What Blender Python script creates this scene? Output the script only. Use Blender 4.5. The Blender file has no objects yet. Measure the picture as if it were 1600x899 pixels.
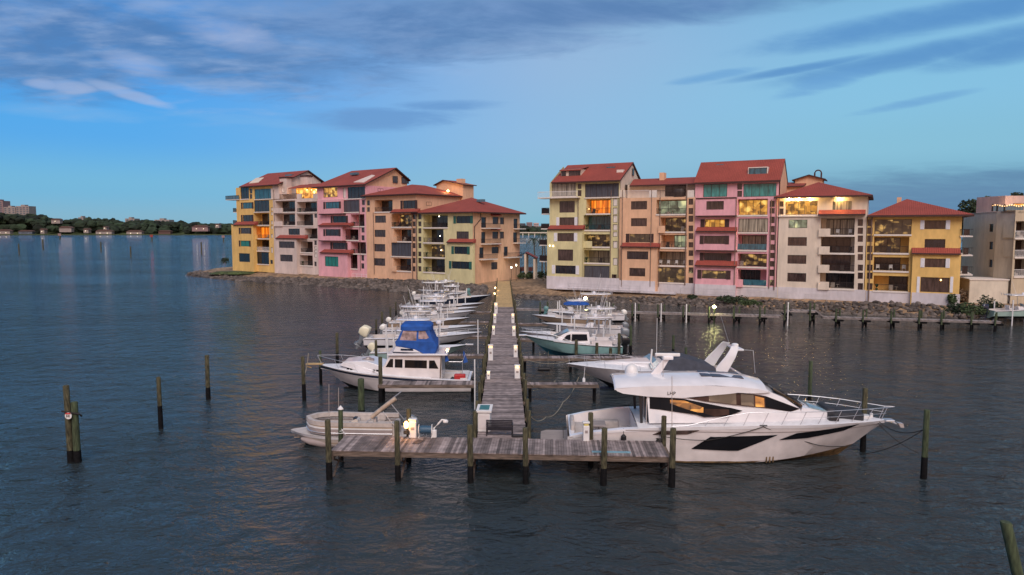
import bpy, math, random
from math import sin, cos, pi, radians, atan, atan2, sqrt
R = random.Random(7)
S = bpy.context.scene
COL = S.collection
# ------------------------------------------------------------------ camera
FPX = 1067.0; CH = 13.0
PITCH = atan((449.5-359.0)/FPX); YAW = atan(10.0/FPX)
cw, sw, cp, sp = cos(YAW), sin(YAW), cos(PITCH), sin(PITCH)
FW = (sw*cp, cw*cp, -sp); RT = (cw, -sw, 0.0)
UP = (RT[1]*FW[2]-RT[2]*FW[1], RT[2]*FW[0]-RT[0]*FW[2], RT[0]*FW[1]-RT[1]*FW[0])
def ray(px, py):
    a, b = px-800.0, 449.5-py
    return tuple(FW[i]*FPX + RT[i]*a + UP[i]*b for i in range(3))
def P(px, py, z=0.0):
    d = ray(px, py); t = (z-CH)/d[2]
    return (d[0]*t, d[1]*t, z)
def PY(px, py, Y):
    d = ray(px, py); t = Y/d[1]
    return (d[0]*t, Y, CH+d[2]*t)
class Frame:
    """local x along rot, local y = 90 deg left of it (away from the camera), z up"""
    def __init__(s, ox, oy, rot):
        s.o = (ox, oy); s.r = rot; s.c = cos(rot); s.s = sin(rot)
    def hit(s, px, py, yl=0.0):
        d = ray(px, py)
        # plane: -s*(X-ox)+c*(Y-oy) = yl
        den = -s.s*d[0]+s.c*d[1]
        t = (yl + (-s.s*s.o[0]+s.c*s.o[1]))/den
        X, Y, Z = d[0]*t, d[1]*t, CH+d[2]*t
        return ((X-s.o[0])*s.c+(Y-s.o[1])*s.s, Z)
    def w(s, x, y, z=0):
        return (s.o[0]+x*s.c-y*s.s, s.o[1]+x*s.s+y*s.c, z)
    def loc(s, X, Y):
        return ((X-s.o[0])*s.c+(Y-s.o[1])*s.s, -(X-s.o[0])*s.s+(Y-s.o[1])*s.c)
cam = bpy.data.cameras.new('camera'); co = bpy.data.objects.new('camera', cam); COL.objects.link(co)
cam.sensor_width = 36; cam.lens = 36*FPX/1600; cam.clip_end = 20000; cam.clip_start = .1
co.location = (0, 0, CH); co.rotation_euler = (pi/2-PITCH, 0, -YAW); S.camera = co
S.view_settings.view_transform = 'Standard'; S.view_settings.look = 'None'
S.view_settings.gamma = 1; S.view_settings.exposure = 0.42
S.render.engine = 'CYCLES'
S.cycles.max_bounces = 6; S.cycles.glossy_bounces = 3; S.cycles.transparent_max_bounces = 6
S.cycles.sample_clamp_indirect = 40
S.cycles.use_denoising = True
# ------------------------------------------------------------------ materials
def lin(c):
    return tuple(((v/255)/12.92 if v/255 <= .04045 else (((v/255)+.055)/1.055)**2.4) for v in c)
MATS = {}
def newmat(name):
    m = bpy.data.materials.new(name); m.use_nodes = True
    nt = m.node_tree; b = nt.nodes['Principled BSDF']
    MATS[name] = m
    return m, nt, b
def N(nt, t, **kw):
    n = nt.nodes.new(t)
    for k, v in kw.items():
        if k.startswith('i_'):
            n.inputs[k[2:].replace('_', ' ')].default_value = v
        else: setattr(n, k, v)
    return n
def mat(name, col, rough=.6, metal=0, var=.12, scale=3.0, bump=0.0, bscale=30.0, spec=.5, island=0.0, emit=None, estr=0, alpha=1, trans=0, coat=0, stretch=None, var2=0, scale2=.4):
    m, nt, b = newmat(name)
    L = nt.links
    b.inputs['Roughness'].default_value = rough; b.inputs['Metallic'].default_value = metal
    b.inputs['Specular IOR Level'].default_value = spec
    b.inputs['Coat Weight'].default_value = coat
    tc = N(nt, 'ShaderNodeTexCoord'); src = tc.outputs['Object']
    if stretch:
        mp = N(nt, 'ShaderNodeMapping'); mp.inputs['Scale'].default_value = stretch
        L.new(src, mp.inputs['Vector']); src = mp.outputs[0]
    c = (*col, 1)
    out = None
    if var > 0 or island > 0 or var2 > 0:
        no = N(nt, 'ShaderNodeTexNoise'); no.inputs['Scale'].default_value = scale; no.inputs['Detail'].default_value = 5
        L.new(src, no.inputs['Vector'])
        mr = N(nt, 'ShaderNodeMapRange'); mr.inputs[1].default_value = .3; mr.inputs[2].default_value = .7
        mr.inputs[3].default_value = 1-var*1.6; mr.inputs[4].default_value = 1+var
        L.new(no.outputs[0], mr.inputs[0]); f = mr.outputs[0]
        if var2 > 0:
            n2 = N(nt, 'ShaderNodeTexNoise'); n2.inputs['Scale'].default_value = scale2; n2.inputs['Detail'].default_value = 6
            L.new(src, n2.inputs['Vector'])
            m2 = N(nt, 'ShaderNodeMapRange'); m2.inputs[1].default_value = .35; m2.inputs[2].default_value = .65
            m2.inputs[3].default_value = 1-var2; m2.inputs[4].default_value = 1+var2*.5
            L.new(n2.outputs[0], m2.inputs[0])
            mm = N(nt, 'ShaderNodeMath', operation='MULTIPLY'); L.new(f, mm.inputs[0]); L.new(m2.outputs[0], mm.inputs[1]); f = mm.outputs[0]
        if island > 0:
            g = N(nt, 'ShaderNodeNewGeometry')
            m2 = N(nt, 'ShaderNodeMapRange'); m2.inputs[3].default_value = 1-island; m2.inputs[4].default_value = 1+island
            L.new(g.outputs['Random Per Island'], m2.inputs[0])
            mm = N(nt, 'ShaderNodeMath', operation='MULTIPLY'); L.new(f, mm.inputs[0]); L.new(m2.outputs[0], mm.inputs[1]); f = mm.outputs[0]
        vm = N(nt, 'ShaderNodeVectorMath', operation='SCALE'); vm.inputs[0].default_value = col
        L.new(f, vm.inputs['Scale']); L.new(vm.outputs[0], b.inputs['Base Color'])
    else: b.inputs['Base Color'].default_value = c
    if bump > 0:
        n3 = N(nt, 'ShaderNodeTexNoise'); n3.inputs['Scale'].default_value = bscale; n3.inputs['Detail'].default_value = 4
        L.new(src, n3.inputs['Vector'])
        bp = N(nt, 'ShaderNodeBump'); bp.inputs['Strength'].default_value = 1; bp.inputs['Distance'].default_value = bump
        L.new(n3.outputs[0], bp.inputs['Height']); L.new(bp.outputs[0], b.inputs['Normal'])
    if emit:
        b.inputs['Emission Color'].default_value = (*emit, 1); b.inputs['Emission Strength'].default_value = estr
    if trans: b.inputs['Transmission Weight'].default_value = trans
    if alpha < 1: b.inputs['Alpha'].default_value = alpha
    return m
def litmat(name, c1, c2, s, strength, dark=.25):
    """a lit room seen through the window: warm, broken up by furniture and curtains"""
    m, nt, b = newmat(name); L = nt.links
    tc = N(nt, 'ShaderNodeTexCoord'); mp = N(nt, 'ShaderNodeMapping'); mp.inputs['Scale'].default_value = s
    L.new(tc.outputs['Object'], mp.inputs[0])
    v = N(nt, 'ShaderNodeTexVoronoi', distance='CHEBYCHEV'); v.inputs['Scale'].default_value = 1
    L.new(mp.outputs[0], v.inputs['Vector'])
    sx = N(nt, 'ShaderNodeSeparateColor'); L.new(v.outputs['Color'], sx.inputs[0])
    n = N(nt, 'ShaderNodeTexNoise'); n.inputs['Scale'].default_value = .8; n.inputs['Detail'].default_value = 4; L.new(mp.outputs[0], n.inputs[0])
    ra = N(nt, 'ShaderNodeMapRange'); ra.inputs[1].default_value = .42; ra.inputs[2].default_value = .62; ra.inputs[4].default_value = .42; L.new(n.outputs[0], ra.inputs[0])
    v2 = N(nt, 'ShaderNodeTexVoronoi'); v2.inputs['Scale'].default_value = .55; L.new(mp.outputs[0], v2.inputs['Vector'])
    sp_ = N(nt, 'ShaderNodeMapRange', interpolation_type='SMOOTHSTEP'); sp_.inputs[1].default_value = .42; sp_.inputs[2].default_value = .12; L.new(v2.outputs['Distance'], sp_.inputs[0])
    md = N(nt, 'ShaderNodeMath', operation='MULTIPLY_ADD'); L.new(sx.outputs[0], md.inputs[0]); md.inputs[1].default_value = .95; L.new(ra.outputs[0], md.inputs[2])
    m1 = N(nt, 'ShaderNodeMath', operation='MULTIPLY'); L.new(md.outputs[0], m1.inputs[0]); m1.inputs[1].default_value = .55
    mm = N(nt, 'ShaderNodeMath', operation='MULTIPLY_ADD'); L.new(sp_.outputs[0], mm.inputs[0]); mm.inputs[1].default_value = .55; L.new(m1.outputs[0], mm.inputs[2])
    cr = N(nt, 'ShaderNodeValToRGB'); e = cr.color_ramp.elements
    e[0].position = .12; e[0].color = (*[x*dark for x in c1], 1); e[1].position = .95; e[1].color = (*c2, 1)
    el = cr.color_ramp.elements.new(.48); el.color = (*c1, 1)
    L.new(mm.outputs[0], cr.inputs[0])
    L.new(cr.outputs[0], b.inputs['Emission Color']); b.inputs['Emission Strength'].default_value = strength
    b.inputs['Base Color'].default_value = (.05, .04, .03, 1); b.inputs['Roughness'].default_value = .1
    return m
def glassmat(name, col, streak=(2.2, 0, .5), var=.45, rough=.06):
    m = mat(name, col, rough, var=var, scale=1.3, spec=.6, stretch=streak)
    return m
def roofmat(name, col):
    m, nt, b = newmat(name); L = nt.links
    tc = N(nt, 'ShaderNodeTexCoord'); 
    w = N(nt, 'ShaderNodeTexWave', wave_type='BANDS', bands_direction='X'); w.inputs['Scale'].default_value = 1.1; w.inputs['Distortion'].default_value = .3
    L.new(tc.outputs['Object'], w.inputs['Vector'])
    w2 = N(nt, 'ShaderNodeTexWave', wave_type='BANDS', bands_direction='Z'); w2.inputs['Scale'].default_value = 1.3; w2.inputs['Distortion'].default_value = .2
    L.new(tc.outputs['Object'], w2.inputs['Vector'])
    n = N(nt, 'ShaderNodeTexNoise'); n.inputs['Scale'].default_value = 4.5; n.inputs['Detail'].default_value = 8; n.inputs['Roughness'].default_value=.75; L.new(tc.outputs['Object'], n.inputs['Vector'])
    n2 = N(nt, 'ShaderNodeTexNoise'); n2.inputs['Scale'].default_value = .35; n2.inputs['Detail'].default_value = 3; L.new(tc.outputs['Object'], n2.inputs['Vector'])
    a = N(nt, 'ShaderNodeMath', operation='MULTIPLY_ADD'); L.new(w.outputs[1], a.inputs[0]); a.inputs[1].default_value = .05
    L.new(n.outputs[0], a.inputs[2])
    a2 = N(nt, 'ShaderNodeMath', operation='MULTIPLY_ADD'); L.new(w2.outputs[1], a2.inputs[0]); a2.inputs[1].default_value = .12; L.new(a.outputs[0], a2.inputs[2])
    a3 = N(nt, 'ShaderNodeMath', operation='MULTIPLY_ADD'); L.new(n2.outputs[0], a3.inputs[0]); a3.inputs[1].default_value = .35; L.new(a2.outputs[0], a3.inputs[2])
    mr = N(nt, 'ShaderNodeMapRange'); mr.inputs[1].default_value = .45; mr.inputs[2].default_value = 1.05; mr.inputs[3].default_value = .55; mr.inputs[4].default_value = 1.4
    L.new(a3.outputs[0], mr.inputs[0])
    vm = N(nt, 'ShaderNodeVectorMath', operation='SCALE'); vm.inputs[0].default_value = col; L.new(mr.outputs[0], vm.inputs['Scale']); L.new(vm.outputs[0], b.inputs['Base Color'])
    bp = N(nt, 'ShaderNodeBump'); bp.inputs['Distance'].default_value = .035; L.new(w.outputs[1], bp.inputs['Height']); L.new(bp.outputs[0], b.inputs['Normal'])
    b.inputs['Roughness'].default_value = .8
    return m
# ------------------------------------------------------------------ mesh builder
class MB:
    def __init__(s): s.v = []; s.f = []; s.m = []; s.mi = 0
    def add(s, vs, fs):
        o = len(s.v); s.v += [tuple(p) for p in vs]
        for f in fs: s.f.append(tuple(i+o for i in f)); s.m.append(s.mi)
    def quad(s, a, b, c, d): s.add([a, b, c, d], [(0, 1, 2, 3)])
    def box(s, x0, y0, z0, x1, y1, z1):
        if x1 < x0: x0, x1 = x1, x0
        if y1 < y0: y0, y1 = y1, y0
        if z1 < z0: z0, z1 = z1, z0
        s.add([(x0,y0,z0),(x1,y0,z0),(x1,y1,z0),(x0,y1,z0),(x0,y0,z1),(x1,y0,z1),(x1,y1,z1),(x0,y1,z1)],
              [(0,3,2,1),(4,5,6,7),(0,1,5,4),(1,2,6,5),(2,3,7,6),(3,0,4,7)])
    def cbox(s, x, y, z, w, d, h): s.box(x-w/2, y-d/2, z, x+w/2, y+d/2, z+h)
    def rbox(s, x0, y0, z0, x1, y1, z1, r=.05):
        """box with chamfered vertical and top edges"""
        cx, cy = (x0+x1)/2, (y0+y1)/2; hx, hy = abs(x1-x0)/2, abs(y1-y0)/2
        def ring(z, k):
            a, b = hx-k, hy-k; rr = min(r, a*.9, b*.9)
            return [(cx+u, cy+v, z) for u, v in ((-a+rr,-b),(a-rr,-b),(a,-b+rr),(a,b-rr),(a-rr,b),(-a+rr,b),(-a,b-rr),(-a,-b+rr))]
        s.loft([ring(z0, 0), ring(z1-r, 0), ring(z1-r*.3, r*.3), ring(z1, r)], True, True)
    def loft(s, rings, closed=True, caps=False):
        n = len(rings[0]); vs = [p for r in rings for p in r]; fs = []
        for i in range(len(rings)-1):
            for j in range(n if closed else n-1):
                k = (j+1) % n
                fs.append((i*n+j, i*n+k, (i+1)*n+k, (i+1)*n+j))
        if caps: fs.append(tuple(range(n))[::-1]); fs.append(tuple((len(rings)-1)*n+j for j in range(n)))
        s.add(vs, fs)
    def rings(s, data, n=14, e=2.0, cap=True):
        """stack of superellipses: (z, cx, cy, rx, ry)"""
        rr = []
        for z, cx, cy, rx, ry in data:
            r = []
            for j in range(n):
                a = 2*pi*(j+.5)/n; c, q = cos(a), sin(a)
                r.append((cx+rx*math.copysign(abs(c)**(2/e), c), cy+ry*math.copysign(abs(q)**(2/e), q), z))
            rr.append(r)
        s.loft(rr, True, cap)
    def ringsx(s, data, n=14, e=2.0, cap=True):
        """same along x: (x, cy, cz, ry, rz)"""
        rr = []
        for x, cy, cz, ry, rz in data:
            r = []
            for j in range(n):
                a = 2*pi*(j+.5)/n; c, q = cos(a), sin(a)
                r.append((x, cy+ry*math.copysign(abs(c)**(2/e), c), cz+rz*math.copysign(abs(q)**(2/e), q)))
            rr.append(r)
        s.loft(rr, True, cap)
    def cyl(s, x, y, z0, z1, r, n=12, r2=None):
        r2 = r if r2 is None else r2
        s.rings([(z0, x, y, r, r), (z1, x, y, r2, r2)], n)
    def tube(s, pts, r, n=6, r2=None, closed=False):
        if r2 is None: r2 = r
        rr = []; m = len(pts)
        for i, p in enumerate(pts):
            a = pts[max(i-1, 0)]; b = pts[min(i+1, m-1)]
            d = [b[k]-a[k] for k in range(3)]; l = sqrt(sum(x*x for x in d)) or 1; d = [x/l for x in d]
            u = (0, 0, 1) if abs(d[2]) < .9 else (1, 0, 0)
            x = (d[1]*u[2]-d[2]*u[1], d[2]*u[0]-d[0]*u[2], d[0]*u[1]-d[1]*u[0]); l = sqrt(sum(q*q for q in x)); x = [q/l for q in x]
            y = (d[1]*x[2]-d[2]*x[1], d[2]*x[0]-d[0]*x[2], d[0]*x[1]-d[1]*x[0])
            rad = r+(r2-r)*i/max(1, m-1)
            rr.append([tuple(p[k]+rad*(cos(2*pi*j/n)*x[k]+sin(2*pi*j/n)*y[k]) for k in range(3)) for j in range(n)])
        s.loft(rr, True, True)
    def prism(s, poly, axis, a, b):
        """extrude 2-D polygon along axis"""
        def mk(p, t):
            return (t, p[0], p[1]) if axis == 'x' else (p[0], t, p[1]) if axis == 'y' else (p[0], p[1], t)
        n = len(poly); vs = [mk(p, a) for p in poly]+[mk(p, b) for p in poly]
        s.add(vs, [tuple(range(n)), tuple(range(2*n-1, n-1, -1))]+[(i, i+n, (i+1) % n+n, (i+1) % n) for i in range(n)])
    def slab(s, pts, t):
        """polygon in 3-D given thickness t downwards"""
        n = len(pts); vs = list(pts)+[(p[0], p[1], p[2]-t) for p in pts]
        s.add(vs, [tuple(range(n)), tuple(range(2*n-1, n-1, -1))]+[(i, i+n, (i+1) % n+n, (i+1) % n) for i in range(n)])
    def build(s, name, mats, parent=None, smooth=False, loc=None):
        me = bpy.data.meshes.new(name); me.from_pydata(s.v, [], s.f)
        if not isinstance(mats, (list, tuple)): mats = [mats]
        for m in mats: me.materials.append(MATS[m] if isinstance(m, str) else m)
        if len(mats) > 1: me.polygons.foreach_set('material_index', s.m)
        me.validate()
        import bmesh
        bm = bmesh.new(); bm.from_mesh(me); bmesh.ops.recalc_face_normals(bm, faces=bm.faces); bm.to_mesh(me); bm.free()
        if smooth:
            me.polygons.foreach_set('use_smooth', [True]*len(me.polygons))
            try: me.set_sharp_from_angle(angle=radians(38))
            except Exception: pass
        o = bpy.data.objects.new(name, me); COL.objects.link(o)
        if parent: o.parent = parent
        if loc: o.location = loc
        return o
def tag(o, label, cat, group=None, kind=None):
    if label: o['label'] = label
    if cat: o['category'] = cat
    if group: o['group'] = group
    if kind: o['kind'] = kind
    return o
def thing(name, label, cat, loc=(0, 0, 0), rz=0.0, group=None):
    o = bpy.data.objects.new(name, None); COL.objects.link(o); o.empty_display_size = .2
    o.location = loc; o.rotation_euler = (0, 0, rz)
    return tag(o, label, cat, group)
def lamp(name, parent, loc, col, power, r=.06):
    l = bpy.data.lights.new(name, 'POINT'); l.color = col; l.energy = power; l.shadow_soft_size = r
    o = bpy.data.objects.new(name, l); COL.objects.link(o); o.parent = parent; o.location = loc
    return o
def lerp(a, b, t): return a+(b-a)*t
def interp(xs, ys, x):
    if x <= xs[0]: return ys[0]
    for i in range(len(xs)-1):
        if x <= xs[i+1]: return lerp(ys[i], ys[i+1], (x-xs[i])/max(1e-9, xs[i+1]-xs[i]))
    return ys[-1]
# ------------------------------------------------------------------ sky
SUN_EL, SUN_AZ = radians(46), radians(176)     # azimuth clockwise from +Y: the afterglow behind the camera
wd = bpy.data.worlds.new('World'); S.world = wd; wd.use_nodes = True
nt = wd.node_tree; L = nt.links; nt.nodes.clear()
def M_(op, a, b=None, c=None, clamp=False):
    n = nt.nodes.new('ShaderNodeMath'); n.operation = op; n.use_clamp = clamp
    for i, v in enumerate((a, b, c)):
        if v is None: continue
        if isinstance(v, (int, float)): n.inputs[i].default_value = v
        else: L.new(v, n.inputs[i])
    return n.outputs[0]
def MIX(f, a, b):
    n = nt.nodes.new('ShaderNodeMix'); n.data_type = 'RGBA'; n.clamp_factor = True
    for sock, v in ((n.inputs[0], f), (n.inputs[6], a), (n.inputs[7], b)):
        if isinstance(v, (int, float)): sock.default_value = v
        elif isinstance(v, tuple): sock.default_value = (*v, 1)
        else: L.new(v, sock)
    return n.outputs[2]
def RAMP(f, stops, interp_='EASE'):
    n = nt.nodes.new('ShaderNodeValToRGB'); n.color_ramp.interpolation = interp_
    el = n.color_ramp.elements
    while len(el) < len(stops): el.new(.5)
    for e, (p, c) in zip(el, stops): e.position = p; e.color = (*lin(c), 1)
    L.new(f, n.inputs[0]); return n.outputs[0]
tc = nt.nodes.new('ShaderNodeTexCoord'); sep = nt.nodes.new('ShaderNodeSeparateXYZ'); L.new(tc.outputs['Generated'], sep.inputs[0])
dx, dy, dz = sep.outputs
el_ = M_('MULTIPLY', M_('ARCSINE', dz), 180/pi)
az = M_('MULTIPLY', M_('ARCTAN2', dx, dy), 180/pi)
e01 = M_('DIVIDE', el_, 60, clamp=True)
st = lambda *p: [(d/60, c) for d, c in p]
left = RAMP(e01, st((0, (122, 176, 202)), (3, (86, 170, 216)), (7, (48, 154, 228)), (12, (36, 144, 230)), (19, (40, 120, 198)), (26, (80, 136, 178)), (60, (98, 126, 150))))
mid = RAMP(e01, st((0, (122, 182, 208)), (4, (118, 172, 210)), (8, (128, 172, 215)), (14, (138, 172, 212)), (19, (125, 160, 200)), (30, (104, 128, 158)), (60, (92, 108, 130))))
right = RAMP(e01, st((0, (92, 148, 182)), (3, (96, 160, 196)), (6, (116, 178, 210)), (10, (120, 182, 218)), (15, (118, 176, 216)), (19, (104, 162, 200)), (30, (90, 124, 162)), (60, (78, 98, 130))))
back = RAMP(e01, st((0, (226, 170, 150)), (6, (216, 168, 160)), (14, (190, 160, 170)), (26, (130, 125, 150)), (45, (60, 66, 92)), (60, (44, 52, 76))))
def sstep(v, a, b):
    n = nt.nodes.new('ShaderNodeMapRange'); n.interpolation_type = 'SMOOTHSTEP'; n.inputs[1].default_value = a; n.inputs[2].default_value = b
    L.new(v, n.inputs[0]); return n.outputs[0]
c = MIX(sstep(az, -30, 8), left, mid); c = MIX(sstep(az, 0, 30), c, right)
bk = sstep(M_('ABSOLUTE', az), 80, 150)
# clouds: noise laid out on a flat cloud deck, so it shrinks towards the horizon
zz = M_('ADD', M_('MAXIMUM', dz, 0), .12)
cmb = nt.nodes.new('ShaderNodeCombineXYZ'); L.new(M_('DIVIDE', dx, zz), cmb.inputs[0]); L.new(M_('DIVIDE', dy, zz), cmb.inputs[1])
def noise(scale, detail=8, rough=.55, off=0, sx=1, sy=1, dist=0.0):
    mp = nt.nodes.new('ShaderNodeMapping'); mp.inputs['Location'].default_value = (off, off*.7, 0); mp.inputs['Scale'].default_value = (sx, sy, 1); L.new(cmb.outputs[0], mp.inputs[0])
    n = nt.nodes.new('ShaderNodeTexNoise'); n.inputs['Scale'].default_value = scale; n.inputs['Detail'].default_value = detail; n.inputs['Roughness'].default_value = rough
    n.inputs['Distortion'].default_value = dist
    L.new(mp.outputs[0], n.inputs[0]); return n.outputs[0]
nA = noise(1.1, 7, .5, 3.1, .8, 1.6, .4); nB = noise(4.0, 11, .64, 9.2, .8, 1.25, .5); nC = noise(.55, 5, .5, 5.0)
wob = M_('MULTIPLY', M_('SUBTRACT', nB, .5), 3.0); wob2 = M_('MULTIPLY', M_('SUBTRACT', nA, .5), 2.2)
def blob(a0, e0, ra, re, tilt=0.0, w=1.0):
    """soft ellipse in azimuth/elevation (degrees) with a ragged edge"""
    da = M_('SUBTRACT', az, a0); de = M_('SUBTRACT', M_('SUBTRACT', el_, e0), M_('MULTIPLY', da, tilt))
    q = M_('ADD', M_('POWER', M_('ABSOLUTE', M_('DIVIDE', da, ra)), 2), M_('POWER', M_('ABSOLUTE', M_('DIVIDE', de, re)), 2))
    v = M_('SUBTRACT', M_('SUBTRACT', 1, q), M_('ADD', M_('MULTIPLY', wob, 1.3*w), M_('MULTIPLY', wob2, .8*w)))
    return sstep(v, -.9, 1.15)
def over(c, blobs, col, k=1.0):
    m = None
    for b in blobs: m = b if m is None else M_('MAXIMUM', m, b)
    return MIX(M_('MULTIPLY', m, k), c, lin(col)), m
# pixel -> degrees helper (only to place the clouds in world directions)
def dg(px, py):
    d = ray(px, py); l = sqrt(sum(q*q for q in d)); return math.degrees(atan2(d[0], d[1])), math.degrees(math.asin(d[2]/l))
def pb(px, py, rx, ry, tilt=0.0, w=1.0):
    a, e = dg(px, py); a2, _ = dg(px+rx, py); _, e2 = dg(px, py-ry); return blob(a, e, max(1, abs(a2-a)), max(.3, abs(e2-e)), tilt, w)
# dark bank from the top left to the top middle
c, m1 = over(c, [pb(330, 80, 300, 62, -.0, .8), pb(600, 48, 300, 52, 0, .8), pb(900, 18, 380, 28, 0, .6), pb(60, 60, 240, 80, 0, .8), pb(640, -90, 1500, 70, 0, .5)], (58, 104, 164), .85)
c, m3 = over(c, [pb(1450, 84, 270, 17, .10, .45), pb(1590, 72, 150, 24, .1, .45), pb(1250, 108, 120, 6, .1, .4), pb(1500, 22, 400, 22, .06, .5)], (58, 124, 190), .8)
c, _ = over(c, [pb(590, 186, 110, 18, .05, .8), pb(700, 165, 80, 8, .04, .7)], (76, 132, 196), .8)
c, _ = over(c, [pb(1290, 130, 70, 12, .18, .8), pb(1110, 120, 60, 7, .1, .8), pb(1430, 160, 90, 6, .12, .6)], (84, 146, 204), .7)
c, _ = over(c, [pb(1480, 315, 420, 46, 0, .5), pb(1640, 275, 300, 16, .02, .5)], (56, 116, 166), .85)
# pinkish puffs lit by the afterglow
puff = sstep(noise(4.2, 8, .55, 21.0, .8, 1.25), .44, .74)
a0, _e = dg(230, 90)
pm = M_('MULTIPLY', puff, M_('MAXIMUM', pb(230, 70, 330, 110, 0, .5), M_('MULTIPLY', pb(560, 60, 420, 60, 0, .5), .5)))
c = MIX(M_('MULTIPLY', pm, .62), c, lin((150, 172, 212)))
c, _ = over(c, [pb(215, 100, 46, 16, -.1, .7), pb(110, 136, 34, 9, 0, .8), pb(70, 132, 16, 7, 0, .8), pb(360, 55, 70, 22, -.1, .9), pb(210, 150, 60, 8, -.25, .9)], (160, 176, 216), .55)
c, _ = over(c, [pb(400, 190, 130, 7, -.04, .8), pb(130, 178, 120, 10, 0, .8)], (110, 168, 222), .3)
c = MIX(M_('MULTIPLY', M_('MULTIPLY', sstep(noise(2.2, 10, .62, 33.0, .7, 1.4, .4), .42, .68), m1), .55), c, lin((122, 156, 206)))
# broken overcast over and behind the camera
ov = M_('MULTIPLY', sstep(nA, .42, .62), sstep(el_, 19, 30))
c = MIX(M_('MULTIPLY', ov, .45), c, lin((72, 88, 122)))
c = MIX(bk, c, back)
sky = nt.nodes.new('ShaderNodeTexSky'); sky.sky_type = 'NISHITA'; sky.sun_disc = False
sky.sun_elevation = radians(4); sky.sun_rotation = SUN_AZ; sky.altitude = 0
bg = nt.nodes.new('ShaderNodeBackground'); L.new(c, bg.inputs[0]); bg.inputs[1].default_value = .74
bg2 = nt.nodes.new('ShaderNodeBackground'); L.new(sky.outputs[0], bg2.inputs[0]); bg2.inputs[1].default_value = .05*.4
ad = nt.nodes.new('ShaderNodeAddShader'); L.new(bg.outputs[0], ad.inputs[0]); L.new(bg2.outputs[0], ad.inputs[1])
out = nt.nodes.new('ShaderNodeOutputWorld'); L.new(ad.outputs[0], out.inputs[0])
sl = bpy.data.lights.new('sun', 'SUN'); so = bpy.data.objects.new('sun', sl); COL.objects.link(so)
sl.energy = 2.1; sl.angle = radians(42); sl.color = (1.0, .88, .84)
so.rotation_euler = (pi/2-SUN_EL, 0, pi-SUN_AZ); so.location = (0, -50, 60)
# sun lamp shines along its local -Z: from behind the camera towards +Y
# ------------------------------------------------------------------ water
m, nt, b = newmat('water'); L = nt.links
b.inputs['Base Color'].default_value = (.028, .037, .040, 1); b.inputs['Roughness'].default_value = .03; b.inputs['IOR'].default_value = 1.45
tc = N(nt, 'ShaderNodeTexCoord')
def wn(scale, rot, sx, sy, det=3, dist=.6):
    mp = N(nt, 'ShaderNodeMapping'); mp.inputs['Rotation'].default_value = (0, 0, rot); mp.inputs['Scale'].default_value = (sx, sy, 1); L.new(tc.outputs['Object'], mp.inputs[0])
    n = N(nt, 'ShaderNodeTexNoise'); n.inputs['Scale'].default_value = scale; n.inputs['Detail'].default_value = det; n.inputs['Distortion'].default_value = dist; n.inputs['Roughness'].default_value = .55
    L.new(mp.outputs[0], n.inputs[0]); return n.outputs[0]
h1 = wn(.8, .35, .66, 1.0, 6); h2 = wn(.42, -.3, .7, 1.0, 3); h3 = wn(3.6, .2, .75, 1.0, 4); h4 = wn(.035, .3, .5, 1, 3)
def mad(a, k, c_=None):
    n = N(nt, 'ShaderNodeMath', operation='MULTIPLY_ADD'); L.new(a, n.inputs[0])
    if isinstance(k, float): n.inputs[1].default_value = k
    else: L.new(k, n.inputs[1])
    if c_ is None: n.inputs[2].default_value = 0
    else: L.new(c_, n.inputs[2])
    return n.outputs[0]
gust = N(nt, 'ShaderNodeMapRange'); gust.inputs[1].default_value = .35; gust.inputs[2].default_value = .65; gust.inputs[3].default_value = .65; gust.inputs[4].default_value = 1.25; L.new(h4, gust.inputs[0])
hh = mad(h1, .46, mad(h2, .58, mad(h3, .12)))
hh = mad(hh, gust.outputs[0]); hh = mad(hh, .85)
bp = N(nt, 'ShaderNodeBump'); bp.inputs['Strength'].default_value = 1; bp.inputs['Distance'].default_value = 1.0
L.new(hh, bp.inputs['Height']); L.new(bp.outputs[0], b.inputs['Normal'])
w = MB(); w.quad((-6000, -60, 0), (6000, -60, 0), (6000, 9000, 0), (-6000, 9000, 0))
tag(w.build('water', 'water'), None, None, None, 'structure')
# ------------------------------------------------------------------ land
GZ = 1.7
mat('sand', (.30, .20, .12), .95, var=.35, scale=1.2, bump=.05, bscale=3, var2=.3, scale2=.2)
mat('grass', (.07, .10, .035), .95, var=.4, scale=2, bump=.05, bscale=8, var2=.3)
mat('rock', (.115, .095, .083), .9, var=.35, scale=2.0, bump=.04, bscale=6, island=.45)
mat('rock_wet', (.05, .04, .035), .7, var=.35, scale=2.0, bump=.04, bscale=6, island=.3)
WL = [(293,430.5),(330,435),(362,438),(430,443),(500,447.5),(560,452),(640,457),(700,461),(770,466),(810,468),(900,472),(1000,476),(1100,480.5),(1200,485.5),(1300,491),(1400,495),(1500,498),(1700,504)]
TL = [(303,427),(335,420),(362,418),(430,423.5),(500,428.5),(583,433.5),(652,438.5),(700,441),(770,443.5),(810,446),(857,448),(1000,455),(1085,459),(1200,464),(1300,469),(1400,474),(1500,478.5),(1700,487)]
WLw = [P(x, y, 0) for x, y in WL]; TLw = [P(x, y, (.35, .95, 1.3)[i] if i < 3 else GZ-.15) for i, (x, y) in enumerate(TL)]
def along(line, t):
    n = len(line)-1; t = max(0, min(n-1e-6, t*n)); i = int(t); f = t-i
    return tuple(lerp(line[i][k], line[i+1][k], f) for k in range(3))
def alen(line):  # arclength-resampled polyline
    ds = [0]
    for a, b_ in zip(line, line[1:]): ds.append(ds[-1]+math.hypot(b_[0]-a[0], b_[1]-a[1]))
    return ds
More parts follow.
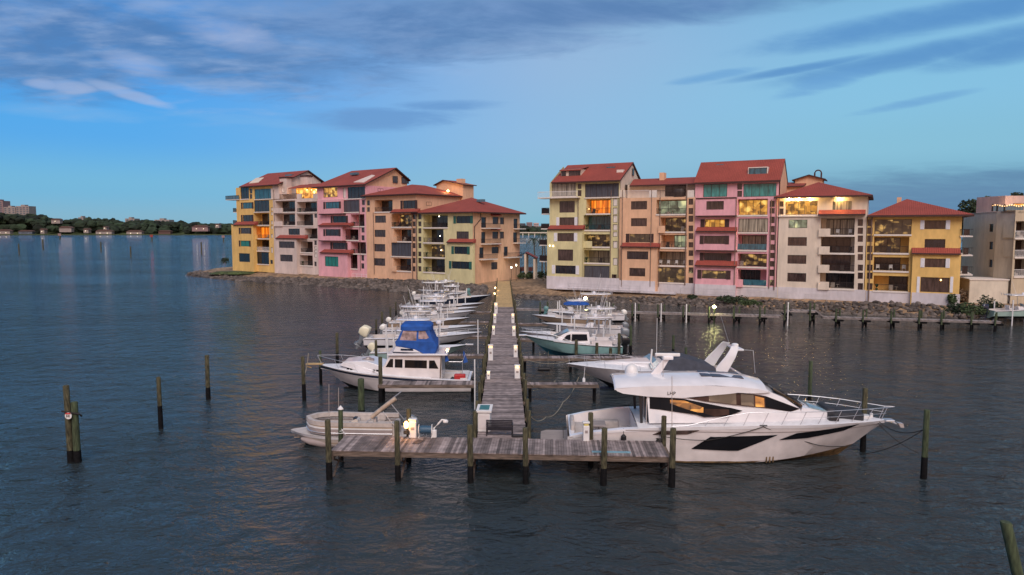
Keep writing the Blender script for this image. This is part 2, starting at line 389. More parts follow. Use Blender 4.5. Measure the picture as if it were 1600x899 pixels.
def resample(line, m):
    ds = alen(line); out = []
    for i in range(m):
        d = ds[-1]*i/(m-1)
        out.append(tuple(interp(ds, [p[k] for p in line], d) for k in range(3)))
    return out
NR = 160
W2 = resample(WLw, NR); T2 = []
dsW = alen(WLw)
for i in range(NR):
    d = dsW[-1]*i/(NR-1); T2.append(tuple(interp(dsW, [p[k] for p in TLw], d) for k in range(3)))
bank = MB()
rows = []
for k in range(7):
    t = k/6; rw = []
    for i in range(NR):
        a, b_ = W2[i], T2[i]
        z = -.6+(b_[2]+.6)*min(1, t*1.25)
        jit = R.uniform(-.12, .12) if 0 < k < 6 else 0
        rw.append((lerp(a[0], b_[0], t), lerp(a[1], b_[1], t), z+jit))
    rows.append(rw)
bank.loft([[r[i] for r in rows] for i in range(NR)], False)
tag(bank.build('shore_bank', 'sand'), None, None, None, 'structure')
land = MB()
bx = [P(1700, 487, GZ)]
back_pts = []
for i in range(0, NR, 4): back_pts.append(T2[i])
back_pts.append(T2[-1])
ring_front = [(p[0], p[1], p[2]) for p in back_pts]
inner = [(p[0]+.3, p[1]+1.5, p[2]+.15) for p in back_pts]
# back edge of the land, behind the buildings
def backof(p, k):
    return (p[0]+k*.55, p[1]+k*.83, p[2]+.1)
bk_line = [backof(p, 6 if i == 0 else 34 if p[0] < 45 else 60) for i, p in enumerate(back_pts)]
land.loft([ring_front, inner, bk_line, [(p[0]+2, p[1]+4, -1) for p in bk_line]], False)
tag(land.build('ground', 'sand'), None, None, None, 'structure')
def ground_z(x, y): return GZ
# ------------------------------------------------------------------ boulders of the two revetments
def rock_mesh(seed, rad=.55):
    import bmesh
    rr = random.Random(seed); bm = bmesh.new(); bmesh.ops.create_icosphere(bm, subdivisions=2, radius=1)
    sx, sy, sz = rr.uniform(.8, 1.3), rr.uniform(.7, 1.1), rr.uniform(.55, .85)
    pl = [(rr.gauss(0, 1), rr.gauss(0, 1), rr.gauss(0, 1)) for _ in range(9)]
    for v in bm.verts:
        c_ = v.co.copy(); 
        for q in pl:
            l = sqrt(sum(k*k for k in q)); n_ = [k/l for k in q]; d = c_[0]*n_[0]+c_[1]*n_[1]+c_[2]*n_[2]
            if d > .68:
                for k in range(3): c_[k] -= (d-.68)*n_[k]*.95
        v.co = (c_[0]*sx*rad, c_[1]*sy*rad, c_[2]*sz*rad)
    vs = [tuple(v.co) for v in bm.verts]; fs = [tuple(v.index for v in f.verts) for f in bm.faces]; bm.free(); return vs, fs
variants = [rock_mesh(i) for i in range(8)]
vmesh = []
for i, (vs, fs) in enumerate(variants):
    for wet in (0, 1):
        me = bpy.data.meshes.new('boulder'); me.from_pydata(vs, [], fs); me.materials.append(MATS['rock_wet' if wet else 'rock']); vmesh.append(me)
spots = []
dd = 0
tot = dsW[-1]
d = 0
while d < tot:
    a = tuple(interp(dsW, [p[k] for p in WLw], d) for k in range(3)); b_ = tuple(interp(dsW, [p[k] for p in TLw], d) for k in range(3))
    width = math.hypot(b_[0]-a[0], b_[1]-a[1])
    lf = a[0] < -4; n = max(4, int(min(width, 11 if lf else 5.6)/(.85 if lf else .62)))
    for k in range(n):
        t = (k+R.uniform(-.3, .3))/n*min(1, (11 if lf else 5.0)/max(width, .1)); t = max(-.03, t)
        x, y = lerp(a[0], b_[0], t), lerp(a[1], b_[1], t)
        z = -.5+(b_[2]+.5)*min(1, t*1.25)+R.uniform(-.05, .12)
        px_ = 800+1067*x/y
        spots.append((x+R.uniform(-.3, .3), y+R.uniform(-.2, .2), z, R.uniform(.7, 1.45)*(1.2 if k < 2 else .85)*(1.35 if lf else .92), R.randrange(8), R.uniform(0, 6.28), k, px_))
    d += R.uniform(.75, 1.05) if lf else R.uniform(.55, .8)
for i in range(70):
    t = i/70; a = P(295, 430.3, 0); x, y = a[0]+t*9+R.uniform(-.5, 2.2), a[1]+t*13+R.uniform(-.4, .4); z = R.uniform(-.1, .45)
    spots.append((x, y, z, R.uniform(.9, 1.6), R.randrange(8), R.uniform(0, 6.28), 1, 300))
spots = [s_ for s_ in spots if s_[7] < 1640 and not (775 < s_[7] < 800)]
key = sorted(spots, key=lambda s_: -(s_[3]/s_[1]))
big, rest = key[:296], key[296:]
for x, y, z, s_, vi, a, k, px_ in big:
    o = bpy.data.objects.new('boulder', vmesh[vi*2+(1 if k == 0 else 0)]); COL.objects.link(o)
    o.location = (x, y, z); o.rotation_euler = (R.uniform(-.4, .4), R.uniform(-.4, .4), a); o.scale = (s_, s_, s_)
    sd = px_ < 788
    if k == 0: lb = 'dark wet brown boulder at the waterline of the rock bank ' + ('left of the dock' if sd else 'right of the dock')
    else: lb = 'dry grey brown boulder up the slope of the rock bank ' + ('left of the dock' if sd else 'right of the dock')
    tag(o, lb, 'boulder', 'boulders of the rock bank ' + ('left of the dock' if sd else 'right of the dock'))
rb = MB()
for x, y, z, s_, vi, a, k, px_ in rest:
    vs, fs = variants[vi]; ca, sa = cos(a)*s_, sin(a)*s_
    rb.mi = 1 if k == 0 else 0
    rb.add([(x+v[0]*ca-v[1]*sa, y+v[0]*sa+v[1]*ca, z+v[2]*s_) for v in vs], fs)
tag(rb.build('riprap', ['rock', 'rock_wet']), 'mass of smaller brown stones filling the rock banks', 'rocks', None, 'stuff')
# ------------------------------------------------------------------ building materials
def stucco(name, c): mat(name, c, .9, var=.06, scale=2.2, bump=.01, bscale=20, var2=.12, scale2=.5, stretch=(1, 1, .35))
stucco('yellow', (.76, .50, .17)); stucco('white_wall', (.68, .56, .50)); stucco('pink', (.77, .40, .44)); stucco('peach', (.74, .46, .29))
stucco('pale_green', (.66, .60, .33)); stucco('cream', (.70, .60, .49)); stucco('plinth', (.62, .58, .60)); stucco('grey_wall', (.62, .56, .46)); stucco('tan_wall', (.54, .45, .32))
stucco('pinkgrey', (.55, .40, .36))
roofmat('tile', (.29, .058, .040))
mat('eave', (.06, .022, .018), .7, var=.1)
mat('trim', (.72, .66, .60), .7, var=.05)
mat('brown_frame', (.045, .026, .022), .5, var=.1)
mat('rail', (.03, .022, .022), .5, metal=.3, var=0)
mat('rail_white', (.75, .74, .74), .5, var=0)
mat('pipe', (.20, .13, .10), .6, var=.15)
mat('shutter_brown', (.06, .03, .025), .6, var=.1, scale=8)
mat('shutter_white', (.75, .75, .78), .6, var=.05)
mat('shutter_teal', (.03, .13, .10), .5, var=.1)
mat('screen_grey', (.075, .075, .09), .55, var=.25, scale=2.5, stretch=(4, 1, .3))
glassmat('glass_dark', (.035, .028, .03)); glassmat('glass_brown', (.07, .045, .04)); glassmat('glass_black', (.012, .016, .024))
glassmat('glass_teal', (.05, .26, .24), var=.35); glassmat('glass_blue', (.045, .13, .17), var=.35); glassmat('glass_curtain', (.34, .30, .23), streak=(3, 0, .2), var=.5, rough=.25)
glassmat('glass_rail', (.10, .16, .20), var=.2); glassmat('shutter_tealpanel', (.02, .20, .16), var=.2, rough=.4)
litmat('lit_warm', (.62, .27, .035), (1.0, .66, .16), (1.2, 1.2, 1.3), .78, .12)
litmat('lit_hot', (.8, .30, .04), (1.0, .62, .16), (1.2, 1.2, 1.4), 1.5, .25)
litmat('lit_dim', (.06, .036, .02), (.95, .55, .16), (1.1, 1.1, 1.5), .5, .25)
litmat('lit_pale', (.20, .23, .15), (.62, .60, .30), (.9, .9, .8), .9, .25)
litmat('lit_orange', (.75, .16, .01), (1.0, .42, .05), (2.2, 1, .15), 1.3, .4)
mat('lens', (1, .9, .7), emit=(1, .5, .12), estr=1.2, var=0); mat('bulb', (1, 1, 1), emit=(1, .56, .14), estr=4.5, var=0)
mat('bulb_white', (1, 1, 1), emit=(1, .85, .6), estr=8, var=0)
mat('interior', (.42, .33, .24), .9, var=.2, scale=1)
mat('furn_white', (.7, .7, .68), .6, var=0); mat('furn_teal', (.04, .3, .32), .6, var=0); mat('vinylish', (.35, .30, .25), .7, var=.1); mat('furn_dark', (.05, .035, .03), .6, var=.2); mat('potted', (.04, .09, .03), .8, var=.4, scale=8)
Z1 = (340, 240, 4.0875); Z2 = (560, 260, 4.496); Z3 = (830, 240, 3.746); Z4 = (1070, 240, 3.746); Z5 = (1300, 270, 3.457)
def Q(Z, x, y): return Z[0]+x/Z[2], Z[1]+y/Z[2]
def line_frame(pa, pb):
    a = P(*pa, GZ); b_ = P(*pb, GZ)
    return a, b_, atan2(b_[1]-a[1], b_[0]-a[0])
la, lb, LROT = line_frame((362, 420.5), (739, 443))
ra, rbb, RROT = line_frame((857, 448.5), (1500, 476.5))
LF = Frame(la[0], la[1], LROT); RF = Frame(ra[0], ra[1], RROT)

class Bld:
    def __init__(s, name, label, base, Z, x0, x1, wall, depth, group, cat='apartment building', plinth=None):
        s.Z = Z; s.base = base
        px, py = Q(Z, x0, 700); u0, _ = base.hit(px, py); px, py = Q(Z, x1, 700); u1, _ = base.hit(px, py)
        o = base.w(u0, 0)
        s.fr = Frame(o[0], o[1], base.r); s.W = u1-u0; s.D = depth; s.wall = wall
        s.e = thing(name, label, cat, (o[0], o[1], 0), base.r, group)
        s.wm = MB(); s.R = random.Random(hash(label) % 1000 if False else len(label)*7)
    def h(s, x, y, yl=0.0, Z=None):
        return s.fr.hit(*Q(Z or s.Z, x, y), yl)
    def rect(s, r, yl=0.0, Z=None):
        x0, y0, x1, y1 = r
        ym = (y0+y1)/2
        a = s.h(x0, ym, yl, Z)[0]; b_ = s.h(x1, ym, yl, Z)[0]
        xm = (x0+x1)/2
        return a, s.h(xm, y1, yl, Z)[1], b_, s.h(xm, y0, yl, Z)[1]   # u0,z0,u1,z1
    def panel(s, mb, u0, z0, u1, z1, holes, y, t=.22, axis='x'):
        """wall panel with rectangular holes and their reveals; axis x: facade at y; axis y: side wall at x=y"""
        us = sorted(set([u0, u1]+[max(u0, min(u1, v)) for h in holes for v in (h[0], h[2])]))
        zs = sorted(set([z0, z1]+[max(z0, min(z1, v)) for h in holes for v in (h[1], h[3])]))
        def pt(u, z, d): return (u, y+d, z) if axis == 'x' else (y-d, u, z)
        for i in range(len(us)-1):
            for j in range(len(zs)-1):
                cu, cz = (us[i]+us[i+1])/2, (zs[j]+zs[j+1])/2
                if us[i+1]-us[i] < 1e-4 or zs[j+1]-zs[j] < 1e-4: continue
                if any(h[0] < cu < h[2] and h[1] < cz < h[3] for h in holes): continue
                mb.quad(pt(us[i], zs[j], 0), pt(us[i+1], zs[j], 0), pt(us[i+1], zs[j+1], 0), pt(us[i], zs[j+1], 0))
        for h in holes:
            a, b0, c_, d_ = h
            mb.quad(pt(a, b0, 0), pt(c_, b0, 0), pt(c_, b0, t), pt(a, b0, t)); mb.quad(pt(a, d_, 0), pt(c_, d_, 0), pt(c_, d_, t), pt(a, d_, t))
            mb.quad(pt(a, b0, 0), pt(a, d_, 0), pt(a, d_, t), pt(a, b0, t)); mb.quad(pt(c_, b0, 0), pt(c_, d_, 0), pt(c_, d_, t), pt(c_, b0, t))
    def window(s, u0, z0, u1, z1, y, pane='glass_dark', n=3, rows=1, sh=None, axis='x', t=.13, name='window', frame='brown_frame', parent=None):
        f = MB(); k = .07
        def bx(a, b_, c_, d_, y0, y1, mb=f):
            if axis == 'x': mb.box(a, y+y0, b_, c_, y+y1, d_)
            else: mb.box(y-y0, a, b_, y-y1, c_, d_)
        bx(u0, z0, u1, z0+k, t-.03, t+.05); bx(u0, z1-k, u1, z1, t-.03, t+.05)
        bx(u0, z0+k, u0+k, z1-k, t-.03, t+.05); bx(u1-k, z0+k, u1, z1-k, t-.03, t+.05)
        for i in range(1, n):
            u = lerp(u0, u1, i/n); bx(u-.035, z0+k, u+.035, z1-k, t-.02, t+.04)
        for i in range(1, rows):
            z = lerp(z0, z1, i/rows); bx(u0+k, z-.025, u1-k, z+.025, t-.012, t+.035)
        fo = f.build(name, frame, parent or s.e)
        g = MB(); bx(u0+k*.5, z0+k*.5, u1-k*.5, z1-k*.5, t+.012, t+.03, g); g.build('pane', pane, fo)
        if sh:
            m_ = MB(); ww = min(.7, (u1-u0)*.2)
            for a, b_ in ((u0-ww-.02, u0-.02), (u1+.02, u1+ww+.02)):
                bx(a, z0-.03, b_, z1+.03, -.05, -.005, m_)
                nz = 10
                for q in range(nz):
                    zz_ = lerp(z0, z1, (q+.5)/nz); bx(a+.06, zz_-.03, b_-.06, zz_+.03, -.07, -.052, m_)
                m_.build('shutter', sh, fo); m_ = MB()
        return fo
    def loggia(s, u0, z0, u1, z1, y, back='glass_dark', depth=2.3, railing='dark', glazed=None, cover=.92, n=4, parapet=None, slab='trim', furn=None, wallm=None):
        m_ = MB(); x0, x1 = u0, u1; d = depth; e = .012
        m_.quad((x0, y+.22, z0), (x1, y+.22, z0), (x1, y+d, z0), (x0, y+d, z0)); m_.quad((x0, y+.22, z1), (x1, y+.22, z1), (x1, y+d, z1), (x0, y+d, z1))
        m_.quad((x0, y+.22, z0), (x0, y+d, z0), (x0, y+d, z1), (x0, y+.22, z1)); m_.quad((x1, y+.22, z0), (x1, y+d, z0), (x1, y+d, z1), (x1, y+.22, z1))
        m_.quad((x0, y+d, z0), (x1, y+d, z0), (x1, y+d, z1), (x0, y+d, z1))
        bo = m_.build('balcony', wallm or s.wall, s.e)
        w_ = u1-u0; a = x1-w_*cover if s.R.random() < .5 else x0+.1
        a = max(x0+.1, min(a, x1-w_*cover)); 
        s.window(a, z0+.02, min(a+w_*cover, x1-.1), z1-.15, y+d-.15, back, n, 1, t=.09, name='sliding_door', parent=bo)
        if slab:
            q = MB(); q.box(x0-.06, y-.14, z0-.24, x1+.06, y-.003, z0+.03); q.build('slab_edge', slab, bo)
        if glazed:
            s.window(x0+.02, z0+.03, x1-.02, z1-.02, y, glazed, n, 1, t=.06, name='glazing', parent=bo)
        if railing:
            r = MB(); yy = y+.05; hh_ = 1.05
            pa = x0
            if parapet:
                wp = w_*parapet; pw = MB(); pw.box(x0-.25, y-.35, z0-.25, x0+wp, y-.145, z0+hh_); pw.build('parapet', wallm or s.wall, bo); pa = x0+wp
            if railing == 'teal':
                r.box(pa, yy-.02, z0+.1, x1, yy+.02, z0+hh_)
                r.build('railing', 'glass_blue', bo)
            else:
                r.box(pa, yy-.03, z0+hh_-.06, x1, yy+.03, z0+hh_); r.box(pa, yy-.015, z0+.1, x1, yy+.015, z0+.14)
                k = max(2, int((x1-pa)/.16))
                for i in range(k+1):
                    u = lerp(pa, x1, i/k); u = min(max(u, pa+.02), x1-.02); r.box(u-.016, yy-.012, z0+.14, u+.016, yy+.012, z0+hh_-.06)
                r.build('railing', 'rail' if railing == 'dark' else 'rail_white', bo)
        if furn is None and railing and w_ > 1.6:
            q = MB(); c0 = s.R.uniform(x0+.5, x1-.9); q.rbox(c0-.3, y+.8, z0+.01, c0+.3, y+1.3, z0+.45, .05); q.rbox(c0-.3, y+1.25, z0+.45, c0+.3, y+1.35, z0+.95, .03)
            c1 = c0+.75; q.cyl(c1, y+1.0, z0+.01, z0+.6, .04, 6); q.rings([(z0+.6, c1, y+1.0, .28, .28), (z0+.64, c1, y+1.0, .28, .28)], 10); q.build('patio_set', s.R.choice(['furn_dark', 'furn_dark', 'vinylish']), bo)
            if s.R.random() < .55:
                q = MB(); c2 = x0+.45; q.rings([(z0+.01, c2, y+.6, .16, .16), (z0+.35, c2, y+.6, .2, .2)], 8)
                for k in range(14): a = k*2.4; q.add([(c2, y+.6, z0+.35), (c2+.28*cos(a), y+.6+.28*sin(a), z0+.8+.05*(k%5)), (c2+.18*cos(a+.4), y+.6+.18*sin(a+.4), z0+1.0+.05*(k%4))], [(0, 1, 2)])
                q.build('potted_plant', 'potted', bo)
        if furn:
            q = MB(); k = max(2, int(w_/1.3))
            for i in range(k):
                u = lerp(x0+.6, x1-.6, i/(k-1)); 
                q.box(u-.25, y+.9, z0+.38, u+.25, y+1.35, z0+.44); q.box(u-.25, y+1.35, z0+.4, u+.25, y+1.4, z0+.95)
                for sx in (-.22, .22):
                    for sy in (.93, 1.33): q.box(u+sx-.02, y+sy-.02, z0+.01, u+sx+.02, y+sy+.02, z0+.38)
            q.build('patio_chairs', furn, bo)
        return bo
    def facade(s, x0, y0, x1, y1, items, yl=0.0, base=False, depth=None, wall=None, side=True, top=True, Z=None, rside=True):
        """a block whose front face lies at local y=yl; coordinates read from the photograph"""
        u0, z0, u1, z1 = s.rect((x0, y0, x1, y1), yl, Z)
        if base: z0 = GZ-.3
        holes = []; todo = []
        for it in items:
            kind = it[0]; Zi = Z; 
            kw = dict(it[5]) if len(it) > 5 else {}
            if 'Z' in kw: Zi = kw.pop('Z')
            a, b_, c_, d_ = s.rect(it[1:5], yl, Zi)
            a = max(a, u0+.04); c_ = min(c_, u1-.04); b_ = max(b_, z0+.05); d_ = min(d_, z1-.05)
            if c_-a < .1 or d_-b_ < .1: continue
            holes.append((a, b_, c_, d_)); todo.append((kind, a, b_, c_, d_, kw))
        m_ = MB(); d = depth if depth is not None else s.D
        s.panel(m_, u0, z0, u1, z1, holes, yl)
        yb = yl+d
        if side:
            m_.quad((u0, yl, z0), (u0, yb, z0), (u0, yb, z1), (u0, yl, z1))
            if rside: m_.quad((u1, yl, z0), (u1, yb, z0), (u1, yb, z1), (u1, yl, z1))
        if depth is None: m_.quad((u0, yb, z0), (u1, yb, z0), (u1, yb, z1), (u0, yb, z1))
        if top: m_.quad((u0, yl, z1), (u1, yl, z1), (u1, yb, z1), (u0, yb, z1))
        if depth is not None: m_.quad((u0, yl, z0), (u1, yl, z0), (u1, yb, z0), (u0, yb, z0))
        m_.build('wall', wall or s.wall, s.e)
        for kind, a, b_, c_, d_, kw in todo:
            if kind == 'w': s.window(a, b_, c_, d_, yl, **kw)
            elif kind == 'b': s.loggia(a, b_, c_, d_, yl, **kw)
            elif kind == 'g':
                fo = s.window(a, b_, c_, d_, yl, kw.get('pane', 'glass_dark'), kw.get('n', 4), kw.get('rows', 1), name='glazing')
                if kw.get('slab', 1): 
                    q = MB(); q.box(a-.06, yl-.14, b_-.24, c_+.06, yl-.003, b_-.01); q.build('slab_edge', 'trim', fo)
            elif kind == 's':
                s.window(a, b_, c_, d_, yl, kw.get('pane', 'glass_brown'), 1, t=.12, name='vent_window')
        return u0, z0, u1, z1
    def pent(s, x0, y0, x1, y1, yl, out=1.0, Z=None):
        """red tiled lean-to roof; y0 top edge, y1 lower edge"""
        u0, z0, u1, z1 = s.rect((x0, y0, x1, y1), yl-out, Z)
        zt = z0+.15; q = MB()
        q.add([(u0, yl-out-.15, zt), (u1, yl-out-.15, zt), (u1, yl+.05, max(z1, zt+.5)), (u0, yl+.05, max(z1, zt+.5)),
               (u0, yl-out-.15, zt-.12), (u1, yl-out-.15, zt-.12), (u1, yl+.05, zt-.12), (u0, yl+.05, zt-.12)],
              [(0, 1, 2, 3), (0, 4, 5, 1), (0, 3, 7, 4), (1, 5, 6, 2), (4, 7, 6, 5)])
        q.build('pent_roof', 'tile', s.e)
        q = MB(); q.box(u0-.03, yl-out-.22, zt-.2, u1+.03, yl-out-.152, zt+.02); q.build('fascia', 'eave', s.e)
    def cbox(s, x0, y0, x1, y1, yl, d, m_, name, Z=None, parent=None):
        u0, z0, u1, z1 = s.rect((x0, y0, x1, y1), yl, Z)
        if name == 'plinth': z0 = GZ-.25
        q = MB(); q.box(u0, yl, z0, u1, yl+d, z1); return q.build(name, m_, parent or s.e)
    def pipe(s, x, y0, y1, yl=-.12, r=.07, Z=None, m_='pipe'):
        u, z1 = s.h(x, y0, yl, Z); _, z0 = s.h(x, y1, yl, Z); q = MB(); q.tube([(u, yl, max(z0, GZ)), (u, yl, z1)], r, 6); q.build('downpipe', m_, s.e)
    def roofpoly(s, faces, name='roof', t=.28, m_='tile'):
        """roof surfaces (lists of 3-D points) with a dark fascia thickness"""
        q = MB(); 
        for f in faces: q.add(f, [tuple(range(len(f)))])
        o = q.build(name, m_, s.e)
        q = MB()
        for f in faces: q.add([(p[0], p[1], p[2]-t) for p in f], [tuple(range(len(f)))])
        # fascia along outer edges
        cnt = {}
        K = lambda p: (round(p[0], 2), round(p[1], 2), round(p[2], 2))
        for f in faces:
            for a, b_ in zip(f, f[1:]+f[:1]):
                k = tuple(sorted((K(a), K(b_)))); cnt[k] = cnt.get(k, 0)+1
        for f in faces:
            for a, b_ in zip(f, f[1:]+f[:1]):
                if cnt[tuple(sorted((K(a), K(b_))))] == 1:
                    q.quad((a[0], a[1], a[2]-.004), (b_[0], b_[1], b_[2]-.004), (b_[0], b_[1], b_[2]-t), (a[0], a[1], a[2]-t))
        q.build('eaves', 'eave', o)
        return o
    def side_wall(s, x, pts, wall=None):
        q = MB(); q.add([(x, p[0], p[1]) for p in pts], [tuple(range(len(pts)))]); return q.build('gable_wall', wall or s.wall, s.e)
    def sidehit(s, px, py, xl):
        """ray against the side plane local x = xl -> (y, z)"""
        d = ray(px, py); f = s.fr; den = f.c*d[0]+f.s*d[1]; t = (xl+(f.c*f.o[0]+f.s*f.o[1]))/den
        X, Y, Z_ = d[0]*t, d[1]*t, CH+d[2]*t
        return (f.loc(X, Y)[1], Z_)
BR = 'shutter_brown'; SW = 'shutter_white'; ST = 'shutter_teal'
GL = 'buildings left of the dock'; GR = 'buildings right of the dock'
def niches(x0, x1, ys, **k): return [('s', x0, a, x1, b_, k) for a, b_ in ys]

# ================================================================== left group
# A yellow
A = Bld('apartment_building', 'deep yellow building with red tiled roof at the far left end of the point', LF, Z1, 100, 358, 'yellow', 13.8, GL)
A.facade(125, 212, 358, 750, [
 ('g', 147, 213, 200, 290, dict(n=3, pane='glass_dark')), ('s', 205, 225, 221, 256), ('s', 205, 260, 221, 290),
 ('g', 235, 226, 354, 290, dict(n=4, pane='glass_blue')),
 ('w', 160, 313, 220, 353, dict(sh=BR, pane='glass_blue')), ('g', 233, 300, 330, 372, dict(n=4)),
 ('w', 160, 393, 220, 436, dict(sh=BR)), ('b', 233, 382, 330, 457, dict(n=4, railing='dark')),
 ('b', 233, 468, 330, 543, dict(back='lit_orange', parapet=.25)), ('b', 233, 552, 330, 622, dict(back='glass_dark', railing='white')),
 ('g', 230, 630, 328, 706, dict(n=3, pane='glass_black')), ('s', 336, 680, 352, 706, dict(pane='glass_dark')),
 ('s', 340, 345, 352, 368, dict(pane='trim')), ('s', 340, 372, 352, 396, dict(pane='trim')), ('s', 340, 430, 352, 455, dict(pane='trim')), ('s', 340, 460, 352, 484, dict(pane='trim')),
 ('s', 340, 515, 352, 540, dict(pane='trim')), ('s', 340, 600, 352, 636, dict(pane='trim'))], base=True)
A.facade(92, 456, 229, 740, [('w', 146, 475, 206, 513, dict(sh=BR, pane='glass_brown')), ('w', 146, 557, 202, 594, dict(sh=BR, pane='shutter_tealpanel', n=2)), ('w', 136, 638, 206, 693, dict(pane='glass_black', n=2))], yl=-1.1, base=True, depth=1.1)
A.pent(100, 434, 233, 458, 0, 1.2)
# roof: hip at the left, gable at the right
eL = A.h(135, 196, -.8); eR = A.h(396, 212, -.8); rL = A.h(320, 121, 9.3); rR = A.h(592, 113, 9.3)
ez = (eL[1]+eR[1])/2; rz = (rL[1]+rR[1])/2; xg = A.h(390, 240, 0)[0]; wd_ = xg-.2
xl = eL[0]; A.roofpoly([[(xl, -.8, ez), (wd_+.9, -.8, ez), (wd_+.9, 9.3, rz), (rL[0], 9.3, rz)], [(xl, 14.6, ez+1.2), (xl, -.8, ez), (rL[0], 9.3, rz)], [(wd_+.9, 14.6, ez+1.5), (xl, 14.6, ez+1.2), (rL[0], 9.3, rz), (wd_+.9, 9.3, rz)]])
q = MB(); q.box(A.W-.3, .01, A.h(370, 291, 0)[1], xg, 13.7, ez-.1); q.build('upper_storey', 'white_wall', A.e)
A.side_wall(xg+.01, [(0, ez-1), (13.8, ez-1), (13.8, ez+1.4), (9.3, rz-.3), (.1, ez-.1)], 'white_wall')
q = MB(); a_ = A.sidehit(340+576/4.0875, 240+143/4.0875, xg); b2 = A.sidehit(340+596/4.0875, 240+180/4.0875, xg)
A.window(a_[0], b2[1], b2[0], a_[1], xg+.3, 'glass_dark', 1, axis='y', t=.1)
A.cbox(430, 134, 472, 146, 5.5, .8, 'glass_rail', 'skylight')
def roofpt(b, px, py, ez, rz, yr, y0=-.8):
    lo, hi = y0, yr; k = (rz-ez)/(yr-y0)
    f = lambda y: b.fr.hit(px, py, y)[1]-(ez+(y-y0)*k)
    for _ in range(40):
        m_ = (lo+hi)/2
        if f(m_) > 0: lo = m_
        else: hi = m_
    x, z = b.fr.hit(px, py, lo); return (x, lo, z)
def roofcut(b, pts, ez, rz, yr, m_, rise=.14, name='dormer_terrace'):
    q = MB(); P3 = [roofpt(b, px, py, ez, rz, yr) for px, py in pts]; q.slab([(x, y, z+rise) for x, y, z in P3], rise+.1); q.build(name, m_, b.e)
roofcut(A, [(389, 287), (400, 279), (412.6, 278.3), (404, 285.6)], ez, rz, 9.3, 'cream')
# side balconies on the left end
for (x0, y0, x1, y1) in ((57, 262, 142, 298), (105, 345, 122, 378), (105, 425, 122, 455)):
    u0, z0, u1, z1 = A.rect((x0, y0, x1, y1), 0); bo = MB(); bo.box(u0, -.3, z0, u1, 2.2, z0+.18); bo = bo.build('side_balcony', 'trim', A.e)
    q = MB(); q.box(u0, -.3, z0+.182, u1, -.26, z0+1.2); q.box(u0, -.26, z0+.182, u0+.04, 2.2, z0+1.2); q.build('railing', 'glass_rail', bo)
    q = MB()
    for i in range(5): xx = lerp(u0, u1-.05, i/4); q.box(xx, -.34, z0+.19, xx+.05, -.305, z0+1.25)
    q.box(u0, -.36, z0+1.2, u1, -.305, z0+1.26); q.build('railing_posts', 'rail', bo)
A.pipe(357, 230, 745)
# B white
B = Bld('apartment_building', 'cream white building with lit roof terrace between the yellow and pink ones', LF, Z1, 359.5, 640, 'white_wall', 13, GL)
B.facade(359.5, 290, 640, 768, [
 ('b', 368, 302, 495, 374, dict(railing='dark', parapet=.42)), ('b', 507, 308, 636, 374, dict(railing='dark')),
 ('b', 368, 385, 495, 459, dict(parapet=.4)), ('b', 507, 387, 610, 461, dict(back='glass_dark')),
 ('w', 452, 480, 525, 520, dict(pane='glass_dark')), ('b', 556, 478, 637, 545, dict(back='glass_dark')),
 ('b', 530, 562, 608, 632, dict(back='glass_brown')), ('b', 525, 650, 608, 716, dict(back='glass_brown')),
 ('s', 617, 385, 635, 411), ('s', 617, 557, 633, 585), ('s', 617, 691, 632, 720), ('s', 617, 595, 633, 612, dict(pane='trim')), ('s', 617, 616, 633, 634, dict(pane='trim')), ('s', 617, 640, 633, 664, dict(pane='trim'))], base=True)
B.facade(362, 543, 505, 760, [('w', 391, 562, 491, 604, dict(pane='glass_brown', n=4)), ('w', 399, 647, 479, 690, dict(pane='glass_brown', n=4))], yl=-1.1, base=True, depth=1.1)
B.pent(372, 521, 552, 545, 0, 1.2)
B.cbox(360, 255, 395, 291, -.02, .2, 'white_wall', 'parapet'); B.cbox(505, 258, 535, 291, -.02, .2, 'white_wall', 'parapet'); B.cbox(610, 256, 639, 291, -.02, .2, 'white_wall', 'parapet')
for a, b_ in ((396, 504), (536, 609)):
    u0, z0, u1, z1 = B.rect((a, 258, b_, 291), 0); r = MB(); r.box(u0, .02, z1-.06, u1, .08, z1)
    for i in range(int((u1-u0)/.2)+1): xx = u0+i*.2; r.box(xx, .03, z0, xx+.03, .07, z1-.06)
    r.build('terrace_railing', 'rail', B.e)
u0, z0, u1, z1 = B.rect((500, 217, 640, 290), 3.0)
B.window(u0, z0+.1, u1, z1, 3.0, 'lit_hot', 3, name='sunroom_glazing')
q = MB(); q.add([(u0-.8, 1.2, z1-.1), (u1+.2, 1.2, z1-.1), (u1+.2, 5.5, z1+1.1), (u0-.8, 5.5, z1+1.1), (u0-.8, 1.2, z1-.3), (u1+.2, 1.2, z1-.3)], [(0, 1, 2, 3), (0, 4, 5, 1)]); q.build('awning_roof', 'tile', B.e)
for x_ in (570, 600, 630):
    u, z = B.h(x_, 232, 2.4); q = MB(); q.rings([(z-.15, u, 2.4, .02, .02), (z, u, 2.4, .16, .16), (z+.15, u, 2.4, .02, .02)], 8); bo_ = q.build('lamp_globe', 'bulb', B.e)
u, z = B.h(575, 245, 2.2); lamp('terrace_lamp', B.e, (u, 2.0, z), (1, .6, .22), 140, .3)
for x0, y0, x1, y1, yl in ((397, 158, 440, 262, 1.0), (530, 148, 572, 205, 5.0)):
    co_ = B.cbox(x0, y0, x1, y1, yl, 1.6, 'white_wall', 'chimney')
    u0, z0, u1, z1 = B.rect((x0-3, y0-12, x1+3, y0), yl); q = MB(); q.box(u0, yl-.15, z0+.003, u1, yl+1.75, z0+.35); q.build('chimney_cap', 'eave', co_)
u, z = B.h(428, 232, 1.2); q = MB()
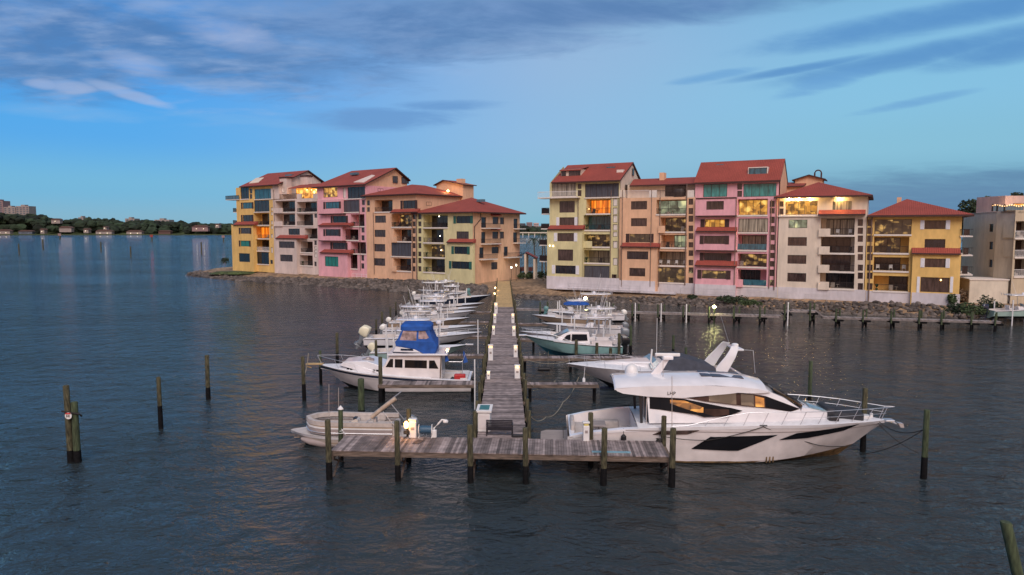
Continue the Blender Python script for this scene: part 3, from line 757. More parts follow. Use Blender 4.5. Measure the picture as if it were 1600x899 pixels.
q.tube([(u, 1.5, z-.8), (u, 1.2, z)], .04); q.rings([(z-.35, 0, 0, .01, .01), (z-.35, 0, 0, .01, .01)], 8) if False else None
q.loft([[(u+rr*cos(2*pi*i/12), .9-.25*(rr/.7)**2+.25, z+rr*sin(2*pi*i/12)) for i in range(12)] for rr in (.02, .3, .55, .7)], True); q.build('dish_antenna', 'trim', B.e)
# C pink
C_ = Bld('apartment_building', 'pink six-storey building in the left row with three red lean-to roofs on its front', LF, Z1, 641, 950, 'pink', 14, GL)
C_.facade(641, 212, 950, 780, [
 ('w', 675, 216, 765, 280, dict(pane='lit_warm', n=3)), ('g', 830, 213, 942, 288, dict(n=5, pane='glass_dark', slab=0)), ('s', 800, 218, 818, 285, dict(pane='trim')),
 ('w', 735, 399, 820, 442, dict(sh=BR, pane='glass_black')), ('b', 850, 388, 938, 465, dict(back='glass_dark')),
 ('g', 790, 298, 905, 374, dict(n=4, pane='screen_grey')), ('s', 921, 298, 940, 330), ('s', 921, 344, 940, 375),
 ('b', 795, 484, 900, 553, dict(back='glass_dark')), ('s', 918, 473, 938, 505), ('s', 918, 523, 938, 555),
 ('w', 733, 569, 818, 612, dict(pane='glass_brown', n=4, sh=BR)), ('b', 850, 566, 948, 640, dict(back='glass_dark')),
 ('b', 812, 642, 893, 735, dict(back='glass_brown', n=3)), ('s', 917, 650, 936, 685), ('s', 917, 702, 936, 736)], base=True)
C_.facade(645, 294, 788, 384, [('w', 688, 309, 775, 352, dict(sh=BR, pane='glass_blue', n=4))], yl=-.9, depth=.9)
C_.facade(645, 462, 795, 556, [('w', 688, 484, 773, 527, dict(sh=BR, pane='glass_dark'))], yl=-1.1, depth=1.1)
C_.facade(645, 637, 830, 774, [('w', 685, 658, 771, 722, dict(pane='shutter_tealpanel', n=4))], yl=-1.1, depth=1.1, base=True)
C_.pent(645, 442, 842, 463, 0, 1.3); C_.pent(655, 614, 842, 638, 0, 1.3)
C_.cbox(645, 384, 800, 390, -.95, 1, 'eave', 'ledge'); C_.cbox(645, 556, 800, 562, -1.15, 1.1, 'eave', 'ledge'); C_.cbox(641, 290, 950, 296, -.1, .1, 'trim', 'ledge')
C_.pipe(904, 292, 748)
u, ezl = C_.h(645, 212, -.8); ez = ezl; W_ = C_.W; rz = C_.h(855, 104, 9.6)[1]; ra_ = C_.fr.hit(623, 263.7, 9.6); rz = (rz+ra_[1])/2; rl = C_.h(855, 104, 9.6)[0]
C_.roofpoly([[(-.9, -.8, ez), (W_+.8, -.8, ez), (W_+.8, 9.6, rz), (rl, 9.6, rz)], [(-.9, 14.5, ez), (-.9, -.8, ez), (rl, 9.6, rz)], [(W_+.8, 14.5, ez+1.8), (-.9, 14.5, ez), (rl, 9.6, rz), (W_+.8, 9.6, rz)]])
C_.side_wall(W_+.01, [(0, ez-6), (14, ez-6), (14, ez+1.6), (9.6, rz-.3), (.1, ez-.1)], 'peach')
for x0, y0, x1, y1 in ((238, 70, 272, 117), (300, 78, 350, 122), (132, 156, 170, 178)):
    a_ = C_.sidehit(560+x0/4.496, 260+(y0+y1)/2/4.496, W_); b2 = C_.sidehit(560+x1/4.496, 260+(y0+y1)/2/4.496, W_); zt = C_.sidehit(560+(x0+x1)/2/4.496, 260+y0/4.496, W_)[1]; zb = C_.sidehit(560+(x0+x1)/2/4.496, 260+y1/4.496, W_)[1]
    C_.window(a_[0], zb, b2[0], zt, W_+.3, 'glass_brown', 2, axis='y', t=.1)
C_.cbox(845, 122, 888, 136, 5.2, .8, 'glass_rail', 'skylight')
roofcut(C_, [(552.5, 285.4), (580.7, 274.2), (586, 275), (569, 285.6)], ez, rz, 9.6, 'white_wall')
# D peach
D_ = Bld('apartment_building', 'peach building with low red hip roof, bright roof lamp and small roof tower', LF, Z2, 57, 412, 'peach', 16, GL)
NY = [(338, 372), (388, 422), (436, 472), (495, 528), (540, 576), (600, 633), (644, 681), (703, 739)]
D_.facade(57, 208, 412, 796, [
 ('b', 115, 236, 240, 320, dict(back='glass_dark', n=3)), ('w', 312, 240, 398, 298, dict(pane='glass_dark', sh=BR)), ('s', 60, 240, 80, 275), ('s', 60, 288, 80, 320),
 ('w', 116, 347, 193, 397, dict(pane='glass_brown')), ('w', 113, 447, 190, 497, dict(pane='glass_brown')), ('w', 111, 547, 188, 599, dict(pane='glass_brown')), ('w', 110, 647, 188, 699, dict(pane='glass_brown')),
 ('b', 233, 336, 374, 426, dict(back='lit_dim', glazed='glass_dark' if False else None, n=4, cover=.9)), ('b', 247, 442, 373, 528, dict(back='glass_dark', parapet=.2)),
 ('g', 231, 538, 372, 632, dict(n=6, pane='screen_grey')), ('b', 245, 648, 371, 735, dict(back='glass_dark', parapet=.2))] + niches(381, 401, NY), base=True)
D_.pent(225, 298, 412, 326, 0, 1.0)
D_.pipe(104, 325, 760); D_.pipe(376, 330, 792, r=.1); D_.pipe(405, 330, 792, -.3, r=.13)
ez = D_.h(55, 205, -.9)[1]; W_ = D_.W
pk = D_.h(376, 128, 6.5); p2 = D_.h(545, 140, 11)
zr = pk[1]
D_.roofpoly([[(-.8, -.9, ez), (W_+.8, -.9, ez), (pk[0], 6.5, zr)], [(-.8, 17, ez), (-.8, -.9, ez), (pk[0], 6.5, zr), (pk[0], 11, zr)], [(W_+.8, -.9, ez), (W_+.8, 17, ez), (pk[0], 11, zr), (pk[0], 6.5, zr)], [(W_+.8, 17, ez), (-.8, 17, ez), (pk[0], 11, zr)]])
for x0, y0, x1, y1 in ((475, 250, 510, 278),):
    a_ = D_.sidehit(560+x0/4.496, 260+264/4.496, W_); b2 = D_.sidehit(560+x1/4.496, 260+264/4.496, W_); zt = D_.sidehit(560+492/4.496, 260+y0/4.496, W_)[1]; zb = D_.sidehit(560+492/4.496, 260+y1/4.496, W_)[1]
    D_.window(a_[0], zb, b2[0], zt, W_+.2, 'glass_brown', 2, axis='y', t=.1)
# roof tower behind
u0, z0, u1, z1 = D_.rect((548, 128, 735, 230), 15); q = MB(); um = D_.h(603, 96, 15)
q.prism([(u0, z0-3), (u1, z0-3), (u1, z1), (um[0], um[1]-.25), (u0, z1)], 'y', 15, 19); q.build('roof_tower', 'peach', D_.e)
D_.roofpoly([[(u0-.5, 14.4, z1+.05), (um[0], 14.4, um[1]), (um[0], 19.5, um[1]), (u0-.5, 19.5, z1+.05)], [(um[0], 14.4, um[1]), (u1+.6, 14.4, z1-.15), (u1+.6, 19.5, z1-.15), (um[0], 19.5, um[1])]], 'tower_roof', .2)
co_ = D_.cbox(688, 88, 725, 118, 16.2, 1.4, 'peach', 'chimney')
u, z = D_.h(631, 174, 12.5); q = MB(); q.rings([(z-.28, u, 12.5, .05, .05), (z, u, 12.5, .42, .42), (z+.3, u, 12.5, .05, .05)], 10); q.build('roof_lamp', 'bulb', D_.e)
lamp('roof_light', D_.e, (u, 11.6, z+.2), (1, .62, .25), 160, .3)
# E pale green
E_ = Bld('apartment_building', 'pale green building with wide hip roof and peach side wall, left of the dock', LF, Z2, 412, 804, 'pale_green', 17, GL)
E_.facade(412, 325, 804, 812, [
 ('b', 456, 342, 628, 430, dict(back='glass_dark', n=4)), ('b', 456, 441, 598, 536, dict(back='glass_dark')), ('b', 456, 550, 608, 640, dict(back='lit_dim')), ('b', 456, 652, 608, 745, dict(back='glass_dark')),
 ('w', 686, 350, 786, 401, dict(sh=ST, pane='glass_black')), ('w', 688, 458, 775, 513, dict(pane='glass_brown')),
 ] + niches(420, 442, NY), base=True, rside=False)
E_.facade(622, 538, 804, 812, [('w', 672, 564, 764, 617, dict(sh=ST, pane='glass_black')), ('w', 655, 669, 778, 721, dict(sh=ST, pane='glass_black', n=4))], yl=-.7, depth=.7, base=True)
E_.pent(622, 510, 806, 538, 0, .9)
for x_, y_ in ((563, 352), (705, 478), (578, 590), (695, 596), (755, 600), (570, 490)):
    u, z = E_.h(x_, y_, .3); q = MB(); q.rings([(z-.12, u, .5, .02, .02), (z, u, .5, .13, .13), (z+.12, u, .5, .02, .02)], 8); q.build('lamp_globe', 'bulb_white', E_.e)
W_ = E_.W; ez = E_.h(600, 322, -.9)[1]; rpk = E_.h(735, 222, 8.5); zr = rpk[1]
E_.roofpoly([[(-.8, -.9, ez), (W_+1.0, -.9, ez), (W_*.55, 8.5, zr)], [(-.8, 18.2, ez), (-.8, -.9, ez), (W_*.55, 8.5, zr)], [(W_+1.0, -.9, ez), (W_+1.0, 18.2, ez), (W_*.55, 8.5, zr)], [(W_+1.0, 18.2, ez), (-.8, 18.2, ez), (W_*.55, 8.5, zr)]])
E_.cbox(830, 232, 875, 250, 7.2, .8, 'glass_rail', 'skylight')
SDE = [('d', 863, 358, 897, 432), ('d', 863, 462, 892, 540), ('d', 850, 570, 880, 645), ('d', 1090, 368, 1118, 438), ('d', 1087, 465, 1115, 535), ('d', 1022, 565, 1050, 630),
       ('w', 943, 357, 984, 407), ('w', 995, 360, 1024, 408), ('w', 941, 460, 982, 508), ('w', 994, 460, 1024, 508), ('w', 936, 567, 986, 613), ('w', 933, 674, 977, 725)]
holes = []
for k_, x0, y0, x1, y1 in SDE:
    Y_ = 260+(y0+y1)/2/4.496; a_ = E_.sidehit(560+x0/4.496, Y_, W_); b2 = E_.sidehit(560+x1/4.496, Y_, W_); xm = 560+(x0+x1)/2/4.496
    holes.append((a_[0], E_.sidehit(xm, 260+y1/4.496, W_)[1], b2[0], E_.sidehit(xm, 260+y0/4.496, W_)[1]))
q = MB(); E_.panel(q, 0.01, GZ-.3, 17, ez-.1, holes, W_+.03, axis='y'); q.build('side_wall', 'peach', E_.e)
for h_, it in zip(holes, SDE): E_.window(*h_, W_+.03, 'glass_brown' if it[0] == 'w' else 'glass_dark', 2 if it[0] == 'w' else 1, axis='y', name='window' if it[0] == 'w' else 'balcony_door')
for x0, x1, y_ in ((860, 960, 436), (858, 965, 547), (845, 942, 656), (1088, 1140, 440), (1085, 1140, 540), (1018, 1112, 642)):
    a_ = E_.sidehit(560+x0/4.496, 260+y_/4.496, W_); b2 = E_.sidehit(560+x1/4.496, 260+y_/4.496, W_); z = a_[1]
    q = MB(); q.box(W_+.035, a_[0], z-.1, W_+1.5, b2[0], z+.1); bo = q.build('side_balcony', 'trim', E_.e)
    r = MB(); r.box(W_+1.42, a_[0], z+1.05, W_+1.48, b2[0], z+1.11); r.box(W_+.04, a_[0]+.02, z+1.05, W_+1.42, a_[0]+.08, z+1.11)
    n_ = int((b2[0]-a_[0])/.2)
    for i in range(n_+1): yy = lerp(a_[0]+.03, b2[0]-.03, i/n_); r.box(W_+1.435, yy-.015, z+.102, W_+1.465, yy+.015, z+1.05)
    for i in range(7): xx = W_+.1+i*.2; r.box(xx, a_[0]+.035, z+.102, xx+.03, a_[0]+.065, z+1.05)
    r.build('railing', 'rail', bo)
for x0, x1, y_ in ((928, 992, 348), (930, 990, 448), (935, 990, 556)):
    a_ = E_.sidehit(560+x0/4.496, 260+y_/4.496, W_); b2 = E_.sidehit(560+x1/4.496, 260+y_/4.496, W_); z = a_[1]
    q = MB(); q.prism([(W_+.035, z+.5), (W_+.035, z), (W_+.8, z)], 'y', a_[0], b2[0]) if False else q.add([(W_+.035, a_[0], z+.5), (W_+.035, b2[0], z+.5), (W_+.8, b2[0], z), (W_+.8, a_[0], z), (W_+.035, a_[0], z), (W_+.035, b2[0], z)], [(0, 1, 2, 3), (3, 2, 5, 4), (0, 3, 4), (1, 5, 2)])
    q.build('window_awning', 'tile', E_.e)
q = MB(); x = W_+.1; a = E_.sidehit(560+857/4.496, 260+330/4.496, W_); b2 = E_.sidehit(560+857/4.496, 260+372/4.496, W_); c2 = E_.sidehit(560+812/4.496, 260+425/4.496, W_)
q.tube([(x, a[0], a[1]), (x, b2[0], b2[1]), (x, c2[0], c2[1]), (x, .3, GZ)], .09); q.build('downpipe', 'brown_frame', E_.e)
# ================================================================== right group
F_ = Bld('apartment_building', 'pale green six-storey building with steep red roof at the left end of the right row', RF, Z3, 107, 515, 'pale_green', 12, GR)
F_.facade(107, 165, 515, 775, [
 ('g', 122, 173, 262, 250, dict(n=5, pane='glass_curtain')), ('g', 315, 176, 513, 255, dict(n=6, pane='screen_grey')), ('s', 272, 178, 294, 208), ('s', 272, 215, 294, 250),
 ('w', 165, 279, 255, 346, dict(pane='glass_brown', n=2)), ('w', 165, 374, 253, 420, dict(sh=SW, pane='glass_brown')),
 ('b', 322, 266, 463, 352, dict(back='lit_orange', n=4, cover=.95)), ('b', 306, 361, 463, 448, dict(glazed=None, back='glass_blue', n=3, cover=.9)),
 ('b', 303, 473, 460, 546, dict(back='lit_dim', parapet=.36)), ('b', 303, 566, 460, 641, dict(back='glass_curtain', n=5)), ('g', 309, 657, 458, 736, dict(n=3, pane='screen_grey')),
 ('s', 471, 708, 500, 741)] + niches(478, 505, [(318, 358), (362, 405), (415, 450), (458, 487), (513, 555), (612, 655), (264, 308)], pane='trim'), base=True)
F_.facade(93, 445, 298, 776, [('w', 153, 466, 250, 514, dict(sh=SW, pane='glass_brown', n=4)), ('w', 156, 562, 245, 628, dict(pane='glass_brown', n=3)), ('w', 141, 656, 260, 705, dict(sh=SW, pane='glass_black', n=4))], yl=-1.0, depth=1.0, base=True)
F_.pent(97, 419, 302, 447, 0, 1.1)
F_.cbox(90, 724, 515, 777, -1.06, .05, 'plinth', 'plinth')
W_ = F_.W; ez = F_.h(300, 162, -.9)[1]; rl = F_.h(194, 63, 6.5); rr_ = F_.h(598, 58, 6.5); zr = (rl[1]+rr_[1])/2
xl = F_.h(117, 158, -.9)[0]; F_.roofpoly([[(xl, -.9, ez), (W_+.3, -.9, ez), (W_+.3, 6.5, zr), (xl+.2, 6.5, zr)], [(W_+.3, 13, ez), (xl, 13, ez), (xl+.2, 6.5, zr), (W_+.3, 6.5, zr)]])
F_.side_wall(W_+.02, [(0, ez-5.5), (12, ez-5.5), (12, ez), (6.5, zr-.2), (0, ez-.1)], 'cream'); F_.side_wall(-.02, [(0, ez-1), (12, ez-1), (12, ez), (6.5, zr-.2), (0, ez-.1)])
for x0, y0, x1, y1 in ((587, 88, 597, 130), (546, 184, 558, 215)):
    Y_ = 240+(y0+y1)/2/3.746; a_ = F_.sidehit(830+x0/3.746, Y_, W_); b2 = F_.sidehit(830+x1/3.746, Y_, W_); xm = 830+(x0+x1)/2/3.746
    F_.window(a_[0], F_.sidehit(xm, 240+y1/3.746, W_)[1], b2[0], F_.sidehit(xm, 240+y0/3.746, W_)[1], W_+.3, 'glass_brown', 1, axis='y', t=.1)
u0, z0, u1, z1 = F_.rect((187, 98, 303, 141), 2.6); q = MB(); q.box(u0, 1.6, z0-.4, u1, 6.0, z1+.1)
q.build('dormer', 'cream', F_.e); F_.window(u0+.1, z0+.1, u0+(u1-u0)*.25, z1-.1, 1.6, 'glass_dark', 1, t=-.06); F_.window(u0+(u1-u0)*.4, z0+.05, u1-.1, z1-.05, 1.6, 'glass_brown', 3, t=-.06)
q = MB(); q.add([(u0-.2, 1.2, z1), (u1+.2, 1.2, z1), (u1+.2, 6.3, z1+1.0), (u0-.2, 6.3, z1+1.0), (u0-.2, 1.2, z1-.2), (u1+.2, 1.2, z1-.2)], [(0, 1, 2, 3), (0, 4, 5, 1)]); q.build('dormer_roof', 'tile', F_.e)
F_.cbox(440, 78, 490, 94, 4.4, 1.0, 'glass_blue', 'skylight'); F_.cbox(500, 95, 538, 131, 2.2, 1.6, 'trim', 'roof_vent')
def bal(b, x0, y0, x1, y1, yl, out, railm, Z=None, d=1.6, glassy=False):
    u0, z0, u1, z1 = b.rect((x0, y0, x1, y1), yl-out, Z); q = MB(); q.box(u0, yl-out, z0, u1, yl+d, z0+.2); bo = q.build('side_balcony', 'trim', b.e)
    r = MB(); yy = yl-out+.03; h_ = min(max(z1-z0, .9), 1.35)
    r.box(u0, yy, z0+h_-.07, u1, yy+.06, z0+h_)
    k = max(2, int((u1-u0)/.2))
    for i in range(k+1): xx = lerp(u0, u1-.03, i/k); r.box(xx, yy+.01, z0+.203, xx+.03, yy+.04, z0+h_-.07)
    r.box(u0, yy, z0+h_-.07, u0+.06, yl+d, z0+h_)
    if glassy: r.box(u0+.01, yy+.045, z0+.21, u1, yy+.055, z0+h_-.1)
    r.build('railing', railm, bo)
bal(F_, 37, 222, 272, 262, 0, 1.3, 'rail_white')
for y0, y1, x0 in ((318, 358, 60), (410, 445, 57), (505, 541, 48), (595, 636, 48)): bal(F_, x0, y0, 105, y1, 1.0, .3, 'rail', glassy=True)
F_.pipe(275, 255, 735, -.2, m_='pipe'); F_.pipe(468, 215, 770, -.15); F_.pipe(514, 260, 775, -.15)
for x_, y_ in ((338, 325), (128, 541), (108, 540)):
    u, z = F_.h(x_, y_, -1.2 if x_ < 200 else .4); q = MB(); yy = -1.2 if x_ < 200 else .4; q.rings([(z-.1, u, yy, .02, .02), (z, u, yy, .1, .1), (z+.1, u, yy, .02, .02)], 8); q.build('lamp_globe', 'bulb_white' if x_ < 200 else 'bulb', F_.e)
NR_ = [(265, 300), (320, 355), (364, 400), (422, 456), (467, 501), (520, 550), (567, 600), (623, 656), (667, 701), (726, 760)]
G_ = Bld('apartment_building', 'peach five-storey building with roof terrace and square chimney beside the pink tower', RF, Z3, 515.5, 955, 'peach', 12, GR)
G_.facade(515.5, 258, 955, 792, [
 ('w', 584, 279, 678, 328, dict(pane='glass_brown', sh=None)), ('w', 584, 379, 677, 426, dict(pane='glass_brown')), ('w', 576, 471, 694, 520, dict(pane='lit_dim', n=4, sh=BR)),
 ('b', 733, 270, 910, 355, dict(back='lit_pale', glazed=None, n=3, cover=.97, depth=1.2)), ('b', 755, 373, 910, 458, dict(back='lit_dim', parapet=.2)), ('b', 760, 476, 910, 551, dict(back='lit_pale', railing='dark', cover=.6)),
 ('b', 728, 573, 908, 656, dict(back='glass_curtain', furn='furn_white')), ('g', 727, 667, 905, 755, dict(n=3, pane='lit_dim'))] + niches(921, 948, NR_), base=True)
G_.facade(530, 549, 735, 790, [('w', 560, 573, 685, 620, dict(pane='glass_dark', n=5)), ('w', 574, 671, 667, 719, dict(pane='glass_brown', n=4))], yl=-.9, depth=.9, base=True)
G_.pent(523, 523, 747, 550, 0, 1.1)
G_.cbox(515.5, 745, 725, 795, -.97, .06, 'plinth', 'plinth'); G_.cbox(726, 757, 955, 800, -.06, .05, 'plinth', 'plinth')
u0, z0, u1, z1 = G_.rect((575, 178, 955, 258), 3.2); q = MB(); q.box(.3, 3.2, z0-.5, G_.W, 11, z1); q.build('penthouse', 'cream', G_.e)
G_.window(G_.h(785, 220, 3.2)[0], z0+.2, G_.h(905, 220, 3.2)[0], z1-.3, 3.2, 'glass_dark', 3, t=-.05)
za, zb = G_.h(700, 183, 2)[1], G_.h(700, 150, 6.5)[1]
G_.roofpoly([[(G_.h(575, 183, 2)[0], 2, za), (G_.W+.05, 2, za), (G_.W+.05, 8, zb+.2), (G_.h(600, 150, 8)[0], 8, zb+.2)]], 'penthouse_roof', .25)
G_.cbox(750, 112, 778, 160, 6.0, 1.5, 'peach', 'chimney')
G_.cbox(690, 215, 735, 258, -.02, .2, 'trim', 'parapet'); G_.cbox(912, 215, 953, 258, -.02, .2, 'trim', 'parapet'); G_.cbox(515.5, 214, 548, 257, -.02, .2, 'cream', 'parapet')
for a, b_ in ((548, 689), (736, 911)):
    u0, z0, u1, z1 = G_.rect((a, 213, b_, 258), 0); z1 = min(z1, z0+1.3); r = MB(); r.box(u0, .02, z1-.06, u1, .08, z1)
    for i in range(int((u1-u0)/.2)+1): xx = u0+i*.2; r.box(xx, .03, z0, xx+.03, .07, z1-.06)
    r.build('terrace_railing', 'rail_white' if a < 600 else 'rail', G_.e)
u0, z0, u1, z1 = G_.rect((830, 210, 900, 256), 1.4); q = MB(); q.rings([(z0+.02, (u0+u1)/2, 1.5, .9, .5), (z0+1.0, (u0+u1)/2, 1.5, 1.0, .55), (z0+1.5, (u0+u1)/2, 1.5, .7, .4)], 12, 2.5); q.build('covered_grill', 'furn_dark', G_.e)
for x_ in (535, 705, 756): G_.pipe(x_, 215, 780, -1.0 if x_ < 740 else -.2, m_='pipe')
G_.pipe(912, 180, 770, -.2, .1)
# H pink tower
H_ = Bld('apartment_building', 'tall pink seven-level tower with teal top windows and the highest steep red roof', RF, Z4, 55, 541, 'pink', 10, GR)
H_.facade(55, 165, 541, 812, [
 ('g', 108, 179, 248, 255, dict(n=3, pane='glass_teal', slab=0)), ('g', 343, 176, 536, 253, dict(n=4, pane='glass_teal', slab=0)), ('s', 307, 177, 335, 212), ('s', 307, 219, 335, 254),
 ('w', 116, 386, 235, 432, dict(pane='lit_warm', sh=BR, n=4)), ('w', 112, 583, 247, 630, dict(pane='glass_dark', sh=BR, n=4)),
 ('b', 309, 266, 485, 361, dict(glazed=None, back='lit_warm', cover=.97, depth=.9, railing=None)), ('g', 313, 380, 487, 461, dict(n=3, pane='glass_curtain')),
 ('b', 309, 476, 480, 566, dict(back='glass_curtain', railing='teal', furn='furn_teal')), ('b', 309, 586, 480, 664, dict(back='lit_dim', n=4)), ('b', 309, 680, 478, 775, dict(back='glass_dark', railing='teal', parapet=.2, cover=.7))]
 + niches(497, 526, [(278, 313), (320, 352), (370, 408), (425, 462), (475, 509), (532, 566), (582, 613), (630, 663), (680, 719), (740, 775)]), base=True)
H_.facade(62, 265, 298, 367, [('w', 126, 279, 228, 329, dict(pane='glass_brown', n=4, rows=3))], yl=-.9, depth=.9)
H_.facade(62, 456, 298, 570, [('w', 112, 482, 234, 530, dict(sh=BR, pane='glass_brown', n=5, rows=3))], yl=-.9, depth=.9)
H_.facade(62, 658, 298, 812, [('w', 98, 684, 243, 734, dict(sh=BR, pane='lit_dim', n=3))], yl=-.9, depth=.9, base=True)
H_.pent(64, 430, 300, 459, 0, 1.2); H_.pent(60, 628, 300, 661, 0, 1.2)
for y_ in (262, 367, 570): H_.cbox(64, y_-4, 300, y_+3, -1.0, .999, 'eave', 'ledge')
H_.cbox(58, 768, 298, 812, -.96, .05, 'plinth', 'plinth'); H_.cbox(300, 778, 541, 815, -.06, .05, 'plinth', 'plinth')
W_ = H_.W; ez = H_.h(300, 163, -.7)[1]; zr = (H_.h(100, 49, 5.5)[1]+H_.h(560, 41, 5.5)[1])/2; hl = H_.h(100, 49, 5.5)[0]
xr = W_+.12; H_.roofpoly([[(-.3, -.7, ez), (xr, -.7, ez), (xr, 4.6, zr), (max(hl, -.3), 4.6, zr)], [(xr, 10.3, ez), (-.3, 10.3, ez), (max(hl, -.3), 4.6, zr), (xr, 4.6, zr)]])
H_.side_wall(W_+.02, [(0, ez-4), (10, ez-4), (10, ez), (4.6, zr-.3), (0, ez-.1)], 'peach'); H_.side_wall(-.02, [(0, ez-6), (10, ez-6), (10, ez), (4.6, zr-.3), (0, ez-.1)])
u0, z0, u1, z1 = H_.rect((378, 86, 483, 136), 1.5); q = MB(); q.box(u0-.15, 1.0, z0-.3, u1+.15, 5.0, z1+.15); q.build('dormer', 'trim', H_.e); H_.window(u0, z0, u1, z1, 1.0, 'glass_blue', 3, t=-.06)
H_.cbox(182, 63, 228, 80, 3.7, .9, 'glass_rail', 'skylight')
H_.pipe(303, 255, 770, -1.0, .08); H_.pipe(508, 270, 790, -.15, .09); H_.pipe(540, 245, 800, -.15, .1)
# I cream
I_ = Bld('apartment_building', 'cream building with red hip roof and lit top floor beside the pink tower', RF, Z4, 545, 1040, 'cream', 14, GR)
c5 = lambda x: (x-180)/3.457*3.746+0  # unused
x5 = lambda x: ((1300+x/3.457)-1070)*3.746
y5 = lambda y: ((270+y/3.457)-240)*3.746
N5 = [(252, 288), (297, 331), (340, 374), (395, 430), (440, 473), (497, 530), (540, 574), (597, 633)]
I_.facade(545, 250, x5(181), 860, [
 ('s', 550, 280, 578, 312), ('s', 550, 322, 578, 358), ('g', 590, 279, 776, 359, dict(n=5, pane='lit_warm')), ('w', 865, 280, x5(20), 330, dict(pane='lit_pale', n=3)), ('w', x5(24), y5(155), x5(106), y5(202), dict(pane='glass_curtain', n=3)),
 ('w', 607, 388, 717, 437, dict(pane='lit_pale', n=3, sh=None)), ('w', 603, 490, 714, 541, dict(pane='glass_brown', n=4, rows=2)), ('w', 601, 595, 711, 646, dict(pane='glass_brown', n=4, rows=2)), ('w', 600, 700, 710, 751, dict(pane='glass_brown', n=3)),
 ('b', 795, 378, x5(122), 478, dict(back='glass_curtain', parapet=.3, furn='furn_white', cover=.85)), ('b', 795, 488, x5(122), 583, dict(back='glass_dark', parapet=.28, furn='furn_dark', cover=.85)),
 ('b', 792, 592, x5(122), 691, dict(back='glass_brown', parapet=.28, cover=.85)), ('b', 790, 698, x5(120), 791, dict(back='glass_dark', parapet=.28, cover=.85))]
 + niches(x5(139), x5(167), [(y5(a), y5(b_)) for a, b_ in N5]), base=True)
I_.pent(782, 328, x5(181), 361, 0, .9)
I_.cbox(545, 362, 800, 370, -.25, .24, 'trim', 'ledge')
I_.cbox(545, 790, x5(181), 860, -.06, .05, 'plinth', 'plinth')
W_ = I_.W; ez = I_.h(700, 250, -1)[1]; pk = I_.h(782, 168, 6.5)
I_.roofpoly([[(-.9, -1.1, ez), (W_+1, -1.1, ez), (pk[0], 6.5, pk[1])], [(-.9, 15, ez), (-.9, -1.1, ez), (pk[0], 6.5, pk[1])], [(W_+1, -1.1, ez), (W_+1, 15, ez), (pk[0], 6.5, pk[1])], [(W_+1, 15, ez), (-.9, 15, ez), (pk[0], 6.5, pk[1])]])
u0, z0, u1, z1 = I_.rect((645, 152, 806, 205), 13); um = I_.h(728, 124, 13); q = MB(); q.prism([(u0, z0-2), (u1, z0-2), (u1, z1), (um[0], um[1]-.2), (u0, z1)], 'y', 13, 17); q.build('roof_tower', 'peach', I_.e)
I_.roofpoly([[(u0-.5, 12.5, z1), (um[0], 12.5, um[1]), (um[0], 17.5, um[1]), (u0-.5, 17.5, z1)], [(um[0], 12.5, um[1]), (u1+.5, 12.5, z1), (u1+.5, 17.5, z1), (um[0], 17.5, um[1])]], 'tower_roof', .2)
u0, z0, u1, z1 = I_.rect((560, 172, 690, 222), 10); q = MB(); q.box(u0-.5, 9.5, z0-2, u1, 15.5, z1-.6); q.build('rear_block', 'peach', I_.e)
I_.roofpoly([[(u0-.8, 9, z1-.6), (u1+.3, 9, z1-.6), (u1+.3, 15, z1+.4), (u0-.8, 15, z1+.4)]], 'rear_roof', .2)
u, z = I_.h(780, 116, 14); q = MB(); r0 = .55
q.tube([(u+r0*cos(t_), 14, z+r0*sin(t_)) for t_ in [pi*i/10 for i in range(11)]], .13, 6); q.box(u-r0-.13, 13.85, z-1.0, u-r0+.13, 14.15, z); q.box(u+r0-.13, 13.85, z-1.0, u+r0+.13, 14.15, z); q.build('arched_chimney', 'eave', I_.e)
for x_ in (612, 668, 735, 905):  # added glowing globes, put under the eave to throw golden glitter on the water
    u, z = I_.h(x_, 268, -.5); q = MB(); q.rings([(z-.16, u, -.5, .03, .03), (z, u, -.5, .17, .17), (z+.16, u, -.5, .03, .03)], 8); q.build('added_glitter_globe', mat('glitter_emitter', (1, 1, 1), emit=(1, .62, .2), estr=220, var=0) if 'glitter_emitter' not in MATS else 'glitter_emitter', I_.e)
for x_ in (885,): I_.pipe(x_, 250, 275, -.3)
# J yellow
J_ = Bld('apartment_building', 'bright yellow building with white shutters at the right end of the row', RF, Z5, 182, 691, 'yellow', 13, GR)
J_.facade(182, 234, 691, 706, [
 ('g', 230, 252, 430, 333, dict(n=4, rows=2, pane='lit_dim')), ('b', 226, 347, 416, 434, dict(back='lit_dim', cover=.75)), ('b', 225, 457, 415, 531, dict(back='glass_dark', furn='furn_white', cover=.75)), ('b', 224, 558, 412, 640, dict(back='glass_dark', railing='dark', cover=.55)),
 ('w', 500, 258, 614, 305, dict(sh=SW, pane='glass_brown', n=4)), ('w', 500, 359, 612, 407, dict(pane='glass_black', n=3))] + niches(189, 219, N5), base=True)
J_.facade(430, 438, 691, 706, [('w', 501, 464, 613, 512, dict(sh=SW, pane='glass_brown', n=4)), ('g', 478, 566, 634, 646, dict(pane='glass_brown', n=2, slab=0))], yl=-.7, depth=.7, base=True)
J_.pent(431, 406, 696, 441, 0, .9)
for a, b_ in ((458, 474), (638, 654)): J_.cbox(a, 562, b_, 648, -.77, .05, 'shutter_white', 'shutter')
J_.cbox(182, 642, 429, 700, -.06, .05, 'plinth', 'plinth'); J_.cbox(430, 652, 691, 708, -.76, .05, 'plinth', 'plinth')
W_ = J_.W; ez = J_.h(450, 228, -1)[1]; pk = J_.h(405, 142, 6.5)
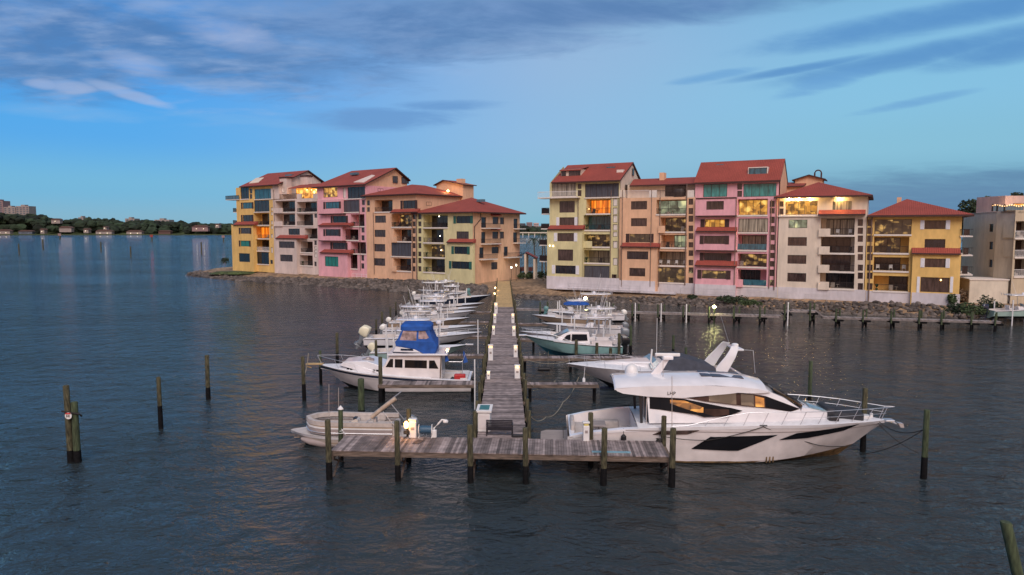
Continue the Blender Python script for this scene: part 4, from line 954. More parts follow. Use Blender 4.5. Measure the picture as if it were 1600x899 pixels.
J_.roofpoly([[(-.3, -1.1, ez), (W_+1.1, -1.1, ez), (pk[0], 6.5, pk[1])], [(-.3, 14, ez), (-.3, -1.1, ez), (pk[0], 6.5, pk[1])], [(W_+1.1, -1.1, ez), (W_+1.1, 14, ez), (pk[0], 6.5, pk[1])], [(W_+1.1, 14, ez), (-.3, 14, ez), (pk[0], 6.5, pk[1])]])
J_.cbox(351, 133, 375, 165, 7.5, 1.2, 'peach', 'chimney')
for y0, y1 in ((305, 348), (405, 451), (505, 556)):
    bal(J_, 693, y0, 762, y1, 0, .2, 'rail', d=9); J_.window(W_+.1, J_.h(700, y1)[1]+.25, W_+.8, J_.h(700, y0)[1], .5, 'glass_dark', 1)
J_.pipe(217, 235, 700, -.3, .1)
u, z = J_.h(586, 579, -.3); q = MB(); q.rings([(z-.15, u, -.95, .02, .02), (z, u, -.95, .13, .13), (z+.15, u, -.95, .02, .02)], 8); q.build('lamp_globe', 'bulb', J_.e)
# ------------------------------------------------------------------ marina materials
mat('deck_wood', (.265, .215, .205), .9, var=.25, scale=2.5, bump=.006, bscale=14, island=.55, stretch=(1, 1, 1), var2=.2, scale2=.6)
mat('deck_tan', (.52, .36, .17), .9, var=.2, scale=3, island=.15, bump=.006)
mat('beam_wood', (.16, .12, .095), .9, var=.35, scale=4, stretch=(.4, 1, 3), bump=.006)
mat('pile_wood', (.095, .088, .048), .9, var=.45, scale=5, stretch=(3, 3, .6), bump=.012, bscale=18, var2=.35, scale2=1.2)
mat('pile_green', (.058, .078, .038), .9, var=.4, scale=4, stretch=(3, 3, .5), bump=.01, bscale=18)
mat('pile_black', (.008, .008, .009), .85, spec=.15, var=.4, scale=6, bump=.01, bscale=20)
mat('gel_white', (.80, .79, .81), .18, var=.05, scale=1.2, coat=.4, var2=.06, scale2=.5)
mat('gel_warm', (.74, .69, .68), .22, var=.06, scale=1.5, coat=.4, var2=.1, scale2=.6)
mat('gel_cream', (.58, .52, .46), .2, var=.04, coat=.3); mat('gel_tan', (.42, .31, .22), .25, var=.06, coat=.3)
mat('gel_teal', (.26, .46, .45), .2, var=.06, coat=.3); mat('gel_mint', (.36, .50, .46), .2, var=.05, coat=.3)
mat('gel_navy', (.02, .028, .055), .15, var=.1, coat=.4); mat('gel_grey', (.34, .29, .28), .22, var=.05, coat=.3)
mat('bottom_blue', (.015, .10, .15), .5, var=.2); mat('bottom_black', (.015, .014, .016), .5, var=.3); mat('bottom_brown', (.15, .09, .035), .7, var=.4, scale=4)
mat('deck_white', (.78, .77, .78), .45, var=.06, scale=4); mat('nonskid', (.58, .55, .54), .8, var=.06, scale=20); mat('cockpit', (.55, .50, .47), .6, var=.08)
mat('vinyl', (.52, .46, .42), .55, var=.1, scale=4, bump=.01, bscale=6); mat('vinyl_white', (.70, .67, .66), .5, var=.08, scale=4, bump=.01, bscale=6); mat('canvas_black', (.03, .032, .04), .75, var=.25, bump=.03, bscale=3)
mat('canvas_blue', (.012, .085, .36), .75, var=.2, scale=2, bump=.02, bscale=4); mat('canvas_navy', (.05, .055, .075), .8, var=.2, scale=2, bump=.03, bscale=3); mat('canvas_tan', (.45, .36, .28), .85, var=.15, bump=.02, bscale=6)
mat('steel', (.6, .6, .62), .4, metal=.7, var=0); mat('alu', (.6, .6, .6), .35, metal=.8, var=0)
mat('ob_grey', (.16, .18, .2), .3, var=.05, coat=.3); mat('ob_black', (.014, .015, .018), .25, var=.1, coat=.3); mat('ob_white', (.74, .73, .68), .25, var=.03, coat=.3); mat('ob_cream', (.72, .68, .50), .3, var=.03); mat('ob_teal', (.12, .26, .26), .3, var=.05)
mat('yglass', (.010, .011, .014), .05, var=.2, scale=.6, spec=.1); mat('yglass_brown', (.07, .038, .03), .08, var=.4, scale=.9, spec=.25); mat('glass_clear', (.25, .33, .35), .05, var=.2, spec=.7)
litmat('cabin_glow', (.45, .16, .03), (1.0, .48, .10), (1.4, 1.4, 1.8), 1.0, .1); litmat('cabin_soft', (.20, .13, .09), (.50, .32, .20), (.8, .8, .8), .55, .5)
mat('plastic_white', (.74, .73, .72), .4, var=.04); mat('plastic_yellow', (.70, .60, .20), .4, var=.04); mat('dark_plastic', (.02, .02, .025), .4, var=.1); mat('rubber_black', (.012, .012, .014), .6, var=.1)
mat('rope', (.30, .26, .19), .9, var=.2, scale=20); mat('rope_dark', (.025, .022, .02), .9, var=.1); mat('hose_blue', (.03, .09, .16), .5, var=.2, scale=20); mat('hose_red', (.5, .03, .03), .5, var=.2)
mat('teal_sink', (.05, .17, .17), .3, var=.1); mat('slate_slat', (.022, .02, .027), .8, var=.2, scale=5, island=.25); mat('blue_board', (.20, .38, .46), .6, var=.2); mat('red_paint', (.6, .04, .04), .6, var=.1); mat('mat_grey', (.10, .075, .07), .9, var=.2)
mat('teak_grey', (.34, .29, .27), .7, var=.2, scale=3, stretch=(.5, 12, 1))
mat('gold_text', (.03, .028, .03), .4, var=0)

def text_mesh(name, body, size, m_, parent, loc, rot, ext=.004):
    cu = bpy.data.curves.new(name, 'FONT'); cu.body = body; cu.size = size; cu.extrude = ext; cu.align_x = 'CENTER'
    o = bpy.data.objects.new(name, cu); COL.objects.link(o); cu.materials.append(MATS[m_])
    me = bpy.data.meshes.new_from_object(o); bpy.data.objects.remove(o); o = bpy.data.objects.new(name, me); COL.objects.link(o)
    if not me.materials: me.materials.append(MATS[m_])
    o.parent = parent; o.location = loc; o.rotation_euler = rot; return o
# ------------------------------------------------------------------ piles
def pile_at(x, y, top, r=.15, label=None, name='mooring_pile', band=None, cap=None, m_='pile_wood', lean=(0, 0), parent=None, group='mooring piles standing free in the water', bottom=-1.5):
    if lean == (0, 0): lean = (R.uniform(-.014, .014), R.uniform(-.014, .014))
    r *= R.uniform(.84, .98)
    q = MB(); band = (band if band is not None else min(top*.45, 1.1))+R.uniform(-.08, .08)
    segs = [(bottom, 1), (band, 1), (band, 0), (top-.03, 0), (top, 0)]
    n = 12; rr = []; prev = None
    def ring(z, k=1.0):
        t = (z-bottom)/(top-bottom); return [(lean[0]*z+r*k*(1.05-.08*t)*cos(2*pi*j/n), lean[1]*z+r*k*(1.05-.08*t)*sin(2*pi*j/n), z) for j in range(n)]
    q.mi = 1; q.loft([ring(bottom), ring(band*.5, 1.03), ring(band, 1.0)], True, False)
    q.mi = 0; q.loft([ring(band, .97), ring((band+top)/2, .95), ring(top-.04, .95), ring(top, .85)], True, True)
    o = q.build(name, [m_, 'pile_black'], parent, True); o.location = (x, y, 0)
    if parent is None: tag(o, label, 'pile', group)
    if cap:
        c_ = MB(); c_.rings([(top+.003, lean[0]*top, lean[1]*top, r*1.1, r*1.1), (top+.05, lean[0]*top, lean[1]*top, r*1.1, r*1.1), (top+.22, lean[0]*top, lean[1]*top, .02, .02)], 12); c_.build('pile_cap', cap, o)
    return o
def pile_px(px, ytop, ywater, label, r=.15, **k):
    x, y, _ = P(px, ywater, 0); top = PY(px, ytop, y)[2]
    return pile_at(x, y, top, r, label, **k)
# ------------------------------------------------------------------ docks
DZ = 1.5
c_fl, c_fr = P(517, 703.5, DZ), P(1046, 713.5, DZ)
TROT = atan2(c_fr[1]-c_fl[1], c_fr[0]-c_fl[0]); TL_ = math.hypot(c_fr[0]-c_fl[0], c_fr[1]-c_fl[1])
TF = Frame(c_fl[0], c_fl[1], TROT); TW = 2.55
th = thing('dock_platform', 'weathered wooden T-shaped dock end of grey planks in front of the yacht and pontoon boat', 'dock', (c_fl[0], c_fl[1], 0), TROT)
q = MB(); x = 0; rr_ = random.Random(3)
while x < TL_-.02:
    w_ = .14; q.box(x, -.04+rr_.uniform(-.03, .03), DZ-.04, min(x+w_-.012, TL_), TW+rr_.uniform(-.02, .02), DZ+rr_.uniform(-.004, .004)); x += w_
q.build('deck_planks', 'deck_wood', th)
q = MB()
for y0 in (.0, TW-.1): q.box(.02, y0, DZ-.32, TL_-.02, y0+.08, DZ-.045)
for y0 in (.85, 1.7): q.box(.1, y0, DZ-.3, TL_-.1, y0+.08, DZ-.048)
q.build('stringers', 'beam_wood', th)
def tpile(px, ytop, ywater, parent, fr, r=.15, **k):
    x, y, _ = P(px, ywater, 0); top = PY(px, ytop, y)[2]; lx, ly = fr.loc(x, y)
    return pile_at(lx, ly, top, r, None, name='piling', parent=parent, **k)
fpx = [(512.5, 658, 752), (620, 660.5, 755), (736, 662, 752), (822, 664, 750), (942.5, 667.5, 757), (1050, 670, 762)]
plocs = []
for px, yt, yw in fpx:
    lx = TF.loc(*P(px, yw, 0)[:2])[0]; top = PY(px, yt, P(px, yw, 0)[1])[2]
    pile_at(lx, -.22, top, .17, None, name='piling', parent=th, band=.95); plocs.append(lx)
for px, yt, cap in ((526.5, 640, 'plastic_white'), (636, 639, None), (923, 645, None), (1034.5, 650, None)):
    lx, ly = TF.loc(*P(px, 684, DZ)[:2]); top = 3.1
    pile_at(lx, TW+.2, TF and PY(px, yt, TF.w(lx, TW+.2)[1])[2], .16, None, name='piling', parent=th, band=.95, cap=cap, m_='pile_green' if px < 600 else 'pile_wood')
for lx in plocs:
    q = MB(); q.tube([(lx+.05, -.1, -.2), (lx+.05, TW-.1, DZ-.3)], .06, 5); q.tube([(lx-.05, TW-.1, .0), (lx-.05, -.1, DZ-.35)], .05, 5)
    q.box(lx-.16, 0, DZ-.5, lx+.16, TW, DZ-.325); q.build('cross_brace', 'beam_wood', th)
# main walkway
m0, m1 = P(754, 628, DZ), P(816.4, 628, DZ); m2, m3 = P(774.5, 480, DZ), P(801, 480, DZ)
mx0 = (m0[0]+m1[0])/2; mx1 = (m2[0]+m3[0])/2; MW = (m1[0]-m0[0]+.05)
MY0 = TF.w(TF.loc(mx0, 38)[0], TW)[1]+.02; MY1 = m2[1]
MROT = atan2(-(mx1-mx0), MY1-m0[1])     # lean of the walkway axis from +Y
x_at = lambda Y: mx0+(mx1-mx0)*(Y-m0[1])/(MY1-m0[1])
MF = Frame(x_at(MY0), MY0, pi/2+MROT)   # local x runs away from the camera, local y to the left
ML = MY1-MY0
mw = thing('walkway_dock', 'long straight dock of reddish brown planks running from the T end to the shore', 'dock', (MF.o[0], MF.o[1], 0), pi/2+MROT)
q = MB(); x = 0
while x < ML:
    q.box(x, -MW/2+rr_.uniform(-.02, .02), DZ-.04, x+.135, MW/2+rr_.uniform(-.02, .02), DZ+rr_.uniform(-.004, .004)); x += .147
q.build('deck_planks', 'deck_wood', mw)
q = MB()
for y0 in (-MW/2+.02, MW/2-.1, -.04): q.box(.05, y0, DZ-.3, ML, y0+.08, DZ-.045)
q.build('stringers', 'beam_wood', mw)
x = 1.2; i = 0
while x < ML:
    for sgn in (-1, 1):
        pile_at(x, sgn*(MW/2+.2), DZ+(1.25 if i % 2 == 0 else .9)+R.uniform(-.2, .2), .14, None, name='piling', parent=mw, band=.9)
    q = MB(); q.box(x-.1, -MW/2-.25, DZ-.48, x+.1, MW/2+.25, DZ-.305); q.build('cross_beam', 'beam_wood', mw)
    x += 4.0 if i < 6 else 5.5; i += 1
# tan gangway to the shore
g0 = MF.w(ML+.02, 0); ge = P(787, 440, GZ+.25); GL_ = math.hypot(ge[0]-g0[0], ge[1]-g0[1]); grot = atan2(ge[1]-g0[1], ge[0]-g0[0])
gg = thing('gangway', 'pale tan planked gangway between the brown dock and the shore', 'gangway', (g0[0], g0[1], 0), grot)
q = MB(); x = 0
while x < GL_:
    z = lerp(DZ, GZ+.25, min(1, x/GL_*1.1)); z2 = lerp(DZ, GZ+.25, min(1, (x+.3)/GL_*1.1))
    q.box(x, -MW/2+.05, z-.05, x+.285, MW/2-.05, z); x += .3
q.build('deck_planks', 'deck_tan', gg)
q = MB()
for y0 in (-MW/2+.05, MW/2-.13): q.box(0, y0, DZ-.3, GL_, y0+.08, DZ-.055)
q.build('stringers', 'beam_wood', gg)
for s_ in (-1, 1):
    q = MB()
    for i in range(9):
        x = lerp(.3, GL_-.2, i/8); q.box(x-.06, s_*(MW/2+.02)-.06, -1.2 if i < 6 else 1, x+.06, s_*(MW/2+.02)+.06, DZ+(1.15))
    q.box(.3, s_*(MW/2+.02)-.03, DZ+1.16, GL_-.2, s_*(MW/2+.02)+.03, DZ+1.22)
    q.build('handrail', 'pile_wood', gg)
# finger piers
def finger(Y, x0, x1, w_, label, z=DZ-.1, side=1):
    X0, X1 = PY(x0, 500, Y)[0], PY(x1, 500, Y)[0]
    e = thing('finger_pier', label, 'pier', (X0, Y, 0), 0, 'finger piers between the boat slips')
    q = MB(); x = 0; L_ = X1-X0
    while x < L_-.05: q.box(x, -w_/2+rr_.uniform(-.015, .015), z-.04, min(x+.135, L_), w_/2+rr_.uniform(-.015, .015), z+rr_.uniform(-.003, .003)); x += .147
    q.build('deck_planks', 'deck_wood', e)
    q = MB(); q.box(0, -w_/2, z-.28, L_, -w_/2+.07, z-.045); q.box(0, w_/2-.07, z-.28, L_, w_/2, z-.045); q.build('stringers', 'beam_wood', e)
    n_ = max(2, int(L_/4)+1)
    for i in range(n_):
        x = lerp(.3, L_-.3, i/(n_-1))
        q = MB(); q.cyl(x, 0, -1.2, z-.281, .13, 10); q.box(x-.08, -w_/2-.05, z-.42, x+.08, w_/2+.05, z-.282); q.build('piling', 'pile_black', e)
    return e
finger(51.2, 591, 744, 1.3, 'wooden finger pier in front of the trawler with the blue canopy')
finger(62.8, 655, 760, .9, 'left finger pier beyond the trawler, in front of the mint hulled boat'); finger(74, 680, 766, .8, 'left finger pier behind the white bowrider'); finger(85.5, 700, 770, .8, 'left finger pier behind the tan hulled boat'); finger(96, 715, 773, .8, 'farthest left finger pier by the navy hulled boats')
finger(50.9, 822, 936, .8, 'narrow finger pier under the bow of the white cruiser'); finger(61.6, 815, 1040, 1.1, 'long finger pier in front of the teal hulled boat'); finger(72, 805, 838, .8, 'short right finger pier behind the teal hulled boat'); finger(84, 803, 870, .8, 'right finger pier behind the beige hulled boat')
# free piles
pile_px(111, 602, 722, 'tall dark piling of the lashed pair at the left, carrying a small round sign', .2, band=.7, group='lashed pair of pilings')
pile_px(121.5, 628, 722, 'short thick piling of the lashed pair at the left edge of the marina', .2, band=.7, group='lashed pair of pilings', m_='pile_green')
xa, ya, _ = P(116, 722, 0); sg = thing('round_sign', 'small round white sign with a red top strapped to the lashed pilings', 'sign', PY(107, 650, ya-.3), 0)
q = MB(); q.loft([[(rr*cos(2*pi*i/16), -.02*k, rr*sin(2*pi*i/16)) for i in range(16)] for k, rr in ((0, .19), (1, .19))], True, True); q.build('sign_face', 'plastic_white', sg)
q = MB(); q.box(-.13, -.045, .1, .13, -.022, .17); q.build('sign_band', 'red_paint', sg)
q = MB(); q.box(-.1, -.04, -.08, -.05, -.022, .06); q.box(.02, -.04, -.08, .07, -.022, .06); q.box(-.05, -.038, -.02, .02, -.023, .01); q.build('sign_marks', 'mat_grey', sg)
q = MB(); zz_ = PY(116, 643, ya)[2]; q.tube([(xa-.42, ya-.18, zz_+.06), (xa+.1, ya-.27, zz_), (xa+.48, ya-.12, zz_-.12), (xa+.5, ya+.1, zz_-.3)], .05, 6)
tag(q.build('lashing_strap', 'rope_dark'), 'dark strap lashed round the pair of pilings above the round sign', 'strap')
pile_px(251.5, 589, 670, 'straight piling with a brown top and black base, second from the left', .17, band=1.55)
pile_px(325.5, 555, 624, 'piling standing alone behind the black based one, left of the trawler bow', .17, band=1.0)
pile_px(475.5, 557, 626, 'piling just off the bow pulpit of the trawler', .17, band=1.35)
pile_px(501.5, 548, 600, 'thin dark piling right behind the trawler bow pulpit', .14, band=1.4, m_='pile_green')
pile_px(527, 520, 570, 'piling beyond the trawler foredeck, left of the cream outboards', .16)
pile_px(565, 592, 664, 'thick frayed piling between the pontoon boat and the trawler', .25, m_='pile_green')
pile_px(595, 558, 629, 'piling at the outer end of the pier in front of the trawler', .17)
pile_px(588, 532, 575, 'piling beside the stern of the mint hulled boat', .15); pile_px(576, 510, 545, 'small piling at the outer end of the third left slip', .15)
pile_px(588, 499, 531, 'outer piling left of the white hardtop boat', .15); pile_px(597.5, 487, 525, 'taller piling left of the white hardtop boat', .16); pile_px(610, 480, 508, 'far piling left of the boats with twin grey outboards', .14); pile_px(619, 472, 498, 'farthest piling of the left outer row', .14)
pile_px(639, 445, 492, 'slender mast like pole beyond the left boats', .07)
pile_px(1443, 640, 748, 'tall green brown piling with a black base off the yacht bow', .17, band=1.15, m_='pile_green')
pile_px(1264, 564, 640, 'green piling behind the rail of the yacht foredeck', .16, m_='pile_green')
pile_px(1348, 606, 706, 'dark piling behind the tip of the yacht bow', .16)
pile_px(1051.5, 524, 563, 'green piling beyond the white cruiser windshield', .16, m_='pile_green')
pile_px(1071, 543, 578, 'piling beyond the canvas of the white cruiser', .16, m_='pile_green')
pile_px(985, 509, 555, 'piling beside the grey outboards behind the teal boat', .16, m_='pile_green')
for px, yt, yw, lb in ((900, 531, 572, 'left piling of three beside the teal hull'), (932, 536, 574, 'middle piling of three beside the teal hull'), (967, 521, 573, 'right piling of three beside the teal hull'), (953.5, 544, 574, 'short stub piling at the teal boat stern')): pile_px(px, yt, yw, lb, .18)
x, y, _ = P(1606, 968, 0); pile_at(x, y, 3.35, .2, 'leaning green piling at the bottom right corner, nearest the camera', lean=(-.27, .02), m_='pile_green', band=-.5)
# ------------------------------------------------------------------ boats
class Hull:
    def __init__(s, L, B, zs, zc=.15, zk=-.45, rc=.12, rk=.3, st=.88, tm=.45, p=2.2, flare=.5, n=22, cr=.45, fe=.62):
        s.L, s.B, s.zs, s.zc, s.zk, s.rc, s.rk, s.st, s.tm, s.p, s.flare, s.n = L, B, zs, zc, zk, rc, rk, st, tm, p, flare, n
        s.levels = [[], [], [], []]
        for i in range(n+1):
            t = i/n; t = 1-(1-t)**1.25
            fs = s.f(t, p); fc = s.f(t, p*fe) if t > tm else s.f(t, p)
            zz = zs(t); c_ = zc+(zz-zc)*cr*max(0, (t-.6)/.4)**1.6
            bs, bc = B*fs, B*.86*fc
            k = lerp(.6, flare, max(0, (t-.4)/.6))
            s.levels[0].append((t*L*(1-rk)+L*.0, 0 if t > 0 else 0, lerp(zk, zk*.4, max(0, (t-.7)/.3)**2)))
            s.levels[1].append((t*L*(1-rc), bc, c_))
            s.levels[2].append((t*L*(1-rc*.5), lerp(bc, bs, k), lerp(c_, zz, .52)))
            s.levels[3].append((t*L, bs, zz))
    def f(s, t, p):
        if t <= s.tm: u = t/s.tm; return lerp(s.st, 1, 1-(1-u)**2)
        u = (t-s.tm)/(1-s.tm); return max(0.0, 1-u**p)
    def y_at(s, x, z):
        pts = []
        for lv in s.levels:
            pts.append((interp([p[0] for p in lv], [p[1] for p in lv], x), interp([p[0] for p in lv], [p[2] for p in lv], x)))
            if x > lv[-1][0]: pts[-1] = (0, lv[-1][2])
        for a, b_ in zip(pts, pts[1:]):
            if a[1] <= z <= b_[1]: return lerp(a[0], b_[0], (z-a[1])/max(1e-6, b_[1]-a[1]))
        return pts[-1][0] if z > pts[-1][1] else pts[0][0]
    def b(s, x): lv = s.levels[3]; return interp([p[0] for p in lv], [p[1] for p in lv], x)
    def z(s, x): lv = s.levels[3]; return interp([p[0] for p in lv], [p[2] for p in lv], x)
    def build(s, parent, top='gel_white', bottom='bottom_black', name='hull'):
        q = MB(); n = len(s.levels[0])
        def ring(i):
            l = [lv[i] for lv in s.levels]
            return [(p[0], -p[1], p[2]) for p in l[::-1]]+[(p[0], p[1], p[2]) for p in l[1:]]
        rings = [ring(i) for i in range(n)]
        m = len(rings[0]); 
        for i in range(n-1):
            for j in range(m-1):
                q.mi = 1 if j in (2, 3) else 0
                q.add([rings[i][j], rings[i][j+1], rings[i+1][j+1], rings[i+1][j]], [(0, 1, 2, 3)])
        q.mi = 0; q.add(rings[0], [tuple(range(m))])
        o = q.build(name, [top, bottom], parent, False)
        import bmesh
        bm = bmesh.new(); bm.from_mesh(o.data); bmesh.ops.remove_doubles(bm, verts=bm.verts, dist=.001); bmesh.ops.recalc_face_normals(bm, faces=bm.faces); bm.to_mesh(o.data); bm.free()
        o.data.polygons.foreach_set('use_smooth', [True]*len(o.data.polygons))
        try: o.data.set_sharp_from_angle(angle=radians(32))
        except Exception: pass
        return o
    def band(s, parent, m_, x0, x1, zlo, zhi, name, eps=.012, n=30, sides=(-1, 1)):
        """a strip on the hull side between two heights (functions of x)"""
        for sg in sides:
            q = MB(); a = []; b_ = []; c_ = []
            for i in range(n+1):
                x = lerp(x0, x1, i/n); l, h_ = zlo(x), zhi(x); 
                a.append((x, sg*(s.y_at(x, l)+eps), l)); c_.append((x, sg*(s.y_at(x, (l+h_)/2)+eps), (l+h_)/2)); b_.append((x, sg*(s.y_at(x, h_)+eps), h_))
            q.loft([a, c_, b_], False); q.build(name, m_, parent, True)
    def deck(s, parent, x0, x1, m_, dz=-.03, inset=.02, camber=.08, name='deck', n=16):
        q = MB(); rr = []
        for i in range(n+1):
            x = lerp(x0, x1, i/n); b_ = max(0.01, s.b(x)-inset); z = s.z(x)+dz
            rr.append([(x, b_*k, z+camber*(1-k*k)*min(1, b_/s.B*1.3)) for k in (-1, -.85, -.5, 0, .5, .85, 1)])
        q.loft(rr, False); return q.build(name, m_, parent, True)
    def liner(s, parent, x0, x1, floor, m_='cockpit', cap='gel_white', inset=.2, dz=.0, n=16):
        """open cockpit: cap rail, inner sides, floor"""
        q = MB(); r = MB()
        A_, B_, C2 = [], [], []
        for i in range(n+1):
            x = lerp(x0, x1, i/n); b_ = s.b(x); z = s.z(x)+dz; bi = max(.05, b_-inset)
            A_.append((x, b_+.015, z)); B_.append((x, bi, z+.015)); C2.append((x, max(.02, min(bi*.93, s.y_at(x, floor)-.06)), floor))
        for sg in (-1, 1):
            F_ = lambda L_: [(p[0], sg*p[1], p[2]) for p in L_]
            r.loft([F_([(p[0], p[1], p[2]-.06) for p in A_]), F_(A_), F_(B_)], False); q.loft([F_(B_), F_(C2)], False)
        q.loft([[(p[0], -p[1], p[2]) for p in C2], C2], False)
        q.quad((x1, -B_[-1][1], B_[-1][2]), (x1, B_[-1][1], B_[-1][2]), (x1, C2[-1][1], floor), (x1, -C2[-1][1], floor))
        q.quad((x0, -B_[0][1], B_[0][2]), (x0, B_[0][1], B_[0][2]), (x0, C2[0][1], floor), (x0, -C2[0][1], floor))
        r.box(x0-.04, -A_[0][1], A_[0][2]-.05, x0+inset*.8, A_[0][1], A_[0][2]+.012)
        r.build('gunwale', cap, parent, True); q.build('cockpit_liner', m_, parent)
    def rail(s, parent, x0, x1, h_, step=1.1, m_='steel', inset=.08, closed=True, r=.018, name='bow_rail', mid=False, back=0.0):
        q = MB(); xs = []; x = x0
        n = max(3, int((x1-x0)/step))
        pts = {-1: [], 1: []}
        for sg in (-1, 1):
            for i in range(n+1):
                x = lerp(x0, x1, i/n); hh_ = h_*(min(1, .35+i/n*1.6)); b_ = max(.03, s.b(x)-inset)
                top = (x+back*hh_, sg*b_, s.z(x)+hh_); pts[sg].append(top)
                q.tube([(x-.1*h_, sg*b_, s.z(x)), top], r*.8, 5)
            if mid: q.tube([(lerp(x0, x1, i/n), sg*max(.03, s.b(lerp(x0, x1, i/n))-inset), s.z(lerp(x0, x1, i/n))+h_*.5) for i in range(n//3, n+1)], r*.6, 5)
        path = [(x0-.5, pts[-1][0][1], s.z(x0))]+pts[-1]+([(x1+.12, 0, pts[1][-1][2])] if closed else [])+pts[1][::-1]+[(x0-.5, pts[1][0][1], s.z(x0))]
        q.tube(path, r, 6); return q.build(name, m_, parent, True)
def body(q, poly, w, ny=1):
    """side outline poly [(x,z)] spread to +-w(x,z)"""
    ra = [(x, -w(x, z), z) for x, z in poly]; rb_ = [(x, w(x, z), z) for x, z in poly]
    q.loft([ra, rb_], True, True)
def bev(o, w=.05, seg=2, ang=40):
    m_ = o.modifiers.new('bevel', 'BEVEL'); m_.width = w; m_.segments = seg; m_.limit_method = 'ANGLE'; m_.angle_limit = radians(ang)
    o.data.polygons.foreach_set('use_smooth', [True]*len(o.data.polygons)); 
    try: o.data.set_sharp_from_angle(angle=radians(50))
    except Exception: pass
    return o
def outboard(parent, x, y, z, m_='ob_white', s_=1.0, tilt=0.0):
    """transom mounted engine; cowl on top, leg and propeller below; aft is -x"""
    e = []
    def T(p):
        a, b_, c_ = p[0]*s_, p[1]*s_, p[2]*s_; ct, st_ = cos(tilt), sin(tilt)
        return (x+a*ct+c_*st_, y+b_, z-a*st_+c_*ct)
    q = MB(); q.rings([(.20, -.28, 0, .22, .14), (.30, -.33, 0, .34, .2), (.6, -.36, 0, .36, .21), (.84, -.32, 0, .30, .18), (.92, -.26, 0, .2, .12)], 16, 4.5)
    q.v = [T(p) for p in q.v]; cw_ = q.build('outboard_engine', m_, parent, True)
    q = MB(); q.rings([(-.55, -.25, 0, .13, .06), (-.1, -.25, 0, .16, .08), (.22, -.30, 0, .22, .13)], 10, 3)
    q.box(-.2, -.12, -.1, .02, .12, .12)
    q.ringsx([(-.55, 0, -.62, .02, .03), (-.45, 0, -.62, .06, .07), (-.1, 0, -.62, .05, .06), (.02, 0, -.62, .01, .02)], 8)
    q.prism([(-.35, -.68), (-.15, -.68), (-.2, -.9), (-.32, -.88)], 'y', -.012, .012); q.box(-.5, -.14, -.42, -.1, .14, -.40)
    q.v = [T(p) for p in q.v]; q.build('drive_leg', 'ob_grey' if m_ in ('ob_white', 'ob_cream') else m_, cw_, True)
    q = MB()
    for k in range(3):
        a = k*2*pi/3; q.add([(-.56, .03*cos(a), -.62+.03*sin(a)), (-.6, .17*cos(a-.3), -.62+.17*sin(a-.3)), (-.62, .19*cos(a+.1), -.62+.19*sin(a+.1)), (-.56, .15*cos(a+.5), -.62+.15*sin(a+.5))], [(0, 1, 2, 3)])
    q.v = [T(p) for p in q.v]; q.build('propeller', 'steel', cw_)
    return cw_
def ttop(parent, x, z0, z1, lx, wy, m_='gel_white', rods=5, frame='alu', zf=.6):
    q = MB(); q.rings([(z1, x, 0, lx/2-.05, wy-.05), (z1+.03, x, 0, lx/2, wy), (z1+.09, x, 0, lx/2-.02, wy-.02), (z1+.13, x, 0, lx/2-.3, wy-.25)], 20, 5); t_ = q.build('hardtop', m_, parent, True)
    q = MB()
    for sy in (-1, 1):
        for sx, tx in ((-.55, -.3), (.45, .25)):
            q.tube([(x+tx*lx*.7, sy*.55, z0), (x+sx*lx*.62, sy*(wy-.2), z1)], .028, 6)
        q.tube([(x-.55*.62*lx, -(wy-.2), z1-.03), (x-.55*.62*lx, (wy-.2), z1-.03)], .02, 5)
        q.tube([(x-.38*lx, sy*(wy-.2), z1-.03), (x+.36*lx, sy*(wy-.2), z1-.03)], .022, 6)
    q.build('hardtop_frame', frame, t_, True)
    q = MB()
    for i in range(rods): yy = lerp(-wy+.25, wy-.25, i/max(1, rods-1)); q.tube([(x-lx/2-.02, yy, z1-.1), (x-lx/2-.15, yy, z1+.28)], .028, 6)
    q.build('rod_holders', frame, t_, True)
    q = MB(); q.rings([(z1+.131, x+.2, 0, .22, .22), (z1+.3, x+.2, 0, .22, .22), (z1+.36, x+.2, 0, .12, .12)], 12); q.build('radar_dome', 'gel_white', t_, True)
    return t_
def boat_root(label, px, py, Y, bow_right=True, z=0.0, name='motorboat', cat='boat', group='boats moored along the dock', rot=0.0, L=8):
    """root at the stern; px = pixel column of the bow tip"""
    bx = PY(px, py, Y)[0]; r = rot if bow_right else pi+rot
    sx = bx-L*cos(r); sy = Y-L*sin(r)
    e = thing(name, label, cat, (sx, sy, z), r, group)
    return e, Frame(sx, sy, r)
